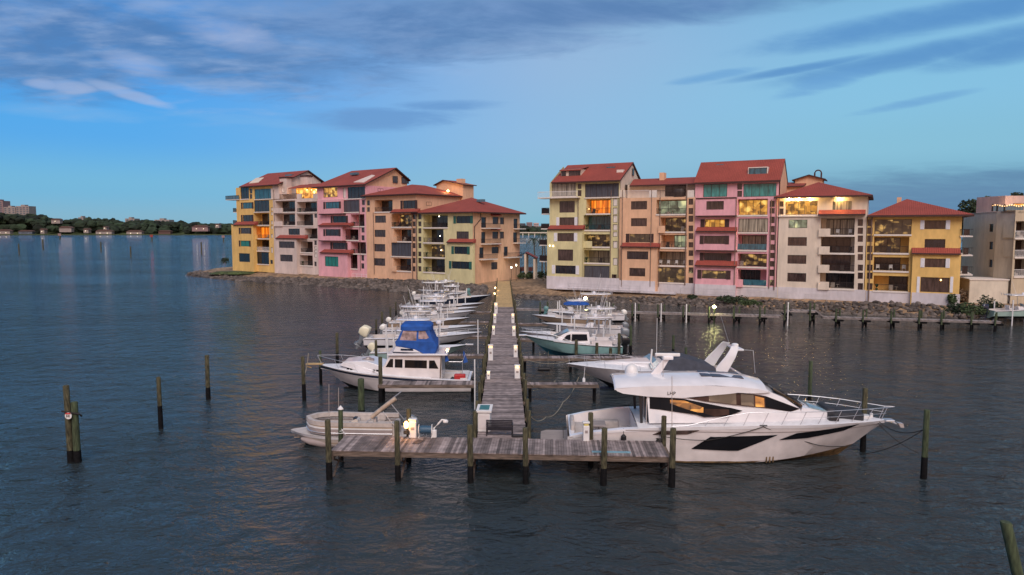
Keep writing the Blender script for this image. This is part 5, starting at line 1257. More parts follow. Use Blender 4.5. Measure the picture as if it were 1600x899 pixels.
def center_console(label, px, py, Y, L=8.5, B=1.25, right=True, z=.6, hull='gel_white', bottom='bottom_black', eng='ob_white', ne=2, top=True, topm='gel_white', zt=2.6, tilt=.35, bowr=False, xt=.42, lt=2.6, bowz=1.15, grp=None, canvas=None, esc=.85, lifted=True, cat='boat', name='center_console_boat', inm='cockpit'):
    e, fr = boat_root(label, px, py, Y, right, z, name, cat, grp or 'open fishing boats on lifts beside the dock', 0, L)
    h_ = Hull(L, B, lambda t: .85+(bowz-.85)*t**1.5, zc=.12, zk=-.35, rc=.14, rk=.26)
    h_.build(e, hull, bottom)
    h_.band(e, 'dark_plastic', .05, L*.99, lambda x: h_.z(x)-.13, lambda x: h_.z(x)-.08, 'rub_rail', .02)
    xb = L*.70; h_.liner(e, .12, xb, .32, inm); h_.deck(e, xb, L*.995, 'deck_white', .0, 0, .1, 'foredeck')
    q = MB(); q.rings([(.32, L*.42, 0, .5, .42), (1.0, L*.42, 0, .48, .4), (1.35, L*.40, 0, .38, .38)], 10, 4); c_ = q.build('console', 'gel_white', e, True); 
    q = MB(); q.add([(L*.42+.36, -.38, 1.36), (L*.42+.36, .38, 1.36), (L*.42+.12, .33, 1.75), (L*.42+.12, -.33, 1.75)], [(0, 1, 2, 3)]); q.build('windscreen', 'glass_clear', c_)
    q = MB(); q.rbox(L*.28-.3, -.45, .95, L*.28+.25, .45, 1.1, .04); q.rbox(L*.28-.35, -.45, 1.1, L*.28-.22, .45, 1.5, .03); bo_ = q.build('helm_seat', 'vinyl_white', e)
    q = MB(); q.box(L*.28-.25, -.4, .321, L*.28+.2, .4, .94); q.build('seat_base', 'gel_white', bo_)
    q = MB(); q.rbox(.15, -B*.7, .33, .6, B*.7, .78, .04); q.build('stern_seat', 'vinyl_white', e)
    if top: ttop(e, L*xt-.1, .9, zt, lt, B*.85, topm)
    if canvas:
        q = MB(); q.rings([(zt-.02, L*xt, 0, lt*.5, B*.8), (zt+.12, L*xt, 0, lt*.48, B*.78), (zt+.28, L*xt, 0, lt*.35, B*.6)], 16, 4); q.build('bimini', canvas, e, True)
        q = MB()
        for sy in (-1, 1):
            for dx_ in (-.45, 0, .45): q.tube([(L*xt, sy*B*.85, .85), (L*xt+dx_*lt, sy*B*.78, zt)], .018, 5)
        q.build('bimini_frame', 'steel', e)
    if bowr: h_.rail(e, L*.6, L*.97, .35, 1.0)
    if top or canvas:
        q = MB()
        for sy, hh3 in ((-.8, 2.6), (.75, 1.9)): q.tube([(L*xt-.3, sy*B*.8, zt+.1), (L*xt-.3-hh3*.25, sy*B*1.1, zt+hh3)], .014, 5)
        q.tube([(L*xt+.4, 0, zt+.1), (L*xt+.4, 0, zt+.8)], .02, 5); q.build('whip_antenna', 'plastic_white', e)
    if lifted:
        for x_ in (L*.2, L*.62):
            q = MB(); q.box(x_-.1, -B-.35, -.25, x_+.1, B+.35, -.08); cb_ = q.build('lift_cradle', 'alu', e)
            for sy in (-1, 1): q = MB(); q.cyl(x_, sy*(B+.35), -2.2, 1.9+.5*((x_ > 3) == (sy > 0)), .085, 8); q.build('lift_post', 'plastic_white', cb_)
    for k in range(ne): outboard(e, -.05, (k-(ne-1)/2)*.62, .55, eng, 1.0*esc, tilt)
    return e, fr, h_
def lift(fr, x0, x1, w_, z, label):
    """boat lift: four posts and two cradle beams under the hull"""
    o = fr.w(x0, 0); e = thing('boat_lift', label, 'boat lift', (o[0], o[1], 0), fr.r, 'boat lifts')
    for x in (0, x1-x0):
        q = MB(); q.box(x-.08, -w_, z-.12, x+.08, w_, z); q.build('cradle_beam', 'alu', e)
        for s_ in (-1, 1): q = MB(); q.cyl(x, s_*(w_+.12), -1.2, 2.6, .1, 10); q.build('lift_post', 'plastic_white' if x else 'pile_wood', e)
    return e
# --- left row, nearest to farthest
cc = center_console
e, fr, h_ = cc('mint hulled open boat behind the trawler, bow pulpit pointing at the dock', 730, 533, 66.5, 9.4, 1.4, hull='gel_mint', z=.3, eng='ob_cream', ne=1, top=True, zt=2.9, tilt=.7, bowz=1.45, esc=1.1)
q = MB(); q.box(9.2, -.2, 1.42, 10.0, .2, 1.5); q.build('bow_pulpit', 'gel_white', e)
e, fr, h_ = cc('long white boat with cream outboards and bow rail, second beyond the trawler', 754, 520, 71.5, 12.3, 1.55, z=.9, hull='gel_white', eng='ob_cream', ne=2, top=True, zt=2.7, tilt=.5, bowr=True, bowz=1.35, esc=1.45, xt=.42, lt=3.6)
cc('tan hulled open boat with white hardtop beyond the bow rail boat', 734.5, 496.5, 83, 9.8, 1.4, z=.95, hull='gel_tan', zt=2.7, ne=1, eng='ob_white', xt=.34, lt=3.6, bowz=1.35)
cc('cream decked boat with black underside and pale hardtop behind the tan one', 744, 487.5, 90, 9.6, 1.4, z=1.0, hull='gel_white', bottom='bottom_black', inm='gel_cream', ne=2, zt=2.6, eng='ob_white', lt=3.6, bowz=1.35)
cc('white boat with grey outboards and black topped hardtop in the middle of the left row', 758, 475.5, 99, 11, 1.5, z=1.0, hull='gel_grey', ne=3, eng='ob_grey', zt=2.9, topm='gel_navy', bowz=1.4)
cc('navy hulled boat with cream deck and white hardtop near the gangway', 768.5, 466.5, 110, 11, 1.5, z=1.0, hull='gel_navy', ne=2, zt=2.9, eng='ob_grey', bowz=1.5, inm='gel_cream')
cc('white fishing boat with long hardtop just behind the navy boat', 727, 462, 116, 8.6, 1.4, z=1.1, ne=2, eng='ob_white', zt=2.9, lt=4.2)
cc('white boat farthest up the left row with teal grey outboards facing the dock', 652, 459, 122, 9, 1.4, right=False, z=1.1, ne=3, eng='ob_teal', zt=2.7)
cc('white open boat with a yellow topped hardtop just behind the bow rail boat', 745, 512, 77, 10.5, 1.4, z=.9, hull='gel_white', ne=2, zt=2.9, xt=.38, lt=3.4, eng='ob_white', bowz=1.3, topm='gel_cream')
cc('small white boat with twin grey outboards between the navy boat and the grey outboard boat', 748, 480, 94.5, 9.4, 1.35, z=1.0, hull='gel_white', ne=2, zt=2.8, xt=.36, lt=3.4, eng='ob_grey', bowz=1.3)
# --- right row
T = cc('teal hulled cabin boat with white top and large black outboard right of the dock', 818, 523.5, 66, 9.5, 1.5, right=False, z=1.0, hull='gel_teal', bottom='bottom_blue', eng='ob_black', ne=2, top=False, bowr=False, bowz=1.75, tilt=.1, lifted=False, name='cabin_boat', grp='boats moored along the dock', esc=1.25)
e, fr, h_ = T
h_.deck(e, 3.6, 9.45, 'deck_white', .02, .02, .12, 'cabin_deck'); h_.rail(e, 5.3, 9.2, .65, .9, mid=True)
q = MB(); hw = lambda x, z: lerp(1.15, .85, max(0, min(1, (z-1.0)/1.1)))*(1 if x < 5 else lerp(1, .75, (x-5)/1.2))
body(q, [(3.1, 1.0), (3.2, 2.15), (5.0, 2.2), (5.7, 1.95), (6.3, 1.5), (6.5, 1.1)], hw); bev(q.build('cabin', 'gel_white', e), .06)
q = MB(); body(q, [(3.35, 1.35), (3.42, 1.95), (4.85, 1.95), (4.9, 1.35)], lambda x, z: hw(x, z)+.015); body(q, [(5.0, 1.4), (5.0, 1.95), (5.35, 1.85), (5.75, 1.4)], lambda x, z: hw(x, z)+.015); q.build('cabin_windows', 'yglass', e)
q = MB(); q.add([(5.1, -.85, 2.22), (5.1, .85, 2.22), (6.45, .8, 1.62), (6.45, -.8, 1.62)], [(0, 1, 2, 3)]); 
q.v = [(a+.05, b_, c_+.06) for a, b_, c_ in q.v]; q.build('windshield', 'glass_clear', e)
q = MB(); q.box(9.2, -.2, 1.72, 9.95, .2, 1.8); q.build('bow_pulpit', 'gel_white', e)
q = MB(); q.rbox(.5, -1.1, 1.05, .9, 1.1, 1.5, .05); q.box(1.0, -1.2, .33, 3.0, -1.0, 1.35); q.box(1.0, 1.0, .33, 3.0, 1.2, 1.35); q.build('cockpit_coaming', 'gel_warm', e)
e, fr, h_ = cc('white boat with bow rails and striped canvas top, just behind the teal hulled boat', 812, 512, 73, 11, 1.5, right=False, z=.7, eng='ob_grey', ne=2, zt=2.9, xt=.25, lt=3.4, topm='gel_warm', bowr=True, bowz=1.4, esc=1.25, tilt=.1)
cc('beige hulled open boat with a royal blue canopy on the right side', 831, 491.5, 84, 9.5, 1.4, right=False, z=1.2, hull='gel_tan', ne=1, eng='ob_white', zt=2.6, xt=.42, lt=3.2, bowz=1.3, canvas='canvas_blue', top=False)
cc('white boat with pale T top between the blue canopy boat and teal boat', 846, 503, 78.5, 9.6, 1.4, right=False, z=.9, ne=2, eng='ob_grey', zt=3.0, xt=.3, lt=3.2, bowz=1.35)
cc('white hardtop boat behind the blue canopy boat', 862, 484, 90, 9.5, 1.4, right=False, z=1.0, ne=2, eng='ob_white', zt=3.5, xt=.4, lt=4.0)
cc('small fishing boat with teal outboards by the long pier, farthest in the right row', 944, 487, 95, 8, 1.3, right=True, z=.9, ne=2, eng='ob_teal', zt=2.2, xt=.55, lt=3)
# --- far right boat on its lift
e, fr, h_ = cc('pale blue white boat with hardtop and navy outboard on a lift at the right edge', 1660, 500, 93, 10.4, 1.4, right=True, z=1.1, hull='gel_mint', eng='gel_navy', ne=1, zt=2.9, xt=.45, lt=4.2, tilt=.0, esc=1.25, bowz=1.6, grp='boat on the lift at the right')
# ------------------------------------------------------------------ trawler
Z2b = (460, 480, 5.0)
L = 12.6
e, fr = boat_root('white trawler with navy stripe and royal blue flybridge canopy', 498, 572, 55.5, False, 0, 'trawler_yacht', 'boat', 'boats moored along the dock', 0, L)
h_ = Hull(L, 1.95, lambda t: interp([0, .35, .7, 1], [1.0, 1.22, 1.6, 2.0], t), zc=.05, zk=-.8, rc=.14, rk=.24, st=.92, tm=.5, p=2.6, flare=.55, n=70, cr=.3, fe=.75)
h_.build(e, 'gel_warm', 'bottom_black')
h_.band(e, 'gel_navy', .2, L*.985, lambda x: h_.z(x)-.26, lambda x: h_.z(x)-.08, 'sheer_stripe', .035, 60); h_.band(e, 'gel_white', .1, L*.985, lambda x: h_.z(x)-.34, lambda x: h_.z(x)-.29, 'rub_rail', .05, 60)
h_.band(e, 'bottom_black', .0, L*.84, lambda x: -.05, lambda x: .10, 'boot_stripe', .01)
h_.liner(e, .12, 3.2, .45, 'cockpit'); h_.deck(e, 3.2, L*.99, 'deck_white', 0, 0, .1)
H = lambda x, y, yl=1.6: fr.hit(*Q(Z2b, x, y), yl)
wc = lambda x, z: lerp(1.55, 1.35, max(0, min(1, (z-1.1)/1.9)))*(1 if x < 8 else lerp(1, .5, (x-8)/3.4))
q = MB(); body(q, [H(700, 560), H(690, 470), H(560, 430), H(370, 440), H(330, 470)], wc); bev(q.build('trunk_cabin', 'gel_white', e), .05)
q = MB(); body(q, [H(1150, 575), H(1150, 385), H(735, 385), H(690, 480), H(690, 570)], wc); cab = bev(q.build('cabin', 'gel_warm', e), .05)
for pl in ([(710, 472), (745, 410), (768, 410), (768, 474)], [(782, 475), (782, 411), (842, 412), (842, 477)], [(860, 477), (860, 417), (1033, 421), (1033, 481)], [(1050, 482), (1050, 421), (1092, 421), (1124, 484)]):
    q = MB(); body(q, [H(*p_) for p_ in pl], lambda x, z: wc(x, z)+.02); q.build('cabin_window', 'yglass', cab)
for x0 in (395, 422, 610, 636):
    q = MB(); body(q, [H(x0, 493), H(x0+18, 494), H(x0+18, 506), H(x0, 505)], lambda x, z: wc(x, z)+.03); q.build('portlight', 'yglass', e)
q = MB(); rr = [H(1195, 376), H(725, 376)]; q.box(rr[0][0], -1.6, rr[0][1]-.05, rr[1][0], 1.6, rr[0][1]+.09); bev(q.build('cabin_roof', 'gel_white', e), .03)
zt = rr[0][1]+.09
q = MB()
for sy in (-1.5, 1.5): q = MB(); q.tube([(rr[0][0]+.6, sy, 1.1), (rr[0][0]+.5, sy, zt-.15)], .05, 8); q.build('roof_post', 'beam_wood', e)
wf = lambda x, z: 1.3
F2 = lambda x, y: fr.hit(*Q(Z2b, x, y), 1.3)
q = MB(); body(q, [F2(760, 368), F2(795, 305), F2(940, 330), F2(1010, 368)], wf); fb = bev(q.build('flybridge', 'gel_white', e), .05)
q = MB(); body(q, [F2(830, 340), F2(830, 325), F2(925, 326), F2(930, 342)], lambda x, z: 1.32); body(q, [F2(768, 358), F2(768, 349), F2(860, 352), F2(1015, 357), F2(860, 361)], lambda x, z: 1.335) ; q.build('stripe', 'gel_navy', fb)
q = MB(); body(q, [F2(793, 306), F2(785, 270), F2(805, 258), F2(1090, 270), F2(1115, 310), F2(1100, 368), F2(1015, 368), F2(940, 330)], lambda x, z: 1.34); bev(q.build('canopy_skirt', 'canvas_blue', e), .04)
cz = F2(900, 185)[1]; 
def cw2(x, z): return 1.3-(z-3.9)*.12
q = MB(); body(q, [F2(800, 262), F2(838, 178), F2(1050, 178), F2(1090, 275)], cw2); cn = q.build('canopy_sides', 'canvas_blue', e)
for pl in ([(822, 258), (850, 183), (955, 183), (952, 264)], [(968, 250), (970, 186), (1020, 190), (1050, 240), (1030, 250)]):
    q = MB(); body(q, [F2(*p_) for p_ in pl], lambda x, z: cw2(x, z)+.015); q.build('clear_panel', mat('clear_vinyl', (.36, .27, .28), .15, var=.5, scale=2.2) if 'clear_vinyl' not in MATS else 'clear_vinyl', cn)
q = MB(); a0_, a1_ = F2(1068, 160), F2(818, 160); cx_ = (a0_[0]+a1_[0])/2; lx = abs(a1_[0]-a0_[0])/2; zb = F2(900, 186)[1]; zt2 = F2(900, 134)[1]
q.rings([(zb, cx_, 0, lx, 1.3), (lerp(zb, zt2, .6), cx_, 0, lx, 1.28), (lerp(zb, zt2, .92), cx_, 0, lx-.15, 1.1), (zt2, cx_, 0, lx-.5, .8)], 24, 4.5); q.build('canopy_roof', 'canvas_blue', e, True)
q = MB(); x_, z_ = fr.hit(*Q(Z2b, 1130, 320), .2); q.tube([(x_, .2, zt), (x_, .2, z_+2.1)], .04, 6); m_ = q.build('radar_mast', 'steel', e)
_, z3 = fr.hit(*Q(Z2b, 1130, 122), .2); q = MB(); q.rings([(z3-.12, x_, .2, .12, .12), (z3-.05, x_, .2, .24, .24), (z3+.12, x_, .2, .24, .24), (z3+.2, x_, .2, .13, .13)], 14); q.build('radar_dome', 'gel_white', m_, True)
h_.rail(e, 7.5, L*.985, .75, 1.3, back=.35)
q = MB(); q.box(L-.35, -.22, 1.98, L+1.0, .22, 2.06); q.tube([(L+.95, 0, 1.95), (L+1.0, 0, 1.8), (L+.6, 0, 1.7)], .05, 6); q.build('bow_pulpit', 'deck_tan', e)
for x0, y0, x1, y1, xx in ((1175, 340, 1205, 435, 0), (1320, 350, 1355, 445, 0)):
    a, z1 = H(x0, y0); b_, z0 = H(x1, y1); q = MB(); q.add([(a, 1.0, z1), (b_, 1.3, z0+.1), (a, 1.25, z0), (a+.05, .95, z0+.05), (a+.05, 1.0, z1)], [(0, 1, 2), (0, 2, 3), (4, 3, 1)]); q.build('blue_flag', 'canvas_blue', e)
a = H(1200, 435); b_ = H(1310, 435); c_ = H(1290, 480); q = MB(); q.tube([(a[0], 1.2, a[1]), (b_[0], 1.2, b_[1]), (H(1335, 370)[0], 1.2, H(1335, 370)[1])], .03, 6); q.tube([(b_[0], 1.2, b_[1]), (b_[0], 1.2, 1.1)], .025, 6); q.build('davit', 'steel', e)
x_, z_ = H(1290, 552); q = MB(); q.rbox(x_-.45, .9, z_-.2, x_+.45, 1.4, z_+.2, .06); q.build('red_cushion', 'hose_red', e)
for zx in (1232, 1395): x_, z_ = H(zx, 570); q = MB(); q.rings([(z_-.15, x_, 1.1, .05, .05), (z_, x_, 1.1, .2, .2), (z_+.15, x_, 1.1, .05, .05)], 10); q.build('ball_fender', 'rubber_black', e, True)
q = MB(); q.box(.3, -1.6, 1.0, .9, 1.5, 1.12); q.box(1.1, -1.7, .46, 2.8, -1.2, .95); q.build('stern_seat', 'vinyl_white', e)
x_, z_ = H(575, 415, .4); q = MB(); q.rings([(1.7, x_, .3, .3, .3), (2.5, x_, .3, .28, .28), (2.62, x_, .3, .2, .2)], 12); q.rings([(2.35, x_, .3, .5, .4), (2.5, x_, .3, .5, .4)], 12); q.build('deck_windlass', 'gel_grey', e, True)
for x_ in (9.2, 10.4): q = MB(); q.rbox(x_-.3, -.3, 2.0, x_+.3, .3, 2.34, .05); q.build('deck_hatch', 'glass_brown', e)
# ------------------------------------------------------------------ pontoon boat
Zp = (440, 600, 4.706)
L = 7.4
e, fr = boat_root('beige pontoon boat with wraparound seats tied behind the left arm of the dock', 454, 682, 41.2, False, 0, 'pontoon_boat', 'boat', 'boats moored along the dock', -.02, L)
for s_ in (-1, 1):
    q = MB(); q.ringsx([(0, s_*.8, .2, .3, .3), (5.2, s_*.8, .2, .3, .3), (6.0, s_*.75, .28, .24, .22), (6.5, s_*.7, .4, .1, .1)], 14); q.build('pontoon_tube', 'gel_grey', e, True)
h_ = Hull(L, 1.3, lambda t: .62+.12*t**2, zc=.1, zk=-.05, rc=.07, rk=.12, st=.98, tm=.55, p=2.6, n=24, cr=.3, fe=.9); h_.build(e, 'gel_cream', 'bottom_black'); h_.deck(e, 0, L*.995, 'cockpit', .02, 0, .0)
h_.band(e, 'gel_white', .1, L*.99, lambda x: h_.z(x)-.14, lambda x: h_.z(x)+.02, 'deck_edge', .03); h_.band(e, 'gel_tan', 1, L*.97, lambda x: .25, lambda x: .3, 'hull_line', .02)
def fpath(off, xe):
    pts = []
    for sg in (-1, 1):
        a = []
        for i in range(15):
            t = i/14; x = lerp(.9, xe, t); u = max(0, (x-(xe-1.7))/1.7); a.append((x, sg*(1.2-off)*max(0, 1-u**2.2)**.6))
        pts += a if sg == -1 else a[::-1][1:]
    return pts
def fence(z0, z1, off, m_, name, th=.04):
    pa, pb_ = fpath(off, 6.38-off), fpath(off+th, 6.38-off-th); q = MB()
    q.loft([[(x, y, z0+.1*(x/6.1)**2) for x, y in pa], [(x, y, z1+.12*(x/6.1)**2) for x, y in pa], [(x, y, z1+.12*(x/6.1)**2) for x, y in pb_], [(x, y, z0+.1*(x/6.1)**2) for x, y in pb_]], False); return q.build(name, m_, e, True)
fence(.72, 1.08, .0, 'gel_grey', 'side_panel'); fence(1.08, 1.17, -.012, 'plastic_white', 'panel_stripe', .05); fence(1.17, 1.26, .0, 'gel_tan', 'panel_trim'); fence(1.26, 1.5, -.02, 'vinyl', 'backrest', .22)
fence(.74, 1.05, .3, 'vinyl', 'bench_seat', .5)
pa = fpath(-.03, 6.41); q = MB(); q.tube([(x, y, .86+.1*(x/6.1)**2) for x, y in pa], .03, 6); q.build('side_rail', 'steel', e, True)
q = MB(); q.rbox(3.0, .35, .65, 3.6, 1.05, 1.45, .08); q.prism([(3.0, 1.45), (3.55, 1.45), (3.15, 1.7), (3.0, 1.65)], 'y', .4, 1.0); c_ = q.build('console', 'gel_cream', e)
q = MB(); q.box(3.1, .5, 1.66, 3.3, .95, 1.74); q.box(3.35, .5, 1.3, 3.62, .9, 1.42); q.build('instrument_panel', 'dark_plastic', c_)
q = MB(); q.tube([(2.95+.0*cos(a), .7+.2*cos(a), 1.5+.2*sin(a)) for a in [i*pi/6 for i in range(13)]], .02, 6); q.build('steering_wheel', 'steel', c_)
for x_ in (2.3,):
    q = MB(); q.rbox(x_-.28, .4, 1.0, x_+.28, .95, 1.15, .06); q.rbox(x_-.38, .4, 1.15, x_-.22, .95, 1.75, .06); q.cyl(x_, .68, .65, 1.0, .08); q.build('captain_chair', 'vinyl', e)
q = MB(); q.prism([(.6, .66), (1.7, .66), (1.7, .9), (.75, 1.45), (.6, 1.4)], 'y', -.2, 1.1); bev(q.build('sun_lounge', 'vinyl', e), .06)
q = MB(); q.rbox(1.7, -.95, .66, 3.4, -.45, 1.1, .06); q.rbox(1.7, -1.12, 1.1, 3.4, -.95, 1.5, .05); q.build('bench', 'vinyl', e)
a = fr.hit(*Q(Zp, 585, 312), 1.0); b_ = fr.hit(*Q(Zp, 860, 85), .0); 
q = MB(); q.tube([(a[0], 1.15, a[1]), (b_[0], 1.0, b_[1])], .035, 6); q.tube([(a[0], -1.15, a[1]), (b_[0], -1.0, b_[1])], .035, 6)
mid_ = (lerp(a[0], b_[0], .5), lerp(a[1], b_[1], .5)); q.tube([(mid_[0]-1.3, 1.15, .9), (mid_[0]-.3, 1.1, mid_[1]+.1)], .025, 6); q.tube([(mid_[0]-1.3, -1.15, .9), (mid_[0]-.3, -1.1, mid_[1]+.1)], .025, 6); fm = q.build('bimini_frame', 'alu', e)
q = MB(); p0 = (lerp(a[0], b_[0], .3), 1.05, lerp(a[1], b_[1], .3)+.06); p1 = (b_[0], .95, b_[1]+.05); q.tube([p0, ((p0[0]+p1[0])/2, 1.0, (p0[2]+p1[2])/2+.03), p1], .13, 10); q.build('rolled_bimini', 'canvas_tan', fm, True)
outboard(e, -.1, 0, .55, 'ob_grey', 1.1, .6)
# ------------------------------------------------------------------ white cruiser behind the yacht
Z6 = (840, 530, 3.597); Z7 = (1100, 530, 3.597)
L = 14.0
e, fr = boat_root('white cruiser with swept arch and dark canvas cockpit cover behind the big yacht', 884.5, 580, 55, False, 0, 'cabin_cruiser', 'boat', 'boats moored along the dock', 0, L)
h_ = Hull(L, 2.1, lambda t: interp([0, .4, 1], [1.5, 1.75, 2.1], t), zc=.05, zk=-.6, rc=.17, rk=.3, st=.93, tm=.5, p=2.4, flare=.42); h_.build(e, 'gel_warm', 'bottom_black')
h_.band(e, 'gel_grey', 1, L*.99, lambda x: h_.z(x)-.20, lambda x: h_.z(x)-.12, 'rub_rail', .02); h_.band(e, 'gel_navy', 0, L*.8, lambda x: 0.0, lambda x: .16, 'boot_stripe', .012)
h_.deck(e, 5.5, L*.995, 'deck_white', .02, 0, .22); h_.liner(e, .1, 5.5, .8)
q = MB(); wq = lambda x, z: max(.25, 1.35-max(0, x-7)*.22-(z-1.9)*.5); body(q, [(5.6, 1.7), (5.6, 2.35), (7.2, 2.42), (9.5, 2.36), (11.6, 2.2), (12.2, 2.05)], wq); bev(q.build('trunk_cabin', 'gel_white', e), .12, 3, 30)
h_.rail(e, 7.0, L*.985, .62, 1.25)
Hc = lambda x, y, Z_=Z6, yl=1.5: fr.hit(*Q(Z_, x, y), yl)
wq2 = lambda x, z: 1.65-(z-2.1)*.42
q = MB(); body(q, [Hc(640, 185), Hc(632, 145), Hc(672, 118), Hc(700, 180)], wq2); q.build('windshield', 'glass_clear', e)
q = MB(); body(q, [Hc(690, 190), Hc(680, 172), Hc(725, 135), Hc(800, 102), Hc(900, 125), Hc(1000, 160), Hc(1000, 195)], wq2); bev(q.build('cockpit_cover', 'canvas_navy', e), .1, 3, 20)
for s_ in (-1, 1):
    q = MB(); yy = 1.55*s_
    rings = []
    for (bx_, by_), wd2, dy in (((85, 195), .55, 0), ((115, 150), .5, .05), ((150, 105), .4, .15), ((172, 70), .32, .3), ((185, 50), .3, .55)):
        x_, z_ = fr.hit(*Q(Z7, bx_, by_), 1.5); y2 = s_*(1.6-dy); rings.append([(x_-wd2, y2-.06, z_), (x_+wd2, y2-.06, z_+.1), (x_+wd2, y2+.06, z_+.1), (x_-wd2, y2+.06, z_)])
    q.loft(rings, True, True); bev(q.build('arch_leg', 'gel_white', e), .04)
x_, z_ = fr.hit(*Q(Z7, 178, 50), 0); q = MB(); q.rbox(x_-.3, -1.15, z_-.05, x_+.35, 1.15, z_+.1, .04); a_ = bev(q.build('arch_top', 'gel_white', e), .03)
q = MB(); q.rings([(z_+.102, x_, -.2, .28, .28), (z_+.28, x_, -.2, .28, .28), (z_+.36, x_, -.2, .15, .15)], 14); q.build('radar_dome', 'gel_white', a_, True)
q = MB(); q.tube([(x_-.4, .9, z_), (x_-1.0, 1.2, z_+.0), (x_-1.1, 1.5, 1.6)], .02, 6); q.tube([(x_+.2, -.9, z_+.1), (x_+1.0, -.9, z_+2.5)], .012, 5); q.build('antenna', 'steel', e)
q = MB(); q.tube([(12.6, 1.15, 2.05), (12.7, 1.35, 1.1)], .02, 5); q.rings([(.55, 12.7, 1.4, .04, .04), (.6, 12.7, 1.4, .12, .12), (1.15, 12.7, 1.4, .12, .12), (1.25, 12.7, 1.4, .04, .04)], 10); q.build('hanging_fender', 'plastic_white', e, True)
# ------------------------------------------------------------------ motor yacht
YR = TROT
bt = P(1386, 657, 2.05); L = 18.4
sx, sy = bt[0]-L*cos(YR), bt[1]-L*sin(YR)
e = thing('motor_yacht', 'large white motor yacht with dark swept windows, moored behind the right arm of the dock', 'yacht', (sx, sy, 0), YR); yfr = fr = Frame(sx, sy, YR); YE = e
h_ = Hull(L, 2.45, lambda t: interp([0, .06, .16, .3, .6, .85, 1], [1.45, 1.7, 1.95, 2.12, 2.3, 2.25, 2.08], t), zc=.05, zk=-.7, rc=.10, rk=.165, st=.9, tm=.42, p=3.0, flare=.45, n=110, cr=.3, fe=.72)
h_.build(e, 'gel_warm', 'bottom_brown')
def tr(pl, yl): return [fr.hit(*Q(Z7 if len(p_) > 2 else Z6, p_[0], p_[1]), yl) for p_ in pl]
def zat(pl, x): return interp([p_[0] for p_ in pl], [p_[1] for p_ in pl], x)
def hullwin(top, bot, m_, name):
    t_ = sorted(tr(top, -2.3)); b_ = sorted(tr(bot, -2.3)); x0 = max(t_[0][0], b_[0][0]); x1 = min(t_[-1][0], b_[-1][0])
    h_.band(e, m_, x0, x1, lambda x: min(zat(b_, x), zat(t_, x)-.002), lambda x: zat(t_, x), name, .045, 60)
hullwin([(865, 615), (990, 547), (1079, 545), (35, 545, 7), (415, 541, 7)], [(865, 617), (1079, 630), (195, 631, 7), (415, 542.5, 7)], 'yglass', 'hull_window')
hullwin([(430, 571, 7), (530, 535, 7), (925, 511, 7)], [(430, 573, 7), (600, 571, 7), (830, 546, 7), (925, 513, 7)], 'yglass', 'hull_window')
hullwin([(645, 533), (690, 514), (905, 508)], [(645, 535), (840, 532), (905, 510)], 'glass_brown', 'hull_vent')
t_ = lambda x: h_.z(x)
h_.band(e, 'gel_grey', 3.2, L*.97, lambda x: lerp(1.92, 1.9, x/L)-.02, lambda x: lerp(1.92, 1.9, x/L)+.02, 'knuckle_line', .03, 60)
h_.band(e, 'gel_white', .3, L*.99, lambda x: h_.z(x)-.16, lambda x: h_.z(x)-.02, 'bulwark_band', .02, 40)
h_.band(e, 'bottom_brown', 0, L*.84, lambda x: -.04, lambda x: .15+.02*sin(x*3)*sin(x*7.3), 'boot_stripe', .012, 30); h_.band(e, 'bottom_black', 0, L*.84, lambda x: -.2, lambda x: -.0, 'waterline_growth', .015, 30)
h_.deck(e, 3.9, L*.997, 'deck_white', .0, 0, .14); h_.liner(e, .15, 3.9, .95, 'gel_warm', inset=.32)
q = MB(); q.prism([(.15, -2.05), (.15, 2.05), (-1.2, 2.05), (-1.55, 1.7), (-1.55, -1.7), (-1.2, -2.05)], 'z', .38, .55); q.build('swim_platform', 'teak_grey', e)
q = MB(); q.rbox(.35, -1.2, .96, 1.1, 1.2, 1.35, .08); q.rbox(.2, -1.2, 1.35, .45, 1.2, 1.8, .08); q.rbox(1.4, 1.2, .96, 3.2, 1.8, 1.4, .08); bev(q.build('cockpit_sofa', 'vinyl', e), .04)
q = MB(); q.cyl(1.9, .2, .955, 1.5, .06, 8); q.rbox(1.5, -.35, 1.5, 2.3, .75, 1.56, .02); q.build('cockpit_table', 'teak_grey', e)
# superstructure
def wh(x, z): return max(.3, (2.0-(z-2.2)*.24)*(1 if x < 9 else 1-((x-9)/6.5)**2*.75))
house = tr([(625, 470), (618, 330), (1079, 312), (100, 303, 7), (250, 300, 7), (370, 302, 7), (470, 345, 7), (560, 408, 7), (575, 470, 7)], -1.85)
q = MB()
def dens(pl, k=6):
    o = []
    for a, b_ in zip(pl, pl[1:]+pl[:1]):
        for i in range(k): o.append((lerp(a[0], b_[0], i/k), lerp(a[1], b_[1], i/k)))
    return o
q.loft([[(x, wh(x, z)*k, z+.10*(1-k*k)*(1 if z > 2.6 else 0)) for x, z in dens(house, 5)] for k in (-1, -.94, -.6, 0, .6, .94, 1)], True, True)
hs = q.build('deckhouse', 'gel_white', e, True)
def win(pl, m_, name, eps=.02, yl=-1.8):
    """glass set on the curved cabin side: strips between an upper and a lower edge"""
    top, bot = pl; t_ = sorted(tr(top, yl)); b_ = sorted(tr(bot, yl)); x0 = max(t_[0][0], b_[0][0]); x1 = min(t_[-1][0], b_[-1][0])
    for sg in (-1, 1):
        q = MB(); A_, B_, C2 = [], [], []
        for i in range(25):
            x = lerp(x0, x1, i/24); zl, zh = zat(b_, x), zat(t_, x); zh = max(zh, zl+.002); zm = (zl+zh)/2
            A_.append((x, sg*(wh(x, zl)+eps), zl)); C2.append((x, sg*(wh(x, zm)+eps), zm)); B_.append((x, sg*(wh(x, zh)+eps), zh))
        q.loft([A_, C2, B_], False); q.build(name, m_, hs, True)
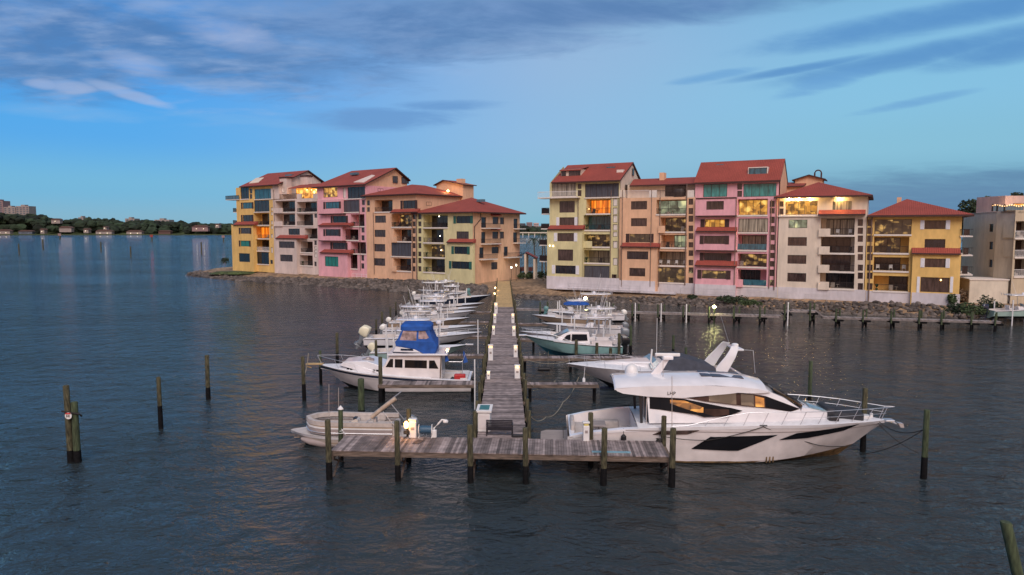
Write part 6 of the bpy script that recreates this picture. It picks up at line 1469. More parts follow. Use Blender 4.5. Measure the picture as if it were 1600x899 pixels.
win(([(815, 327), (900, 315), (1079, 308), (190, 303, 7), (350, 325, 7), (555, 404, 7)], [(815, 329), (1079, 368), (0, 352, 7), (370, 394, 7), (500, 418, 7), (555, 406, 7)]), 'yglass_brown', 'upper_window')
win(([(350, 328, 7), (440, 360, 7), (545, 402, 7)], [(350, 388, 7), (500, 414, 7), (545, 405, 7)]), 'yglass', 'helm_window', .026)
win(([(30, 312, 7), (185, 308, 7)], [(30, 352, 7), (185, 370, 7)]), 'cabin_soft', 'saloon_glow', .026)
win(([(210, 312, 7), (285, 320, 7)], [(210, 372, 7), (285, 380, 7)]), 'cabin_soft', 'saloon_glow', .026)
win(([(292, 325, 7), (345, 338, 7)], [(292, 382, 7), (345, 386, 7)]), 'cabin_glow', 'saloon_glow', .026)
win(([(632, 332), (820, 342), (1079, 388), (130, 388, 7), (220, 406, 7)], [(632, 395), (690, 400), (900, 428), (1079, 436), (0, 440, 7), (150, 430, 7), (220, 407, 7)]), 'yglass', 'lower_window', .022, -1.95)
win(([(748, 347), (830, 352), (890, 372), (935, 388)], [(748, 366), (830, 395), (900, 414), (935, 416)]), 'cabin_glow', 'saloon_glow', .03, -1.95)
win(([(940, 395), (1079, 400), (130, 398, 7)], [(940, 420), (1079, 430), (60, 436, 7), (130, 428, 7)]), 'yglass_brown', 'lower_curtain', .03, -1.95)
# windshield
ws = tr([(372, 290, 7), (560, 402, 7)], -1.2)
q = MB(); (xa_, za_), (xb_, zb_) = ws
ra = []
for k in (-1, -.7, -.35, 0, .35, .7, 1):
    wa, wb = 1.35, 1.0
    ra.append([(lerp(xa_, xb_, t)+.12+.25*(1-k*k), k*lerp(wa, wb, t), lerp(za_, zb_, t)+.05) for t in (0, .33, .66, 1)])
q.loft(ra, False); wsh = q.build('windshield', 'yglass', hs, True)
q = MB()
for k in (-.45, .1, .55): q.tube([(xb_+.3, k, zb_+.12), (lerp(xa_, xb_, .35)+.3, k+.35, lerp(za_, zb_, .35)+.12)], .015, 5)
q.build('wiper', 'rubber_black', wsh)
# hardtop
def wt(x, z): return 1.78*(1 if x < 9.3 else 1-((x-9.3)/4)**2*.55)*(1 if x > 3 else lerp(.8, 1, (x-1)/2))
ht = tr([(432, 276), (446, 292), (480, 305), (620, 322), (810, 330), (1079, 306), (190, 300, 7), (300, 306, 7), (379, 304, 7), (360, 288, 7), (300, 272, 7), (180, 258, 7), (0, 252, 7), (1000, 252), (620, 256), (440, 268)], -1.7)
def wtz(x, z, k):
    return wt(x, z)*k
lo_ = sorted(tr([(446, 292), (480, 305), (620, 322), (810, 330), (1079, 306), (190, 300, 7), (379, 304, 7)], -1.7))
zmh = lambda x: zat(lo_, x)+.12
zmn = min(p_[1] for p_ in ht); zmx = max(p_[1] for p_ in ht)
q = MB(); q.loft([[(x, wt(x, z)*k, z+(.28 if z > zmh(x) else .05)*(1-k*k)-(0 if z < zmh(x) else .08*abs(k)**6)) for x, z in dens(ht, 4)] for k in (-1, -.93, -.6, 0, .6, .93, 1)], True, True)
htp = q.build('hardtop', 'gel_white', e, True)
zt = max(p_[1] for p_ in ht)+.18
for pl in ([(905, 195), (1079, 205), (200, 240, 7), (190, 222, 7)], ):
    a = fr.hit(*Q(Z6, 900, 205), .2); b_ = fr.hit(*Q(Z7, 205, 240), -.1); a = (a[0], zt-.03); b_ = (b_[0], zt-.29)
    for y0, y1 in ((-.75, -.15), (.05, .6)): q = MB(); q.add([(a[0], y0, a[1]+.08), (b_[0], y0, b_[1]+.20), (b_[0], y1, b_[1]+.24), (a[0], y1, a[1]+.12)], [(0, 1, 2, 3)]); q.slab([(a[0], y0, a[1]+.10), (b_[0], y0, b_[1]+.24), (b_[0], y1, b_[1]+.28), (a[0], y1, a[1]+.14)], .06); q.build('roof_glass', 'yglass_brown', htp)
dm = fr.hit(*Q(Z6, 527, 210), .8); q = MB(); z_ = dm[1]+.02; q.rings([(z_-.15, dm[0], .8, .36, .36), (z_+.05, dm[0], .8, .40, .40), (z_+.35, dm[0], .8, .40, .40), (z_+.56, dm[0], .8, .33, .33), (z_+.7, dm[0], .8, .2, .2), (z_+.75, dm[0], .8, .05, .05)], 20); q.build('satellite_dome', 'plastic_white', htp, True)
a = fr.hit(*Q(Z6, 630, 205), 0); b_ = fr.hit(*Q(Z6, 725, 112), 0)
q = MB(); q.loft([[(a[0]-.15, -.12, a[1]-.1), (a[0]+.5, -.12, a[1]-.1), (a[0]+.5, .12, a[1]-.1), (a[0]-.15, .12, a[1]-.1)], [(b_[0]-.2, -.1, b_[1]), (b_[0]+.15, -.1, b_[1]), (b_[0]+.15, .1, b_[1]), (b_[0]-.2, .1, b_[1])]], True, True); q.rbox(b_[0]-.25, -.3, b_[1], b_[0]+.35, .3, b_[1]+.22, .05); ms = bev(q.build('radar_mast', 'gel_white', e), .03)
c_ = fr.hit(*Q(Z6, 730, 88), 0); q = MB(); q.ringsx([(c_[0]-.72, 0, c_[1], .05, .07), (c_[0]-.68, 0, c_[1], .09, .1), (c_[0]+.68, 0, c_[1], .09, .1), (c_[0]+.72, 0, c_[1], .05, .07)], 10, 3); q.cyl(c_[0], 0, b_[1]+.2, c_[1], .08, 8); q.build('radar_scanner', 'plastic_white', ms)
d_ = fr.hit(*Q(Z6, 648, 115), 0); q = MB(); q.tube([(d_[0]+.1, .3, d_[1]-.5), (d_[0]-.08, .3, d_[1]-.2), (d_[0]-.02, .3, d_[1]+.55)], .07, 8, .05); q.tube([(d_[0]+.25, .3, d_[1]-.3), (d_[0]+.25, .3, d_[1]+2.4)], .015, 5); q.build('antenna', 'plastic_white', ms)
q = MB(); q.tube([(dm[0]+1.5, .6, zt+.1), (dm[0]+1.5, .6, zt+.45)], .02, 5); q.rings([(zt+.4, dm[0]+.95, -.9, .05, .05), (zt+.5, dm[0]+.95, -.9, .05, .05)], 8); q.build('navigation_light', 'steel', htp)
txt = fr.hit(*Q(Z6, 752, 308), -1.8)
text_mesh('yacht_lettering', 'LHP', .27, 'gold_text', htp, (txt[0], -wt(txt[0], 0)-.03, txt[1]-.06), (pi/2, 0, 0))
# aft doors
x_ = house[0][0]
q = MB(); q.box(x_-.09, -1.5, 1.0, x_-.02, 1.5, house[1][1]-.1); q.build('saloon_door', 'yglass', hs)
q = MB()
for yy in (-1.7, -.5, .5): q.box(x_-.14, yy, 1.0, x_-.092, yy+.08, house[1][1]-.1)
q.box(x_-1.8, -2.05, 1.0, x_-1.6, -1.95, 1.1); q.build('door_frame', 'steel', hs)
for yy in (-1.55, 1.55): q = MB(); q.loft([[(x_-.42, yy-.04, 1.9), (x_-.28, yy-.04, 1.9), (x_-.28, yy+.04, 1.9), (x_-.42, yy+.04, 1.9)], [(x_-.55, yy-.04, house[1][1]+.05), (x_-.38, yy-.04, house[1][1]+.05), (x_-.38, yy+.04, house[1][1]+.05), (x_-.55, yy+.04, house[1][1]+.05)]], True, True); q.build('hardtop_strut', 'dark_plastic', htp)
# foredeck
fd = [(p_[0], z_) for p_, z_ in zip(tr([(500, 455, 7), (535, 322, 7), (580, 322, 7), (700, 385, 7), (745, 420, 7), (880, 420, 7), (890, 455, 7)], -.5), (2.1, 3.0, 2.92, 2.62, 2.5, 2.42, 2.1))]
q = MB(); wfd = lambda x, z: max(.25, 1.25-max(0, x-12)*.17)
q.loft([[(x, wfd(x, z)*k, z+.06*(1-k*k)) for x, z in dens(fd, 3)] for k in (-1, -.9, 0, .9, 1)], True, True); fdk = q.build('foredeck_trunk', 'gel_white', e, True)
a = (fd[2][0]+.02, 2.90); b_ = (fd[3][0]+.1, 2.60); q = MB(); q.slab([(a[0], -.85, a[1]+.08), (b_[0], -.75, b_[1]+.08), (b_[0]+.15, 0, b_[1]+.14), (b_[0], .75, b_[1]+.08), (a[0], .85, a[1]+.08), (a[0]+.1, 0, a[1]+.14)], .06); q.build('forward_glass', 'glass_clear', fdk)
a = fr.hit(*Q(Z7, 670, 375), -.3); b_ = fr.hit(*Q(Z7, 885, 395), -.3); q = MB(); zb = min(a[1], b_[1]); q.rbox(a[0]+.3, -.8, 2.05, b_[0], .8, 2.66, .12); q.rbox(a[0], -.85, 2.3, a[0]+.5, .85, 2.9, .1); bev(q.build('covered_sunpad', 'canvas_black', fdk), .08)
x_ = fr.hit(*Q(Z7, 725, 410), -1)[0]; q = MB(); q.rbox(x_-.3, -1.3, 2.3, x_+.25, -.95, 2.55, .05); q.build('deck_speaker', 'dark_plastic', fdk)
# rails: real stanchions along the bulwark, joined round the bow
q = MB(); xs = [lerp(6.6, L*.985, i/11) for i in range(12)]
tops = {}
for sg in (-1, 1):
    tp = []
    for i, x in enumerate(xs):
        hh_ = .74*min(1, .1+i*.35); b_ = max(.12, h_.b(x)-.12); t3 = (x+.25*hh_, sg*(b_+.04), h_.z(x)+hh_); tp.append(t3)
        if i: q.tube([(x-.12, sg*b_, h_.z(x)+.0), t3], .016, 6)
    q.tube([(xs[0]-.9, sg*(h_.b(xs[0])-.1), h_.z(xs[0]))]+tp, .022, 6); tops[sg] = tp
    q.tube([(p_[0]-.06, p_[1], p_[2]-.33) for p_ in tp[5:]], .012, 5)
q.tube([tops[-1][-1], (L+.38, 0, tops[1][-1][2]+.02), tops[1][-1]], .022, 6); q.build('bow_rail', 'steel', e, True)
q = MB(); q.rbox(L-.2, -.25, 2.02, L+.35, .25, 2.12, .04); q.tube([(L+.1, 0, 2.0), (L+.55, 0, 1.85), (L+.75, 0, 1.72)], .05, 6); q.prism([(L+.55, 1.95), (L+.85, 1.9), (L+.9, 1.66), (L+.7, 1.68)], 'y', -.16, .16); q.build('anchor', 'steel', e)
q = MB(); q.rbox(L-1.6, -.25, 2.16, L-1.0, .25, 2.36, .06); q.cyl(L-.8, .2, 2.15, 2.4, .09); q.build('windlass', 'plastic_white', e, True)
x_ = fr.hit(*Q(Z6, 484, 540), -2.5)[0]; q = MB(); yy = -h_.y_at(x_, 1.3)-.2; q.rings([(.9, x_, yy, .04, .04), (.97, x_, yy, .15, .15), (1.6, x_, yy, .15, .15), (1.7, x_, yy, .06, .06)], 12); q.tube([(x_, yy, 1.7), (x_, -h_.b(x_)+.1, h_.z(x_)+.02)], .015, 5); q.build('hanging_fender', 'rubber_black', e, True)
for zx in (335,): x_ = fr.hit(*Q(Z7, zx, 465), -2.4)[0]; q = MB(); q.tube([(x_-.2, -h_.b(x_)-.0, h_.z(x_)+.02), (x_+.2, -h_.b(x_)-.0, h_.z(x_)+.02)], .04, 6); q.build('cleat', 'dark_plastic', e)
for k in range(3): x_ = fr.hit(*Q(Z7, 360+k*20, 660), -2.1)[0]; q = MB(); yy = h_.y_at(x_, .35); q.box(x_-.04, -yy-.02, .05, x_+.03, -yy+.0, .38+.0*k); q.build('drain_stain', 'bottom_brown', e)
YH = h_
# ------------------------------------------------------------------ things standing on the docks
def pedestal(px, py, h_, w_, label, lampc='lens', lampz=.75, light=6, tall=False, world=None):
    x, y, _ = world or P(px, py, DZ)
    e = thing('power_pedestal', label, 'power pedestal', (x, y, DZ+.002), 0, 'white dock pedestals with lamps')
    q = MB(); q.rbox(-w_/2, -.15, 0, w_/2, .15, h_*.8, .03); q.build('cabinet', 'plastic_white', e)
    q = MB(); q.rings([(h_*.8+.001, 0, 0, w_*.42, .14), (h_*.93, 0, 0, w_*.42, .14)], 10, 4); q.build('lamp_lens', lampc, e)
    q = MB(); q.rbox(-w_/2-.02, -.17, h_*.931, w_/2+.02, .17, h_, .03); q.build('cap', 'plastic_white', e)
    q = MB(); q.box(-w_*.22, -.17, h_*.42, w_*.22, -.152, h_*.56); q.build('socket_cover', 'gel_grey', e)
    if light: lamp('pedestal_light', e, (0, -.3, h_*.86), (1, .6, .22), light*.15, .05)
    return e
MWh = MW/2
def mside(px, py, side): # keep on the deck edge
    x, y, _ = P(px, py, DZ); lx, ly = MF.loc(x, y); return MF.w(lx, side*(MWh-.25))[:2]+(DZ,)
pedestal(0, 0, .62, .26, 'small lamp pedestal on the left dock edge behind the white cabinet', world=mside(762, 592, 1), light=8)
pedestal(0, 0, 1.05, .42, 'large white lamp pedestal on the right dock edge opposite the trawler', world=mside(808, 591, -1), light=10)
pedestal(0, 0, 1.1, .36, 'white lamp pedestal on the right dock edge opposite the teal boat', world=mside(806, 558, -1), light=10)
pedestal(0, 0, 1.4, .42, 'tall white locker with grey side on the left dock edge by the finger pier', world=mside(769, 563, 1), light=0)
pedestal(0, 0, 1.0, .3, 'left dock edge lamp pedestal with a yellow glow, midway along', world=mside(771, 523, 1), light=8)
pedestal(0, 0, 1.1, .36, 'right dock edge lamp pedestal beside the white bow rails', world=mside(803, 525, -1), light=8)
pedestal(0, 0, 1.2, .36, 'far right dock edge lamp pedestal near the gangway', world=mside(800, 505, -1), light=8)
pedestal(0, 0, 1.5, .45, 'far left tall white pedestal at the foot of the gangway', world=mside(776, 490, 1), light=8)
pedestal(0, 0, 1.2, .35, 'white pedestal halfway between the far left lamps', world=mside(774, 505, 1), light=0)
for px, py, lb in ((774, 450, 'upper of two bright lamps at the left side of the gangway'), (773, 459, 'lower of two bright lamps at the left side of the gangway')):
    x, y, z = PY(px, py, 118 if py > 455 else 126); e = thing('lamp_post', lb, 'lamp', (x, y, 1.0), 0, 'gangway lamps')
    q = MB(); q.cyl(0, 0, -1.5, z-1.15, .06, 8); q.build('post', 'pile_wood', e); q = MB(); q.rings([(z-1.15, 0, 0, .08, .08), (z-1.0, 0, 0, .2, .2), (z-.85, 0, 0, .08, .08)], 10); q.build('lamp_globe', 'bulb', e); lamp('lamp_light', e, (0, -.4, z-1), (1, .7, .35), 25, .15)
# bench with its back to the camera
bx0, by0, _ = P(780, 683, DZ)
e = thing('park_bench', 'dark slatted bench at the end of the walkway facing the shore', 'bench', (bx0, by0, DZ), TROT)
bw = .74
q = MB()
for i in range(7): q.box(-bw, .02+.02*i, .36+i*.085, bw, .05+.02*i-.0, .43+i*.085)
q.v = [(x, y-.15*(z-.36), z) for x, y, z in q.v]; q.build('backrest', 'slate_slat', e)
q = MB()
for i in range(5): q.box(-bw, .12+i*.1, .40, bw, .20+i*.1, .43)
q.build('seat', 'slate_slat', e)
for sx in (-bw+.03, bw-.03):
    for sy in (.1, .58): q = MB(); q.box(sx-.03, sy-.03, .003, sx+.03, sy+.03, .40 if sy < .3 else .62); q.build('leg', 'dark_plastic', e)
    q = MB(); q.box(sx-.04, .02, .62, sx+.04, .62, .66); q.build('armrest', 'dark_plastic', e)
# white fish cleaning cabinet
x0, y0, _ = P(756, 676, DZ)
e = thing('dock_cabinet', 'tall white dock cabinet with a sunken dark green lid beside the bench', 'cabinet', (x0-.0, y0+.2, DZ+.002), TROT)
q = MB(); q.rbox(-.36, -.02, .0, .36, .75, 1.12, .04); q.build('cabinet_body', 'plastic_white', e)
q = MB(); q.slab([(-.44, -.1, 1.22), (.44, -.1, 1.22), (.44, .95, 1.34), (-.44, .95, 1.34)], .1); q.build('lid', 'plastic_white', e)
q = MB(); q.slab([(-.28, .08, 1.252), (.28, .08, 1.252), (.28, .8, 1.335), (-.28, .8, 1.335)], .02); q.build('lid_inset', 'teal_sink', e)
q = MB(); q.box(-.28, -.035, .15, .28, -.022, .95); q.build('door_panel', 'gel_warm', e)
# stuff on the left arm
def onT(px, py, z=DZ):
    x, y, _ = P(px, py, z); return x, y
x, y = onT(645, 683); pedestal(0, 0, 1.05, .42, 'white pedestal under the lit piling on the left dock arm', world=(x, y, DZ), light=0)
x, y = onT(635.5, 684); e = thing('post_lamp', 'glowing amber lamp strapped to the piling on the left dock arm', 'lamp', (x, y+.15, DZ), 0)
q = MB(); q.rings([(.55, 0, -.25, .06, .06), (.62, 0, -.25, .12, .1), (.85, 0, -.25, .14, .1), (.95, 0, -.25, .05, .05)], 10); q.build('lamp_globe', mat('bulb_amber', (1, 1, 1), emit=(1, .42, .07), estr=6, var=0), e); lamp('lamp_light', e, (-.05, -.5, .8), (1, .45, .1), 22, .1)
q = MB(); q.tube([(.16*cos(a), -.2+.1*sin(a), .2+a*.012) for a in [i*.5 for i in range(38)]], .025, 6); q.build('hose_coil', 'rubber_black', e)
x, y = onT(665, 683); e = thing('hose_reel', 'white hose reel wound with dark blue hose on the left dock arm', 'hose reel', (x, y, DZ+.002), 0)
for xx in (-.36, .36): q = MB(); q.loft([[(xx+.015*k, r_*cos(2*pi*i/18), .42+r_*sin(2*pi*i/18)) for i in range(18)] for k, r_ in ((-1, .3), (1, .3), (1, .24), (-1, .24), (-1, .3))], True); q.box(xx-.02, -.25, 0, xx+.02, .25, .06); q.box(xx-.02, -.03, .05, xx+.02, .03, .42); q.build('wheel', 'plastic_white', e)
q = MB(); q.ringsx([(-.33, 0, .42, .2, .2), (-.2, 0, .42, .23, .23), (.2, 0, .42, .22, .22), (.33, 0, .42, .2, .2)], 14); q.build('hose', 'hose_blue', e, True)
x, y = onT(681, 683); e = thing('boarding_light', 'white swan necked dock light beside the hose reel', 'lamp', (x, y, DZ+.002), 0)
q = MB(); q.tube([(-.1, 0, 0), (-.1, 0, .5), (.15, 0, .75), (.35, 0, .98), (.5, 0, .95)], .05, 8); q.rbox(-.25, -.12, 0, .05, .12, .4, .04); q.build('stand', 'plastic_white', e)
q = MB(); q.rings([(.82, .55, 0, .14, .1), (.9, .55, 0, .16, .11), (.98, .55, 0, .08, .06)], 10); q.build('lamp_head', 'plastic_white', e, True)
x, y = onT(654, 691); q = MB(); q.rbox(-.2, -.35, 0, .2, .35, .02, .005); o = q.build('door_mat', 'mat_grey'); o.location = (x, y, DZ+.006); o.rotation_euler[2] = -.35; tag(o, 'small grey mat lying on the left dock arm planks', 'mat')
x, y = onT(534, 680); q = MB(); q.tube([(.2*cos(a)*(1-.03*i), .14*sin(a)*(1-.03*i), .02+.012*i) for i, a in enumerate([k*.6 for k in range(26)])], .022, 6); o = q.build('rope_coil', 'plastic_white'); o.location = (x, y, DZ+.01); tag(o, 'coiled white rope at the left end of the dock', 'rope')
x, y = onT(916, 689); pedestal(0, 0, 1.05, .34, 'white pedestal with yellow lens on the right dock arm at the yacht stern', world=(x, y+.1, DZ), lampc='plastic_yellow', light=0)
a_ = P(925, 708, DZ); b_ = P(986, 710.5, DZ); q = MB(); q.box(0, 0, 0, math.hypot(b_[0]-a_[0], b_[1]-a_[1]), .16, .05); o = q.build('blue_board', 'blue_board'); o.location = (a_[0], a_[1]+.04, DZ+.006); o.rotation_euler[2] = TROT; tag(o, 'pale blue board lying along the front edge of the right dock arm', 'board')
x, y = onT(1030, 691); q = MB(); q.tube([(.16*cos(a), .12*sin(a), .03+.01*i) for i, a in enumerate([k*.7 for k in range(20)])], .03, 6); o = q.build('rope_coil', 'rope_dark'); o.location = (x, y, DZ+.01); tag(o, 'dark rope coil at the right end of the dock beside the yacht', 'rope')
x, y = onT(810, 683); q = MB(); q.rbox(-.35, -.1, 0, .35, .15, .12, .04); o = q.build('tool_bag', 'rubber_black'); o.location = (x, y, DZ+.006); tag(o, 'low black bag on the planks right of the bench', 'bag')
for px, yt, lb in ((742, 562, 'thin pole standing left of the dock by the trawler stern'), (747, 500, 'thin pole left of the dock beyond the white bowrider')):
    x, y, _ = P(px, 640 if yt > 550 else 575, 0); z = PY(px, yt, y)[2]; q = MB(); q.cyl(x, y, -1, z, .05, 8); tag(q.build('mooring_pole', 'plastic_white'), lb, 'pole', 'thin poles beside the dock')
for px, yt, yb, Y in ((514, 600, 668, 38.6), (529, 606, 640, 38.7), (1036, 566, 650, 38.5), (1050, 588, 670, 35.5)):
    a_, b_ = PY(px, yt, Y), PY(px, yb, Y); q = MB(); q.tube([b_, a_], .02, 5); tag(q.build('fishing_rod_pole', 'alu'), 'slender white whip pole standing on the %s dock arm piling, %s one' % ('left' if px < 800 else 'right', 'taller' if yt in (600, 566) else 'shorter'), 'pole', 'whip poles on the dock pilings')
# ------------------------------------------------------------------ mooring lines
def rope(pts, label, m_='rope_dark', r=.022, sag=.4):
    path = []
    for a, b_ in zip(pts, pts[1:]):
        for i in range(9):
            t = i/8; path.append((lerp(a[0], b_[0], t), lerp(a[1], b_[1], t), lerp(a[2], b_[2], t)-sag*4*t*(1-t)))
    q = MB(); q.tube(path, r, 5); return tag(q.build('mooring_rope', m_), label, 'rope', 'mooring ropes')
def YW(x, y, z): X, Y = yfr.w(x, y)[:2]; return (X, Y, z)
pl_ = P(1443, 748, 0)
rope([YW(L-.6, -.35, 2.05), (pl_[0], pl_[1]-.15, PY(1443, 667, pl_[1])[2])], 'upper dark rope from the yacht bow to the green piling', sag=.45)
xq = fr.hit(*Q(Z7, 930, 640), 0)
rope([(pl_[0], pl_[1]-.1, PY(1443, 665, pl_[1])[2]-.05), YW(16.9, -.9, .35)], 'lower dark rope from the green piling down to the yacht stem', sag=.25)
rope([YW(L-.7, -.4, 2.0), YW(L+1.2, -1.2, .55)], 'short slack rope hanging from the yacht bow', sag=.2)
cx_ = yfr.hit(*Q(Z7, 335, 465), -2.45)[0]; yb_ = -YH.b(cx_)-.03
rope([YW(cx_, yb_, 2.25), YW(cx_+3.4, -YH.y_at(cx_+3.4, 1.0)-.12, .95), YW(cx_+5.6, -YH.y_at(cx_+5.6, .75)-.12, .62)], 'dark spring rope running forward down the yacht side', sag=.05)
tp_ = TF.w(TL_-.1, TW+.15); rope([YW(cx_, yb_, 2.25), YW(cx_-3, -YH.y_at(cx_-3, 1.6)-.10, 1.45), (tp_[0], tp_[1], DZ+.25)], 'dark spring rope running aft from the yacht side to the dock', sag=.08)
cb = PY(904, 590, 54.4); rope([cb, PY(880, 628, 49), PY(853, 652, 43.5), MF.w(3.2, -MWh-.2)[:2]+(2.0,)], 'pale slack rope from the cruiser bow to the dock piling', 'rope', .03, .35)
rope([PY(868, 595, 53), MF.w(12.5, -MWh-.2)[:2]+(2.1,)], 'pale slack rope between the finger pier and the walkway', 'rope', .025, .7)
rope([MF.w(20, -MWh-.2)[:2]+(2.2,), PY(900, 560, 60)], 'taut pale rope by the teal hulled boat', 'rope', .025, .5)
rope([PY(482, 552, 55.5), PY(476, 585, 54.6)], 'rope from the trawler pulpit to the nearest piling', 'rope', .03, .3)
rope([PY(905, 660, 41.2), PY(880, 668, 40), TF.w(TF.loc(*P(880, 684, DZ)[:2])[0], TW)[:2]+(DZ+.1,)], 'rope across the yacht swim platform', 'rope_dark', .02, .1)
e = thing('hanging_fender', 'black cylinder fender hung beside the finger pier below the teal boat', 'fender', PY(850, 577, 60.5), 0)
q = MB(); q.ringsx([(-.55, 0, 0, .05, .05), (-.5, 0, 0, .2, .2), (.5, 0, 0, .2, .2), (.55, 0, 0, .05, .05)], 12); q.build('fender_body', 'rubber_black', e, True)
for s_ in (-.35, .35): q = MB(); q.tube([(s_, 0, .2), (s_*1.1, 0, 1.6)], .015, 5); q.build('fender_line', 'rope', e)
# ------------------------------------------------------------------ long pier on the right
pa_, pb_ = P(806, 482, 1.3), P(1560, 502, 1.3); PR = atan2(pb_[1]-pa_[1], pb_[0]-pa_[0]); PL_ = math.hypot(pb_[0]-pa_[0], pb_[1]-pa_[1]); PF = Frame(pa_[0], pa_[1], PR)
e = thing('long_pier', 'long narrow grey pier on paired green posts running to the right below the buildings', 'pier', (pa_[0], pa_[1], 0), PR); PE = e
ux = lambda px, py=495: PF.hit(px, py, 0)[0]
u1, u2, u3, u4 = ux(1216), ux(1234), ux(1272), ux(1284)
def pz(u): return 1.3 if u < u1 else lerp(1.3, 2.1, (u-u1)/(u2-u1)) if u < u2 else 2.1 if u < u3 else lerp(2.1, 1.3, (u-u3)/(u4-u3)) if u < u4 else 1.3
mat('pier_grey', (.27, .235, .225), .9, var=.25, island=.3); q = MB(); x = 0
while x < PL_: z = pz(x); q.box(x, -.7, z-.06, x+.285, .7, z); x += .3
q.build('deck_planks', 'pier_grey', e)
q = MB()
for a, b_, z in ((0, u1, 1.3), (u2, u3, 2.1), (u4, PL_, 1.3)):
    for y0 in (-.68, .60): q.box(a, y0, z-.25, b_, y0+.08, z-.065)
q.build('stringers', 'pier_grey', e)
for i, px in enumerate((850, 900, 953, 993, 1033, 1072, 1112, 1151, 1191, 1229, 1269, 1309, 1351, 1395, 1438, 1473, 1519, 1556)):
    u = ux(px); z = pz(u)
    for s_, tt in ((-1, 1.15), (1, 1.0)):
        pile_at(u+.42*s_, s_*.88, z+tt+R.uniform(-.12, .12), .14, None, name='piling', parent=e, band=.8, m_='pile_green')
    q = MB(); q.tube([(u-.4, -.8, .05), (u+.4, .8, z-.3)], .09, 5); q.tube([(u+.4, .8, .15), (u-.4, -.8, z-.35)], .09, 5); q.box(u-.55, -.95, z-.5, u+.55, .95, z-.26); q.build('cross_brace', 'pile_black', e)
    if px in (953, 993, 1033, 1072, 1229): q = MB(); q.cyl(u, -1.0, -.6, z+1.35, .085, 10); q.build('white_sleeve_post', 'plastic_white', e)
for px, py, m_, en, lb in ((1116, 479.5, 'bulb', 900, 'bright yellow lamp on a post of the long pier below the pink tower'), (915, 466, 'bulb', 350, 'yellow lamp on the long pier behind the small boats')):
    u, z = PF.hit(px, py, -.9); o_ = PF.w(u, -.9); e = thing('pier_lamp', lb, 'lamp', (o_[0], o_[1], 0), PR, 'pier lamps')
    q = MB(); q.cyl(0, 0, -.8, z-.17, .06, 8); q.build('post', 'pile_green', e); q = MB(); q.rings([(z-.2, 0, 0, .05, .05), (z, 0, 0, .26, .26), (z+.2, 0, 0, .05, .05)], 12); q.build('lamp_globe', mat('bulb_lime', (1, 1, 1), emit=(.95, .9, .35), estr=40, var=0) if 'bulb_lime' not in MATS else 'bulb_lime', e, True); lamp('lamp_light', e, (0, -.5, z), (1, .9, .4), en*.12, .2)
# ------------------------------------------------------------------ railings, garden and pavilion behind the dock
def railing(px0, px1, label, yl=-2.2, h_=1.0):
    u0 = RF.hit(px0, 455, yl)[0]; u1_ = RF.hit(px1, 455, yl)[0]; o_ = RF.w(u0, yl); e = thing('steel_railing', label, 'railing', (o_[0], o_[1], GZ), RROT, 'grey railings along the right buildings')
    n_ = max(2, int((u1_-u0)/1.8)); q = MB()
    for z in (.1, .55, h_): q.box(0, -.02, z-.025, u1_-u0, .02, z+.025)
    q.build('rails', 'alu', e)
    for i in range(n_+1): x = (u1_-u0)*i/n_; q = MB(); q.box(x-.03, -.045, -.2, x+.03, -.021, h_+.03); q.build('post', 'alu', e)
railing(888, 1000, 'grey railing in front of the pale green building plinth'); railing(1063, 1156, 'grey railing in front of the pink tower plinth'); railing(1167, 1232, 'grey railing in front of the cream building plinth'); railing(1258, 1292, 'short grey railing right of the cream building windows', h_=.8)
e = thing('walk_ledge', 'low pale concrete walk along the foot of the right buildings', 'ledge', RF.w(0, 0), RROT)
q = MB(); q.box(2, -2.0, GZ-.2, RF.hit(1060, 455, 0)[0], -1.1, GZ+.12); q.build('ledge_slab', 'plinth', e)
u0 = LF.hit(551, 431, -2)[0]; o_ = LF.w(u0, -2.2); e = thing('steel_railing', 'white railing on the rocks in front of the left peach building', 'railing', (o_[0], o_[1], GZ-.1), LROT)
q = MB()
for z in (.3, .9): q.box(0, -.02, z, 5.2, .02, z+.05)
for i in range(4): q.box(i*1.7, -.045, 0, i*1.7+.06, -.021, .95)
q.build('rails', 'rail_white', e)
# leafy clumps
mat('leaf', (.055, .085, .03), .8, var=.3, island=.5, scale=3); mat('leaf_dark', (.03, .05, .022), .8, var=.3, island=.5, scale=3); mat('bark', (.12, .09, .06), .9, var=.3); mat('dry_brush', (.20, .14, .09), .95, var=.4, island=.4)
def leaves(q, cx, cy, cz, rx, ry, rz, n, s_, rr):
    for _ in range(n):
        while True:
            a, b_, c_ = rr.uniform(-1, 1), rr.uniform(-1, 1), rr.uniform(-1, 1)
            d = a*a+b_*b_+c_*c_
            if d < 1 and rr.random() < d+.25: break
        x, y, z = cx+a*rx, cy+b_*ry, cz+c_*rz; k = s_*rr.uniform(.6, 1.3); t, p_ = rr.uniform(0, 2*pi), rr.uniform(-.9, .9)
        u = (cos(t)*k, sin(t)*k, 0); v = (-sin(t)*sin(p_)*k*.7, cos(t)*sin(p_)*k*.7, cos(p_)*k*.7)
        q.add([(x-u[0], y-u[1], z-u[2]), (x-v[0], y-v[1], z-v[2]), (x+u[0], y+u[1], z+u[2]), (x+v[0], y+v[1], z+v[2])], [(0, 1, 2, 3)])
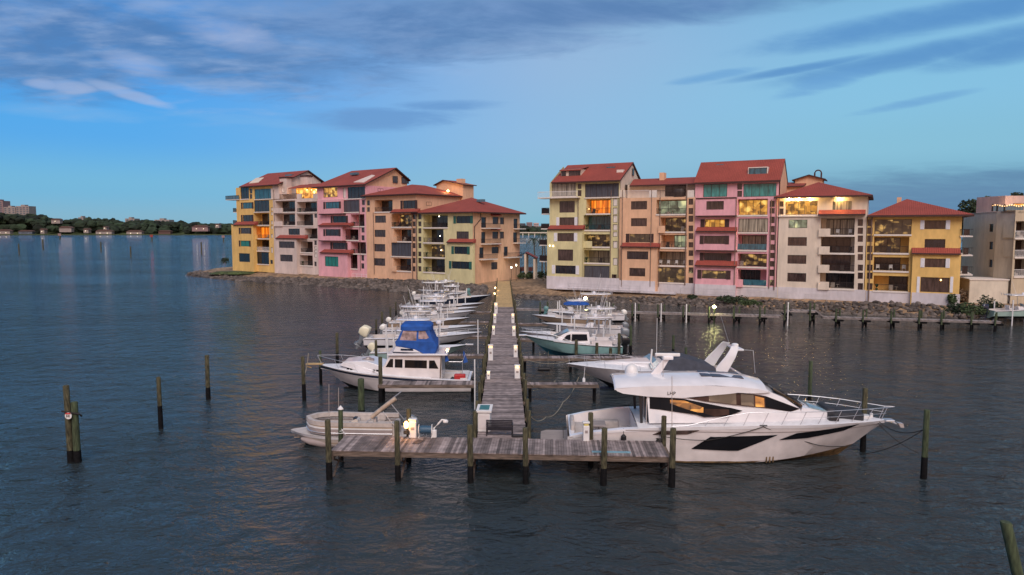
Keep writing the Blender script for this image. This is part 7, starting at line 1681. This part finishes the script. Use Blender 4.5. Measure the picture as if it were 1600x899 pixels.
def shrub(x, y, z, r, h_, label, m_='leaf', n=500, grp='shrubs along the shore', seed=1, s_=.16):
    rr = random.Random(seed); e = thing('shrub', label, 'shrub', (x, y, z), 0, grp); q = MB()
    for i in range(7): leaves(q, rr.uniform(-r, r)*.6, rr.uniform(-r, r)*.35, h_*rr.uniform(.35, .7), r*rr.uniform(.3, .5), r*.35, h_*rr.uniform(.25, .4), n//7, s_, rr)
    q.build('foliage', m_, e); q = MB()
    for i in range(4): q.tube([(0, 0, -.2), (rr.uniform(-r, r)*.5, rr.uniform(-r, r)*.3, h_*.6)], .04, 5, .01)
    q.build('stems', 'bark', e); return e
for i, (px, py, r, h_, lb, m_) in enumerate((
    (1150, 474, 2.6, 1.5, 'largest green shrub on the rocks below the pink tower', 'leaf_dark'), (1172, 477, 2.0, 1.2, 'low shrub on the rocks right of the largest one', 'leaf'), (1134, 470, 1.6, 1.0, 'low shrub on the rocks left of the largest one', 'leaf_dark'),
    (1083, 466, 1.2, .8, 'small shrub on the rocks below the left edge of the pink tower', 'leaf_dark'), (1154, 459, 1.0, 1.6, 'small upright bush against the pink tower plinth', 'leaf_dark'),
    (1500, 491, 2.6, 2.2, 'dense green bush at the corner below the yellow building', 'leaf_dark'), (1525, 494, 2.6, 2.4, 'dense green bush left of the boat on its lift', 'leaf'), (1545, 488, 2.2, 2.6, 'taller bush right behind the lift posts', 'leaf_dark'), (1490, 478, 1.0, 1.8, 'thin shrub beside the yellow building plinth', 'leaf'),
    (808, 433, 1.8, 2.6, 'bush right beside the gangway at the shore', 'leaf_dark'), (819, 437, 1.6, 1.8, 'round bush second from the gangway', 'leaf'), (830, 436, 1.5, 1.7, 'round bush third from the gangway on the sand', 'leaf_dark'), (848, 440, 1.5, 2.4, 'bush at the left corner of the pale green right building', 'leaf_dark'),
    (756, 440, 1.6, 1.6, 'bush in front of the peach side wall', 'leaf_dark'), (763, 438, 1.3, 1.6, 'smaller bush by the peach side wall near the gangway', 'leaf'), (353, 413, 1.5, 2.6, 'windblown small tree like shrub at the tip of the point', 'leaf_dark'), (583, 431, .8, 1.6, 'thin shrub at the pink and peach building corner', 'leaf'))):
    on_rock = 1080 < px < 1180 and py > 462 or px > 1495
    z = .9 if on_rock else GZ-.1
    x, y, _ = P(px, py, z+ (.2 if on_rock else 0)); shrub(x, y, z, r, h_, lb, m_, 560, seed=i+3, s_=.15)
def palm(px, Y, ytop, ybase, label, lean=.3, seed=1, fr_n=16, fl=2.0):
    rr = random.Random(seed); x, y, zb = PY(px, ybase, Y); zt_ = PY(px, ytop, Y)[2]; h_ = zt_-GZ
    e = thing('palm_tree', label, 'palm tree', (x, Y, GZ), 0, 'palms between the two building rows')
    q = MB(); q.tube([(lean*t*t, 0, h_*t) for t in (0, .25, .5, .75, 1)], .2, 8, .12); q.build('trunk', 'bark', e)
    q = MB()
    for i in range(fr_n):
        a = 2*pi*i/fr_n+rr.uniform(-.2, .2); up = rr.uniform(.1, 1.0); pts = []
        for k in range(7): t = k/6; rad = fl*t*cos(up*.5); pts.append((lean+rad*cos(a), rad*sin(a), h_+fl*(up*.6*t-1.0*t*t)))
        for k in range(6):
            p0, p1 = pts[k], pts[k+1]
            for s_ in (-1, 1):
                for m2 in range(2):
                    f0 = m2/2; bx_ = [lerp(p0[j], p1[j], f0) for j in range(3)]; w_ = .5*(1-k/7); q.add([tuple(bx_), tuple(lerp(p0[j], p1[j], f0+.35) for j in range(3)), (bx_[0]-sin(a)*w_*s_+cos(a)*.25, bx_[1]+cos(a)*w_*s_+sin(a)*.25, bx_[2]-.3)], [(0, 1, 2)])
    q.build('fronds', 'leaf_dark', e)
palm(836, 178, 373, 405, 'slim palm between the building rows, leftmost of three', -.4, 1, fl=2.4); palm(847, 172, 366, 400, 'middle palm of three beside the pale green building', .3, 2, fl=2.6); palm(853, 168, 375, 400, 'right palm partly behind the pale green building', -.5, 3, fl=2.4)
palm(1512, 135, 370, 440, 'palm between the yellow building and the grey one', .2, 5, fl=3.0)
def tree(x, y, z, h_, r, label, m_='leaf_dark', seed=1, n=2600, grp=None, s_=.22):
    rr = random.Random(seed); e = thing('broadleaf_tree', label, 'tree', (x, y, z), 0, grp); q = MB(); q.tube([(0, 0, -.3), (.1, 0, h_*.35), (.25, .1, h_*.6)], .3, 8, .16); limbs = []
    for i in range(9):
        a = rr.uniform(0, 2*pi); rad = r*rr.uniform(.3, .75); zz_ = h_*rr.uniform(.6, .95); p_ = (rad*cos(a), rad*sin(a), zz_); limbs.append(p_); q.tube([(.2, 0, h_*.45), (p_[0]*.5, p_[1]*.5, zz_*.8), p_], .12, 5, .03)
    q.build('trunk', 'bark', e); q = MB()
    for p_ in limbs+[(0, 0, h_*.85)]: leaves(q, p_[0], p_[1], p_[2], r*rr.uniform(.35, .55), r*.4, h_*rr.uniform(.1, .18), n//10, s_, rr)
    q.build('crown', m_, e)
x, y, _ = PY(1514, 400, 140); tree(x, y, GZ, 17.5, 4.2, 'dark tree rising between the yellow and the grey building', seed=4, n=3600, s_=.3)
x, y, _ = PY(1508, 430, 128); tree(x, y, GZ, 8, 3.2, 'lower tree in the gap beside the yellow building balconies', seed=9, n=2600, s_=.25)
# lit windows glimpsed between
e = thing('entrance_lamp', 'small warm lamps glowing low in the gap beside the yellow building', 'lamp', PY(1507, 445, 118), 0)
for dx_, dz_ in ((0, 0), (.25, 1.2), (1.0, 4.0), (.9, 6.6)): q = MB(); q.rings([(dz_-.12, dx_, 0, .03, .03), (dz_, dx_, 0, .14, .14), (dz_+.12, dx_, 0, .03, .03)], 8); q.build('lamp_globe', 'bulb', e)
# dry bank
x, y, _ = P(1535, 474, GZ); e = thing('dirt_mound', 'brown heap of dry brush sloping down beside the grey building', 'mound', (x, y+1, GZ), 0); rr = random.Random(5); q = MB()
for i in range(7): leaves(q, -3+i*1.15, rr.uniform(-.5, .5), 1.2-i*.2, 1.3, 1.0, .9-i*.08, 320, .18, rr)
q.build('dry_brush', 'dry_brush', e)
# pavilion
px0, Yp = 822, 158
x, y, _ = PY(px0, 420, Yp); e = thing('pavilion', 'small open pavilion with red gable roof and cream columns behind the dock', 'pavilion', (x, y, GZ), LROT+.5)
zr_ = PY(820, 394, Yp)[2]-GZ; ze = PY(835, 403, Yp)[2]-GZ
q = MB(); q.add([(-2.6, -2, ze), (0, -2, zr_), (0, 3, zr_), (-2.6, 3, ze), (2.6, -2, ze), (2.6, 3, ze)], [(0, 1, 2, 3), (1, 4, 5, 2)]); q.add([(-2.6, -2, ze-.2), (0, -2, zr_-.2), (0, 3, zr_-.2), (-2.6, 3, ze-.2), (2.6, -2, ze-.2), (2.6, 3, ze-.2)], [(0, 1, 2, 3), (1, 4, 5, 2)]); q.build('roof', 'tile', e)
for sx in (-2.1, 0, 2.1):
    for sy in (-1.6, 2.6): q = MB(); q.rbox(sx-.25, sy-.25, 0, sx+.25, sy+.25, ze-.21 if sx else zr_-.3, .04); q.build('column', 'cream', e)
a = P(776, 424, GZ); b_ = P(832, 424, GZ); e = thing('garden_wall', 'low dark red fence in front of the pavilion', 'fence', (a[0], a[1], GZ), 0); q = MB(); q.box(0, 0, 0, b_[0]-a[0], .15, 1.1); q.build('fence_panel', mat('fence_red', (.10, .025, .022), .8), e)
for i in range(5): xx = (b_[0]-a[0])*i/4; q = MB(); q.box(xx-.1, -.05, 0, xx+.1, -.003, 1.3); q.build('post', 'eave', e)
for px, py, lb in ((799, 418, 'left bright white globe lamp beside the path to the shore'), (806.5, 414.5, 'right bright white globe lamp beside the path to the shore')):
    X, Y_, z = PY(px, py, 150); e = thing('garden_lamp', lb, 'lamp', (X, Y_, GZ), 0, 'garden lamps'); q = MB(); q.cyl(0, 0, 0, z-GZ-.2, .05, 8); q.build('post', 'brown_frame', e); q = MB(); q.rings([(z-GZ-.19, 0, 0, .05, .05), (z-GZ, 0, 0, .2, .2), (z-GZ+.19, 0, 0, .05, .05)], 10); q.build('lamp_globe', 'bulb_white', e, True); lamp('lamp_light', e, (0, -.5, z-GZ), (1, .85, .6), 28, .2)
a = P(820, 431, GZ); q = MB(); q.rings([(0, 0, 0, 5.2, 2.6), (.18, 0, 0, 5.2, 2.6)], 20); o = q.build('patio_slab', 'plinth'); o.location = (a[0]+2, a[1], GZ); tag(o, 'curved pale paving in front of the low red fence', 'paving')
tip = P(345, 424, GZ); q = MB()
q.rings([(.8, tip[0]+2, tip[1]+3.5, 7, 3.5), (1.42, tip[0]+3, tip[1]+3.5, 5.5, 2.6)], 16); tag(q.build('lawn', 'grass'), None, None, None, 'structure')
# ------------------------------------------------------------------ grey building at the right edge
def facet(K, pa2, pb2, x0, x1, y0, y1, items, wall):
    """one more facade of building K between two ground points"""
    fr2 = Frame(pa2[0], pa2[1], atan2(pb2[1]-pa2[1], pb2[0]-pa2[0]))
    b2 = Bld('facade_part', 'x', fr2, Z5, x0, x1, wall, .5, None); b2.facade(x0, y0, x1, y1, items, base=True, depth=.3)
    dr = b2.fr.r-K.fr.r
    for ch in list(b2.e.children):
        lx, ly = K.fr.loc(*b2.fr.o); ch.parent = K.e; ch.location = (lx, ly, 0); ch.rotation_euler = (0, 0, dr)
    bpy.data.objects.remove(b2.e)
k1 = P(1582, 475, GZ); k0 = PY(1555, 470, k1[1]+3.2); kk = PY(1527, 465, k1[1]+9); kr = (k1[0]+14, k1[1]+1.0)
KF = Frame(k1[0], k1[1], atan2(kr[1]-k1[1], kr[0]-k1[0]))
K = Bld('apartment_building', 'grey beige flat roofed building cut by the right edge with a lit roof terrace', KF, Z5, 977, 1150, 'grey_wall', 13, None)
K.facade(977, 203, 1150, 690, [('b', 990, 262, 1090, 352, dict(back='glass_brown', railing='white')), ('b', 988, 364, 1090, 455, dict(back='glass_brown', railing='white')), ('b', 985, 467, 1090, 560, dict(back='glass_brown', railing='white'))], base=True, wall='tan_wall', side=False, depth=3)
facet(K, k0, k1, 877, 975, 204, 690, [('s', 935, 575, 950, 612)], 'grey_wall')
facet(K, kk, k0, 786, 876, 214, 690, [('w', 849, 277, 870, 320, dict(n=1)), ('w', 849, 373, 868, 415, dict(n=1)), ('w', 847, 469, 866, 511, dict(n=1)), ('w', 793, 281, 802, 312, dict(n=1)), ('w', 791, 371, 801, 402, dict(n=1))], 'grey_wall')
# roof deck polygon and terrace
lz = K.h(1000, 206)[1]
q = MB(); pts = [K.fr.loc(*p_[:2])+(lz-.05,) for p_ in (kk, k0, k1, kr, (kr[0], kr[1]+16), (kk[0]+1, kk[1]+6))]; q.slab(pts, .3); q.build('roof_deck', 'grey_wall', K.e)
q = MB()
for a_, b_ in zip(pts[3:]+pts[:1], pts[4:]+pts[:1]): q.quad((a_[0], a_[1], GZ-.2), (b_[0], b_[1], GZ-.2), (b_[0], b_[1], lz-.1), (a_[0], a_[1], lz-.1))
q.build('rear_wall', 'grey_wall', K.e)
u0, z0, u1_, z1 = K.rect((935, 125, 1200, 200), 5); q = MB(); q.box(u0, 5, lz-.04, u1_, 11, z1); q.build('penthouse', 'pinkgrey', K.e)
K.window(u0+1.4, lz+.2, u1_-.3, z1-1.2, 5, 'lit_hot', 4, t=-.05, name='terrace_glazing')
q = MB(); ys_ = K.h(900, 178, 2)[1]
for i in range(16): xx = lerp(K.h(868, 180, 2)[0], K.h(1060, 180, 2)[0], i/15); q.rings([(ys_-.12+.1*sin(i), xx, 2, .02, .02), (ys_+.1*sin(i), xx, 2, .1, .1), (ys_+.12+.1*sin(i), xx, 2, .02, .02)], 6)
o = q.build('string_lights', 'lens', K.e); o['kind'] = 'stuff'
for xz in (867, 893, 932): u, _ = K.h(xz, 200, 2); q = MB(); q.box(u-.08, 1.95, lz-.04, u+.08, 2.05, ys_+.25); q.build('terrace_post', 'rail', K.e)
q = MB(); q.box(K.h(865, 200, 2)[0], 2.1, lz, K.h(1040, 200, 2)[0], 2.14, lz+.9); q.build('terrace_screen', 'glass_rail', K.e)
u, z = K.h(1000, 118, 7); q = MB(); leaves(q, u, 7, z, .9, .9, .35, 120, .2, random.Random(3)); q.build('roof_plants', 'leaf_dark', K.e)
lamp('terrace_light', K.e, (K.h(950, 180, 3)[0], 3, ys_-.2), (1, .55, .2), 120, .4)
a_ = PY(1515, 445, k0[1]-2); e = thing('garden_annex', 'low tan annex wall in front of the grey building', 'annex', (a_[0]+0, a_[1], GZ), -.15); q = MB(); q.rbox(0, 0, 0, 5.5, 5, PY(1530, 438, a_[1])[2]-GZ, .05); q.build('annex_wall', 'grey_wall', e); q = MB(); q.box(-.1, -.1, PY(1530, 438, a_[1])[2]-GZ+.003, 5.6, 5.1, PY(1530, 438, a_[1])[2]-GZ+.2); q.build('annex_coping', 'trim', e)
# ------------------------------------------------------------------ far shore
mat('far_leaf', (.020, .036, .018), .95, var=.4, scale=.05, island=.6); mat('far_wall', (.32, .27, .25), .9, var=.1, scale=.1); mat('far_pink', (.27, .18, .18), .9, var=0); mat('far_red', (.28, .05, .05), .9, var=0); mat('far_glass', (.10, .13, .17), .3, var=.3, scale=.2); mat('far_roof', (.12, .07, .06), .9, var=.2)
mat('far_bulb', (1, 1, 1), emit=(1, .78, .45), estr=.8, var=0)
FY = 1750
q = MB(); rr = random.Random(12)
import bmesh as _bm
bmx = _bm.new(); _bm.ops.create_icosphere(bmx, subdivisions=2, radius=1); iv = [tuple(v.co) for v in bmx.verts]; if_ = [tuple(v.index for v in f.verts) for f in bmx.faces]; bmx.free()
def ftop(px): return interp([-120, 0, 45, 70, 90, 120, 160, 200, 260, 300, 360, 420, 900], [334, 333, 335, 337, 343, 341, 341, 344, 345, 348, 349, 350, 354], px)
for i in range(760):
    px = rr.uniform(-120, 900); k = rr.random(); Y_ = FY+20+k*90; t = ftop(px)+rr.uniform(-1.6, 3.5)+ (1-k)*10*rr.random()
    zt_ = PY(px, t, Y_)[2]; r_ = rr.uniform(7, 13); x = PY(px, 360, Y_)[0]; sd = [rr.uniform(.75, 1.25) for _ in iv]
    q.add([(x+v[0]*r_*s2*1.15, Y_+v[1]*r_*s2, zt_-r_*.8+v[2]*r_*s2*.8) for v, s2 in zip(iv, sd)], if_)
    if rr.random() < .5:
        q.add([(x+v[0]*r_*s2*1.3, Y_-5+v[1]*r_*s2, zt_*.4+v[2]*r_*s2*.9) for v, s2 in zip(iv, sd)], if_)
tag(q.build('far_wood', 'far_leaf'), 'dark wooded far shore across the water behind the point', 'woodland', None, 'stuff')
q = MB(); a, b_ = PY(-140, 360, FY-15)[0], PY(950, 360, FY-15)[0]; q.box(a, FY-15, -1, b_, FY+400, 1.5); q.loft([[(a, FY+15, 1.5), (b_, FY+15, 1.5)], [(a, FY+60, 14), (b_, FY+60, 5)], [(a, FY+400, 22), (b_, FY+400, 6)]], False); tag(q.build('far_shore', 'grass'), None, None, None, 'structure')
Zf = (0, 300, 4.324)
def far_house(zx, zy, w_, h_, lb, m_='far_wall', lampz=True, Y_=FY-6, roof=True):
    px, py = Q(Zf, zx, zy); x, _, z = PY(px, py, Y_); zb = max(0.5, z-h_*.6) ; e = thing('shore_house', lb, 'house', (x, Y_, zb), 0, 'houses on the far shore')
    q = MB(); q.box(-w_/2, 0, -3, w_/2, 12, h_*.65); q.build('wall', m_, e)
    if roof: q = MB(); q.prism([(-w_/2-1.5, h_*.65+.01), (w_/2+1.5, h_*.65+.01), (w_*.25, h_), (-w_*.25, h_)], 'y', -1.5, 13.5); q.build('roof', 'far_roof', e)
    if lampz:
        for dx_ in ((-w_*.2, w_*.25) if w_ > 25 else (0,)): q = MB(); q.rings([(h_*.25-1.1, dx_, -2, .1, .1), (h_*.25, dx_, -2, 1.5, 1.5), (h_*.25+1.1, dx_, -2, .1, .1)], 8); q.build('lamp_globe', 'far_bulb', e)
for a in ((20, 266, 34, 12, 'low lit house at the left edge of the far shore'), (170, 268, 34, 9, 'dark boathouse on the far shore left of the channel sign', 'far_glass', False), (285, 258, 10, 10, 'small house with one lamp on the wooded shore'), (375, 190, 22, 10, 'house with bright lights up on the treetops line', 'far_wall', True, FY+10), (440, 245, 30, 12, 'grey house among the trees on the far shore', 'far_wall', False), (580, 256, 12, 9, 'single lamp house left of the golden lit boathouse'),
          (700, 268, 40, 12, 'golden lit boathouse on the far shore'), (708, 240, 8, 6, 'tiny lit house above the golden boathouse'), (905, 270, 38, 11, 'wide lit boathouse right of the golden one'), (1110, 268, 30, 8, 'low dark boathouse right of the wide lit one', 'far_roof', False), (1350, 238, 40, 13, 'pink walled house with lamp near the yellow building', 'far_pink'), (1467, 222, 10, 8, 'small lamp lit house just left of the yellow building')):
    far_house(*a)
for i, (zx0, zx1, zt0, lb, m_) in enumerate(((-40, 22, 60, 'tall pinkish tower block at the left edge of the far shore', 'far_pink'), (24, 104, 103, 'wide pale apartment block on the far shore left part', 'far_wall'), (108, 196, 96, 'pale apartment block with dark crown on the far shore right part', 'far_wall'), (842, 905, 180, 'low pale block above the far treeline', 'far_wall'), (1040, 1140, 188, 'low cream block with rooftop boxes above the far treeline', 'far_wall'), (525, 560, 172, 'small pale block above the far treeline on the left', 'far_wall'))):
    Y_ = FY+240; x0 = PY(zx0/4.324, 330, Y_)[0]; x1 = PY(zx1/4.324, 330, Y_)[0]; zt_ = PY(0, 300+zt0/4.324, Y_)[2]; e = thing('tower_block', lb, 'tower block', (x0, Y_, 0), 0, 'tower blocks beyond the far shore')
    q = MB(); q.box(0, 0, 0, x1-x0, 30, zt_); q.box((x1-x0)*.3, 5, zt_+.01, (x1-x0)*.6, 20, zt_+4); q.build('wall', m_, e)
    z = zt_-5; n_ = 0
    while z > 24 and n_ < 12:
        q = MB(); k = int((x1-x0)/9)
        for j in range(k): u = (j+.5)*(x1-x0)/k; q.box(u-2.6, -.4, z-1.3, u+2.6, .1, z+1.6)
        q.box(1, -.2, z-1.4, x1-x0-1, .08, z-1.1)
        q.build('window_band', 'far_glass', e); z -= 5.5; n_ += 1
for px0, px1, pt, lb, m_ in ((823, 832, 347.5, 'pink tower far across the water between the building rows, left one', 'far_pink'), (834, 842, 348.5, 'purple grey tower beside the pink far tower', 'pinkgrey'), (812, 821, 349, 'bluish tower left of the pink far tower', 'far_glass'), (843, 858, 353, 'low pale block right of the far towers', 'far_wall')):
    Y_ = 2300; x0 = PY(px0, 330, Y_)[0]; x1 = PY(px1, 330, Y_)[0]; zt_ = PY(0, pt, Y_)[2]; e = thing('tower_block', lb, 'tower block', (x0, Y_, 0), 0, 'towers seen between the building rows')
    q = MB(); q.box(0, 0, 0, x1-x0, 30, zt_); q.build('wall', m_, e)
    for j in range(4): q = MB(); q.box(.8, -.5, zt_*(.3+.17*j), x1-x0-.8, -.01, zt_*(.3+.17*j)+2.2); q.build('window_band', 'far_glass', e)
Y_ = 1500; x0 = PY(780, 360, Y_)[0]; x1 = PY(900, 360, Y_)[0]; e = thing('far_bridge', 'long low bridge on piers far across the water between the building rows', 'bridge', (x0, Y_, 0), 0)
q = MB(); q.box(0, 0, 5, x1-x0, 12, 7.5); q.build('bridge_deck', 'grey_wall', e)
for i in range(14): xx = (x1-x0)*i/13; q = MB(); q.box(xx-1, 1, -1, xx+1, 11, 4.99); q.build('bridge_pier', 'grey_wall', e)
# channel markers
def marker(px, yt, yw, label, board=None):
    x, y, _ = P(px, yw, 0); zt_ = PY(px, yt, y)[2]; e = thing('channel_marker' if board else 'channel_pile', label, 'channel marker', (x, y, 0), 0, 'channel markers in the open water')
    q = MB(); r_ = max(.18, y*.0009); q.cyl(0, 0, -1.5, zt_, r_, 8); q.build('post', 'pile_wood', e)
    if board: q = MB(); s_ = y*.0022; q.box(-s_, -r_-.25, zt_-s_*1.6, s_, -r_-.02, zt_); q.build('sign_board', board, e)
for a in ((30, 381, 398, 'leftmost dark channel pile in the open water'), (67.5, 374, 390, 'channel pile with a pale collar, second from the left edge'), (158, 378, 393, 'dark channel pile below the golden lit boathouse'), (204.5, 385.5, 402, 'dark channel pile nearest the camera in the open water'), (315, 378.5, 397.5, 'dark channel pile left of the yellow building'),
          (94, 365, 374, 'small red and white channel sign far left', 'far_pink'), (237.5, 367, 377, 'narrow reddish channel sign in the middle of the open water', 'far_red'), (349.5, 368, 378, 'square pinkish channel sign next to the yellow building', 'far_pink')): marker(*a)
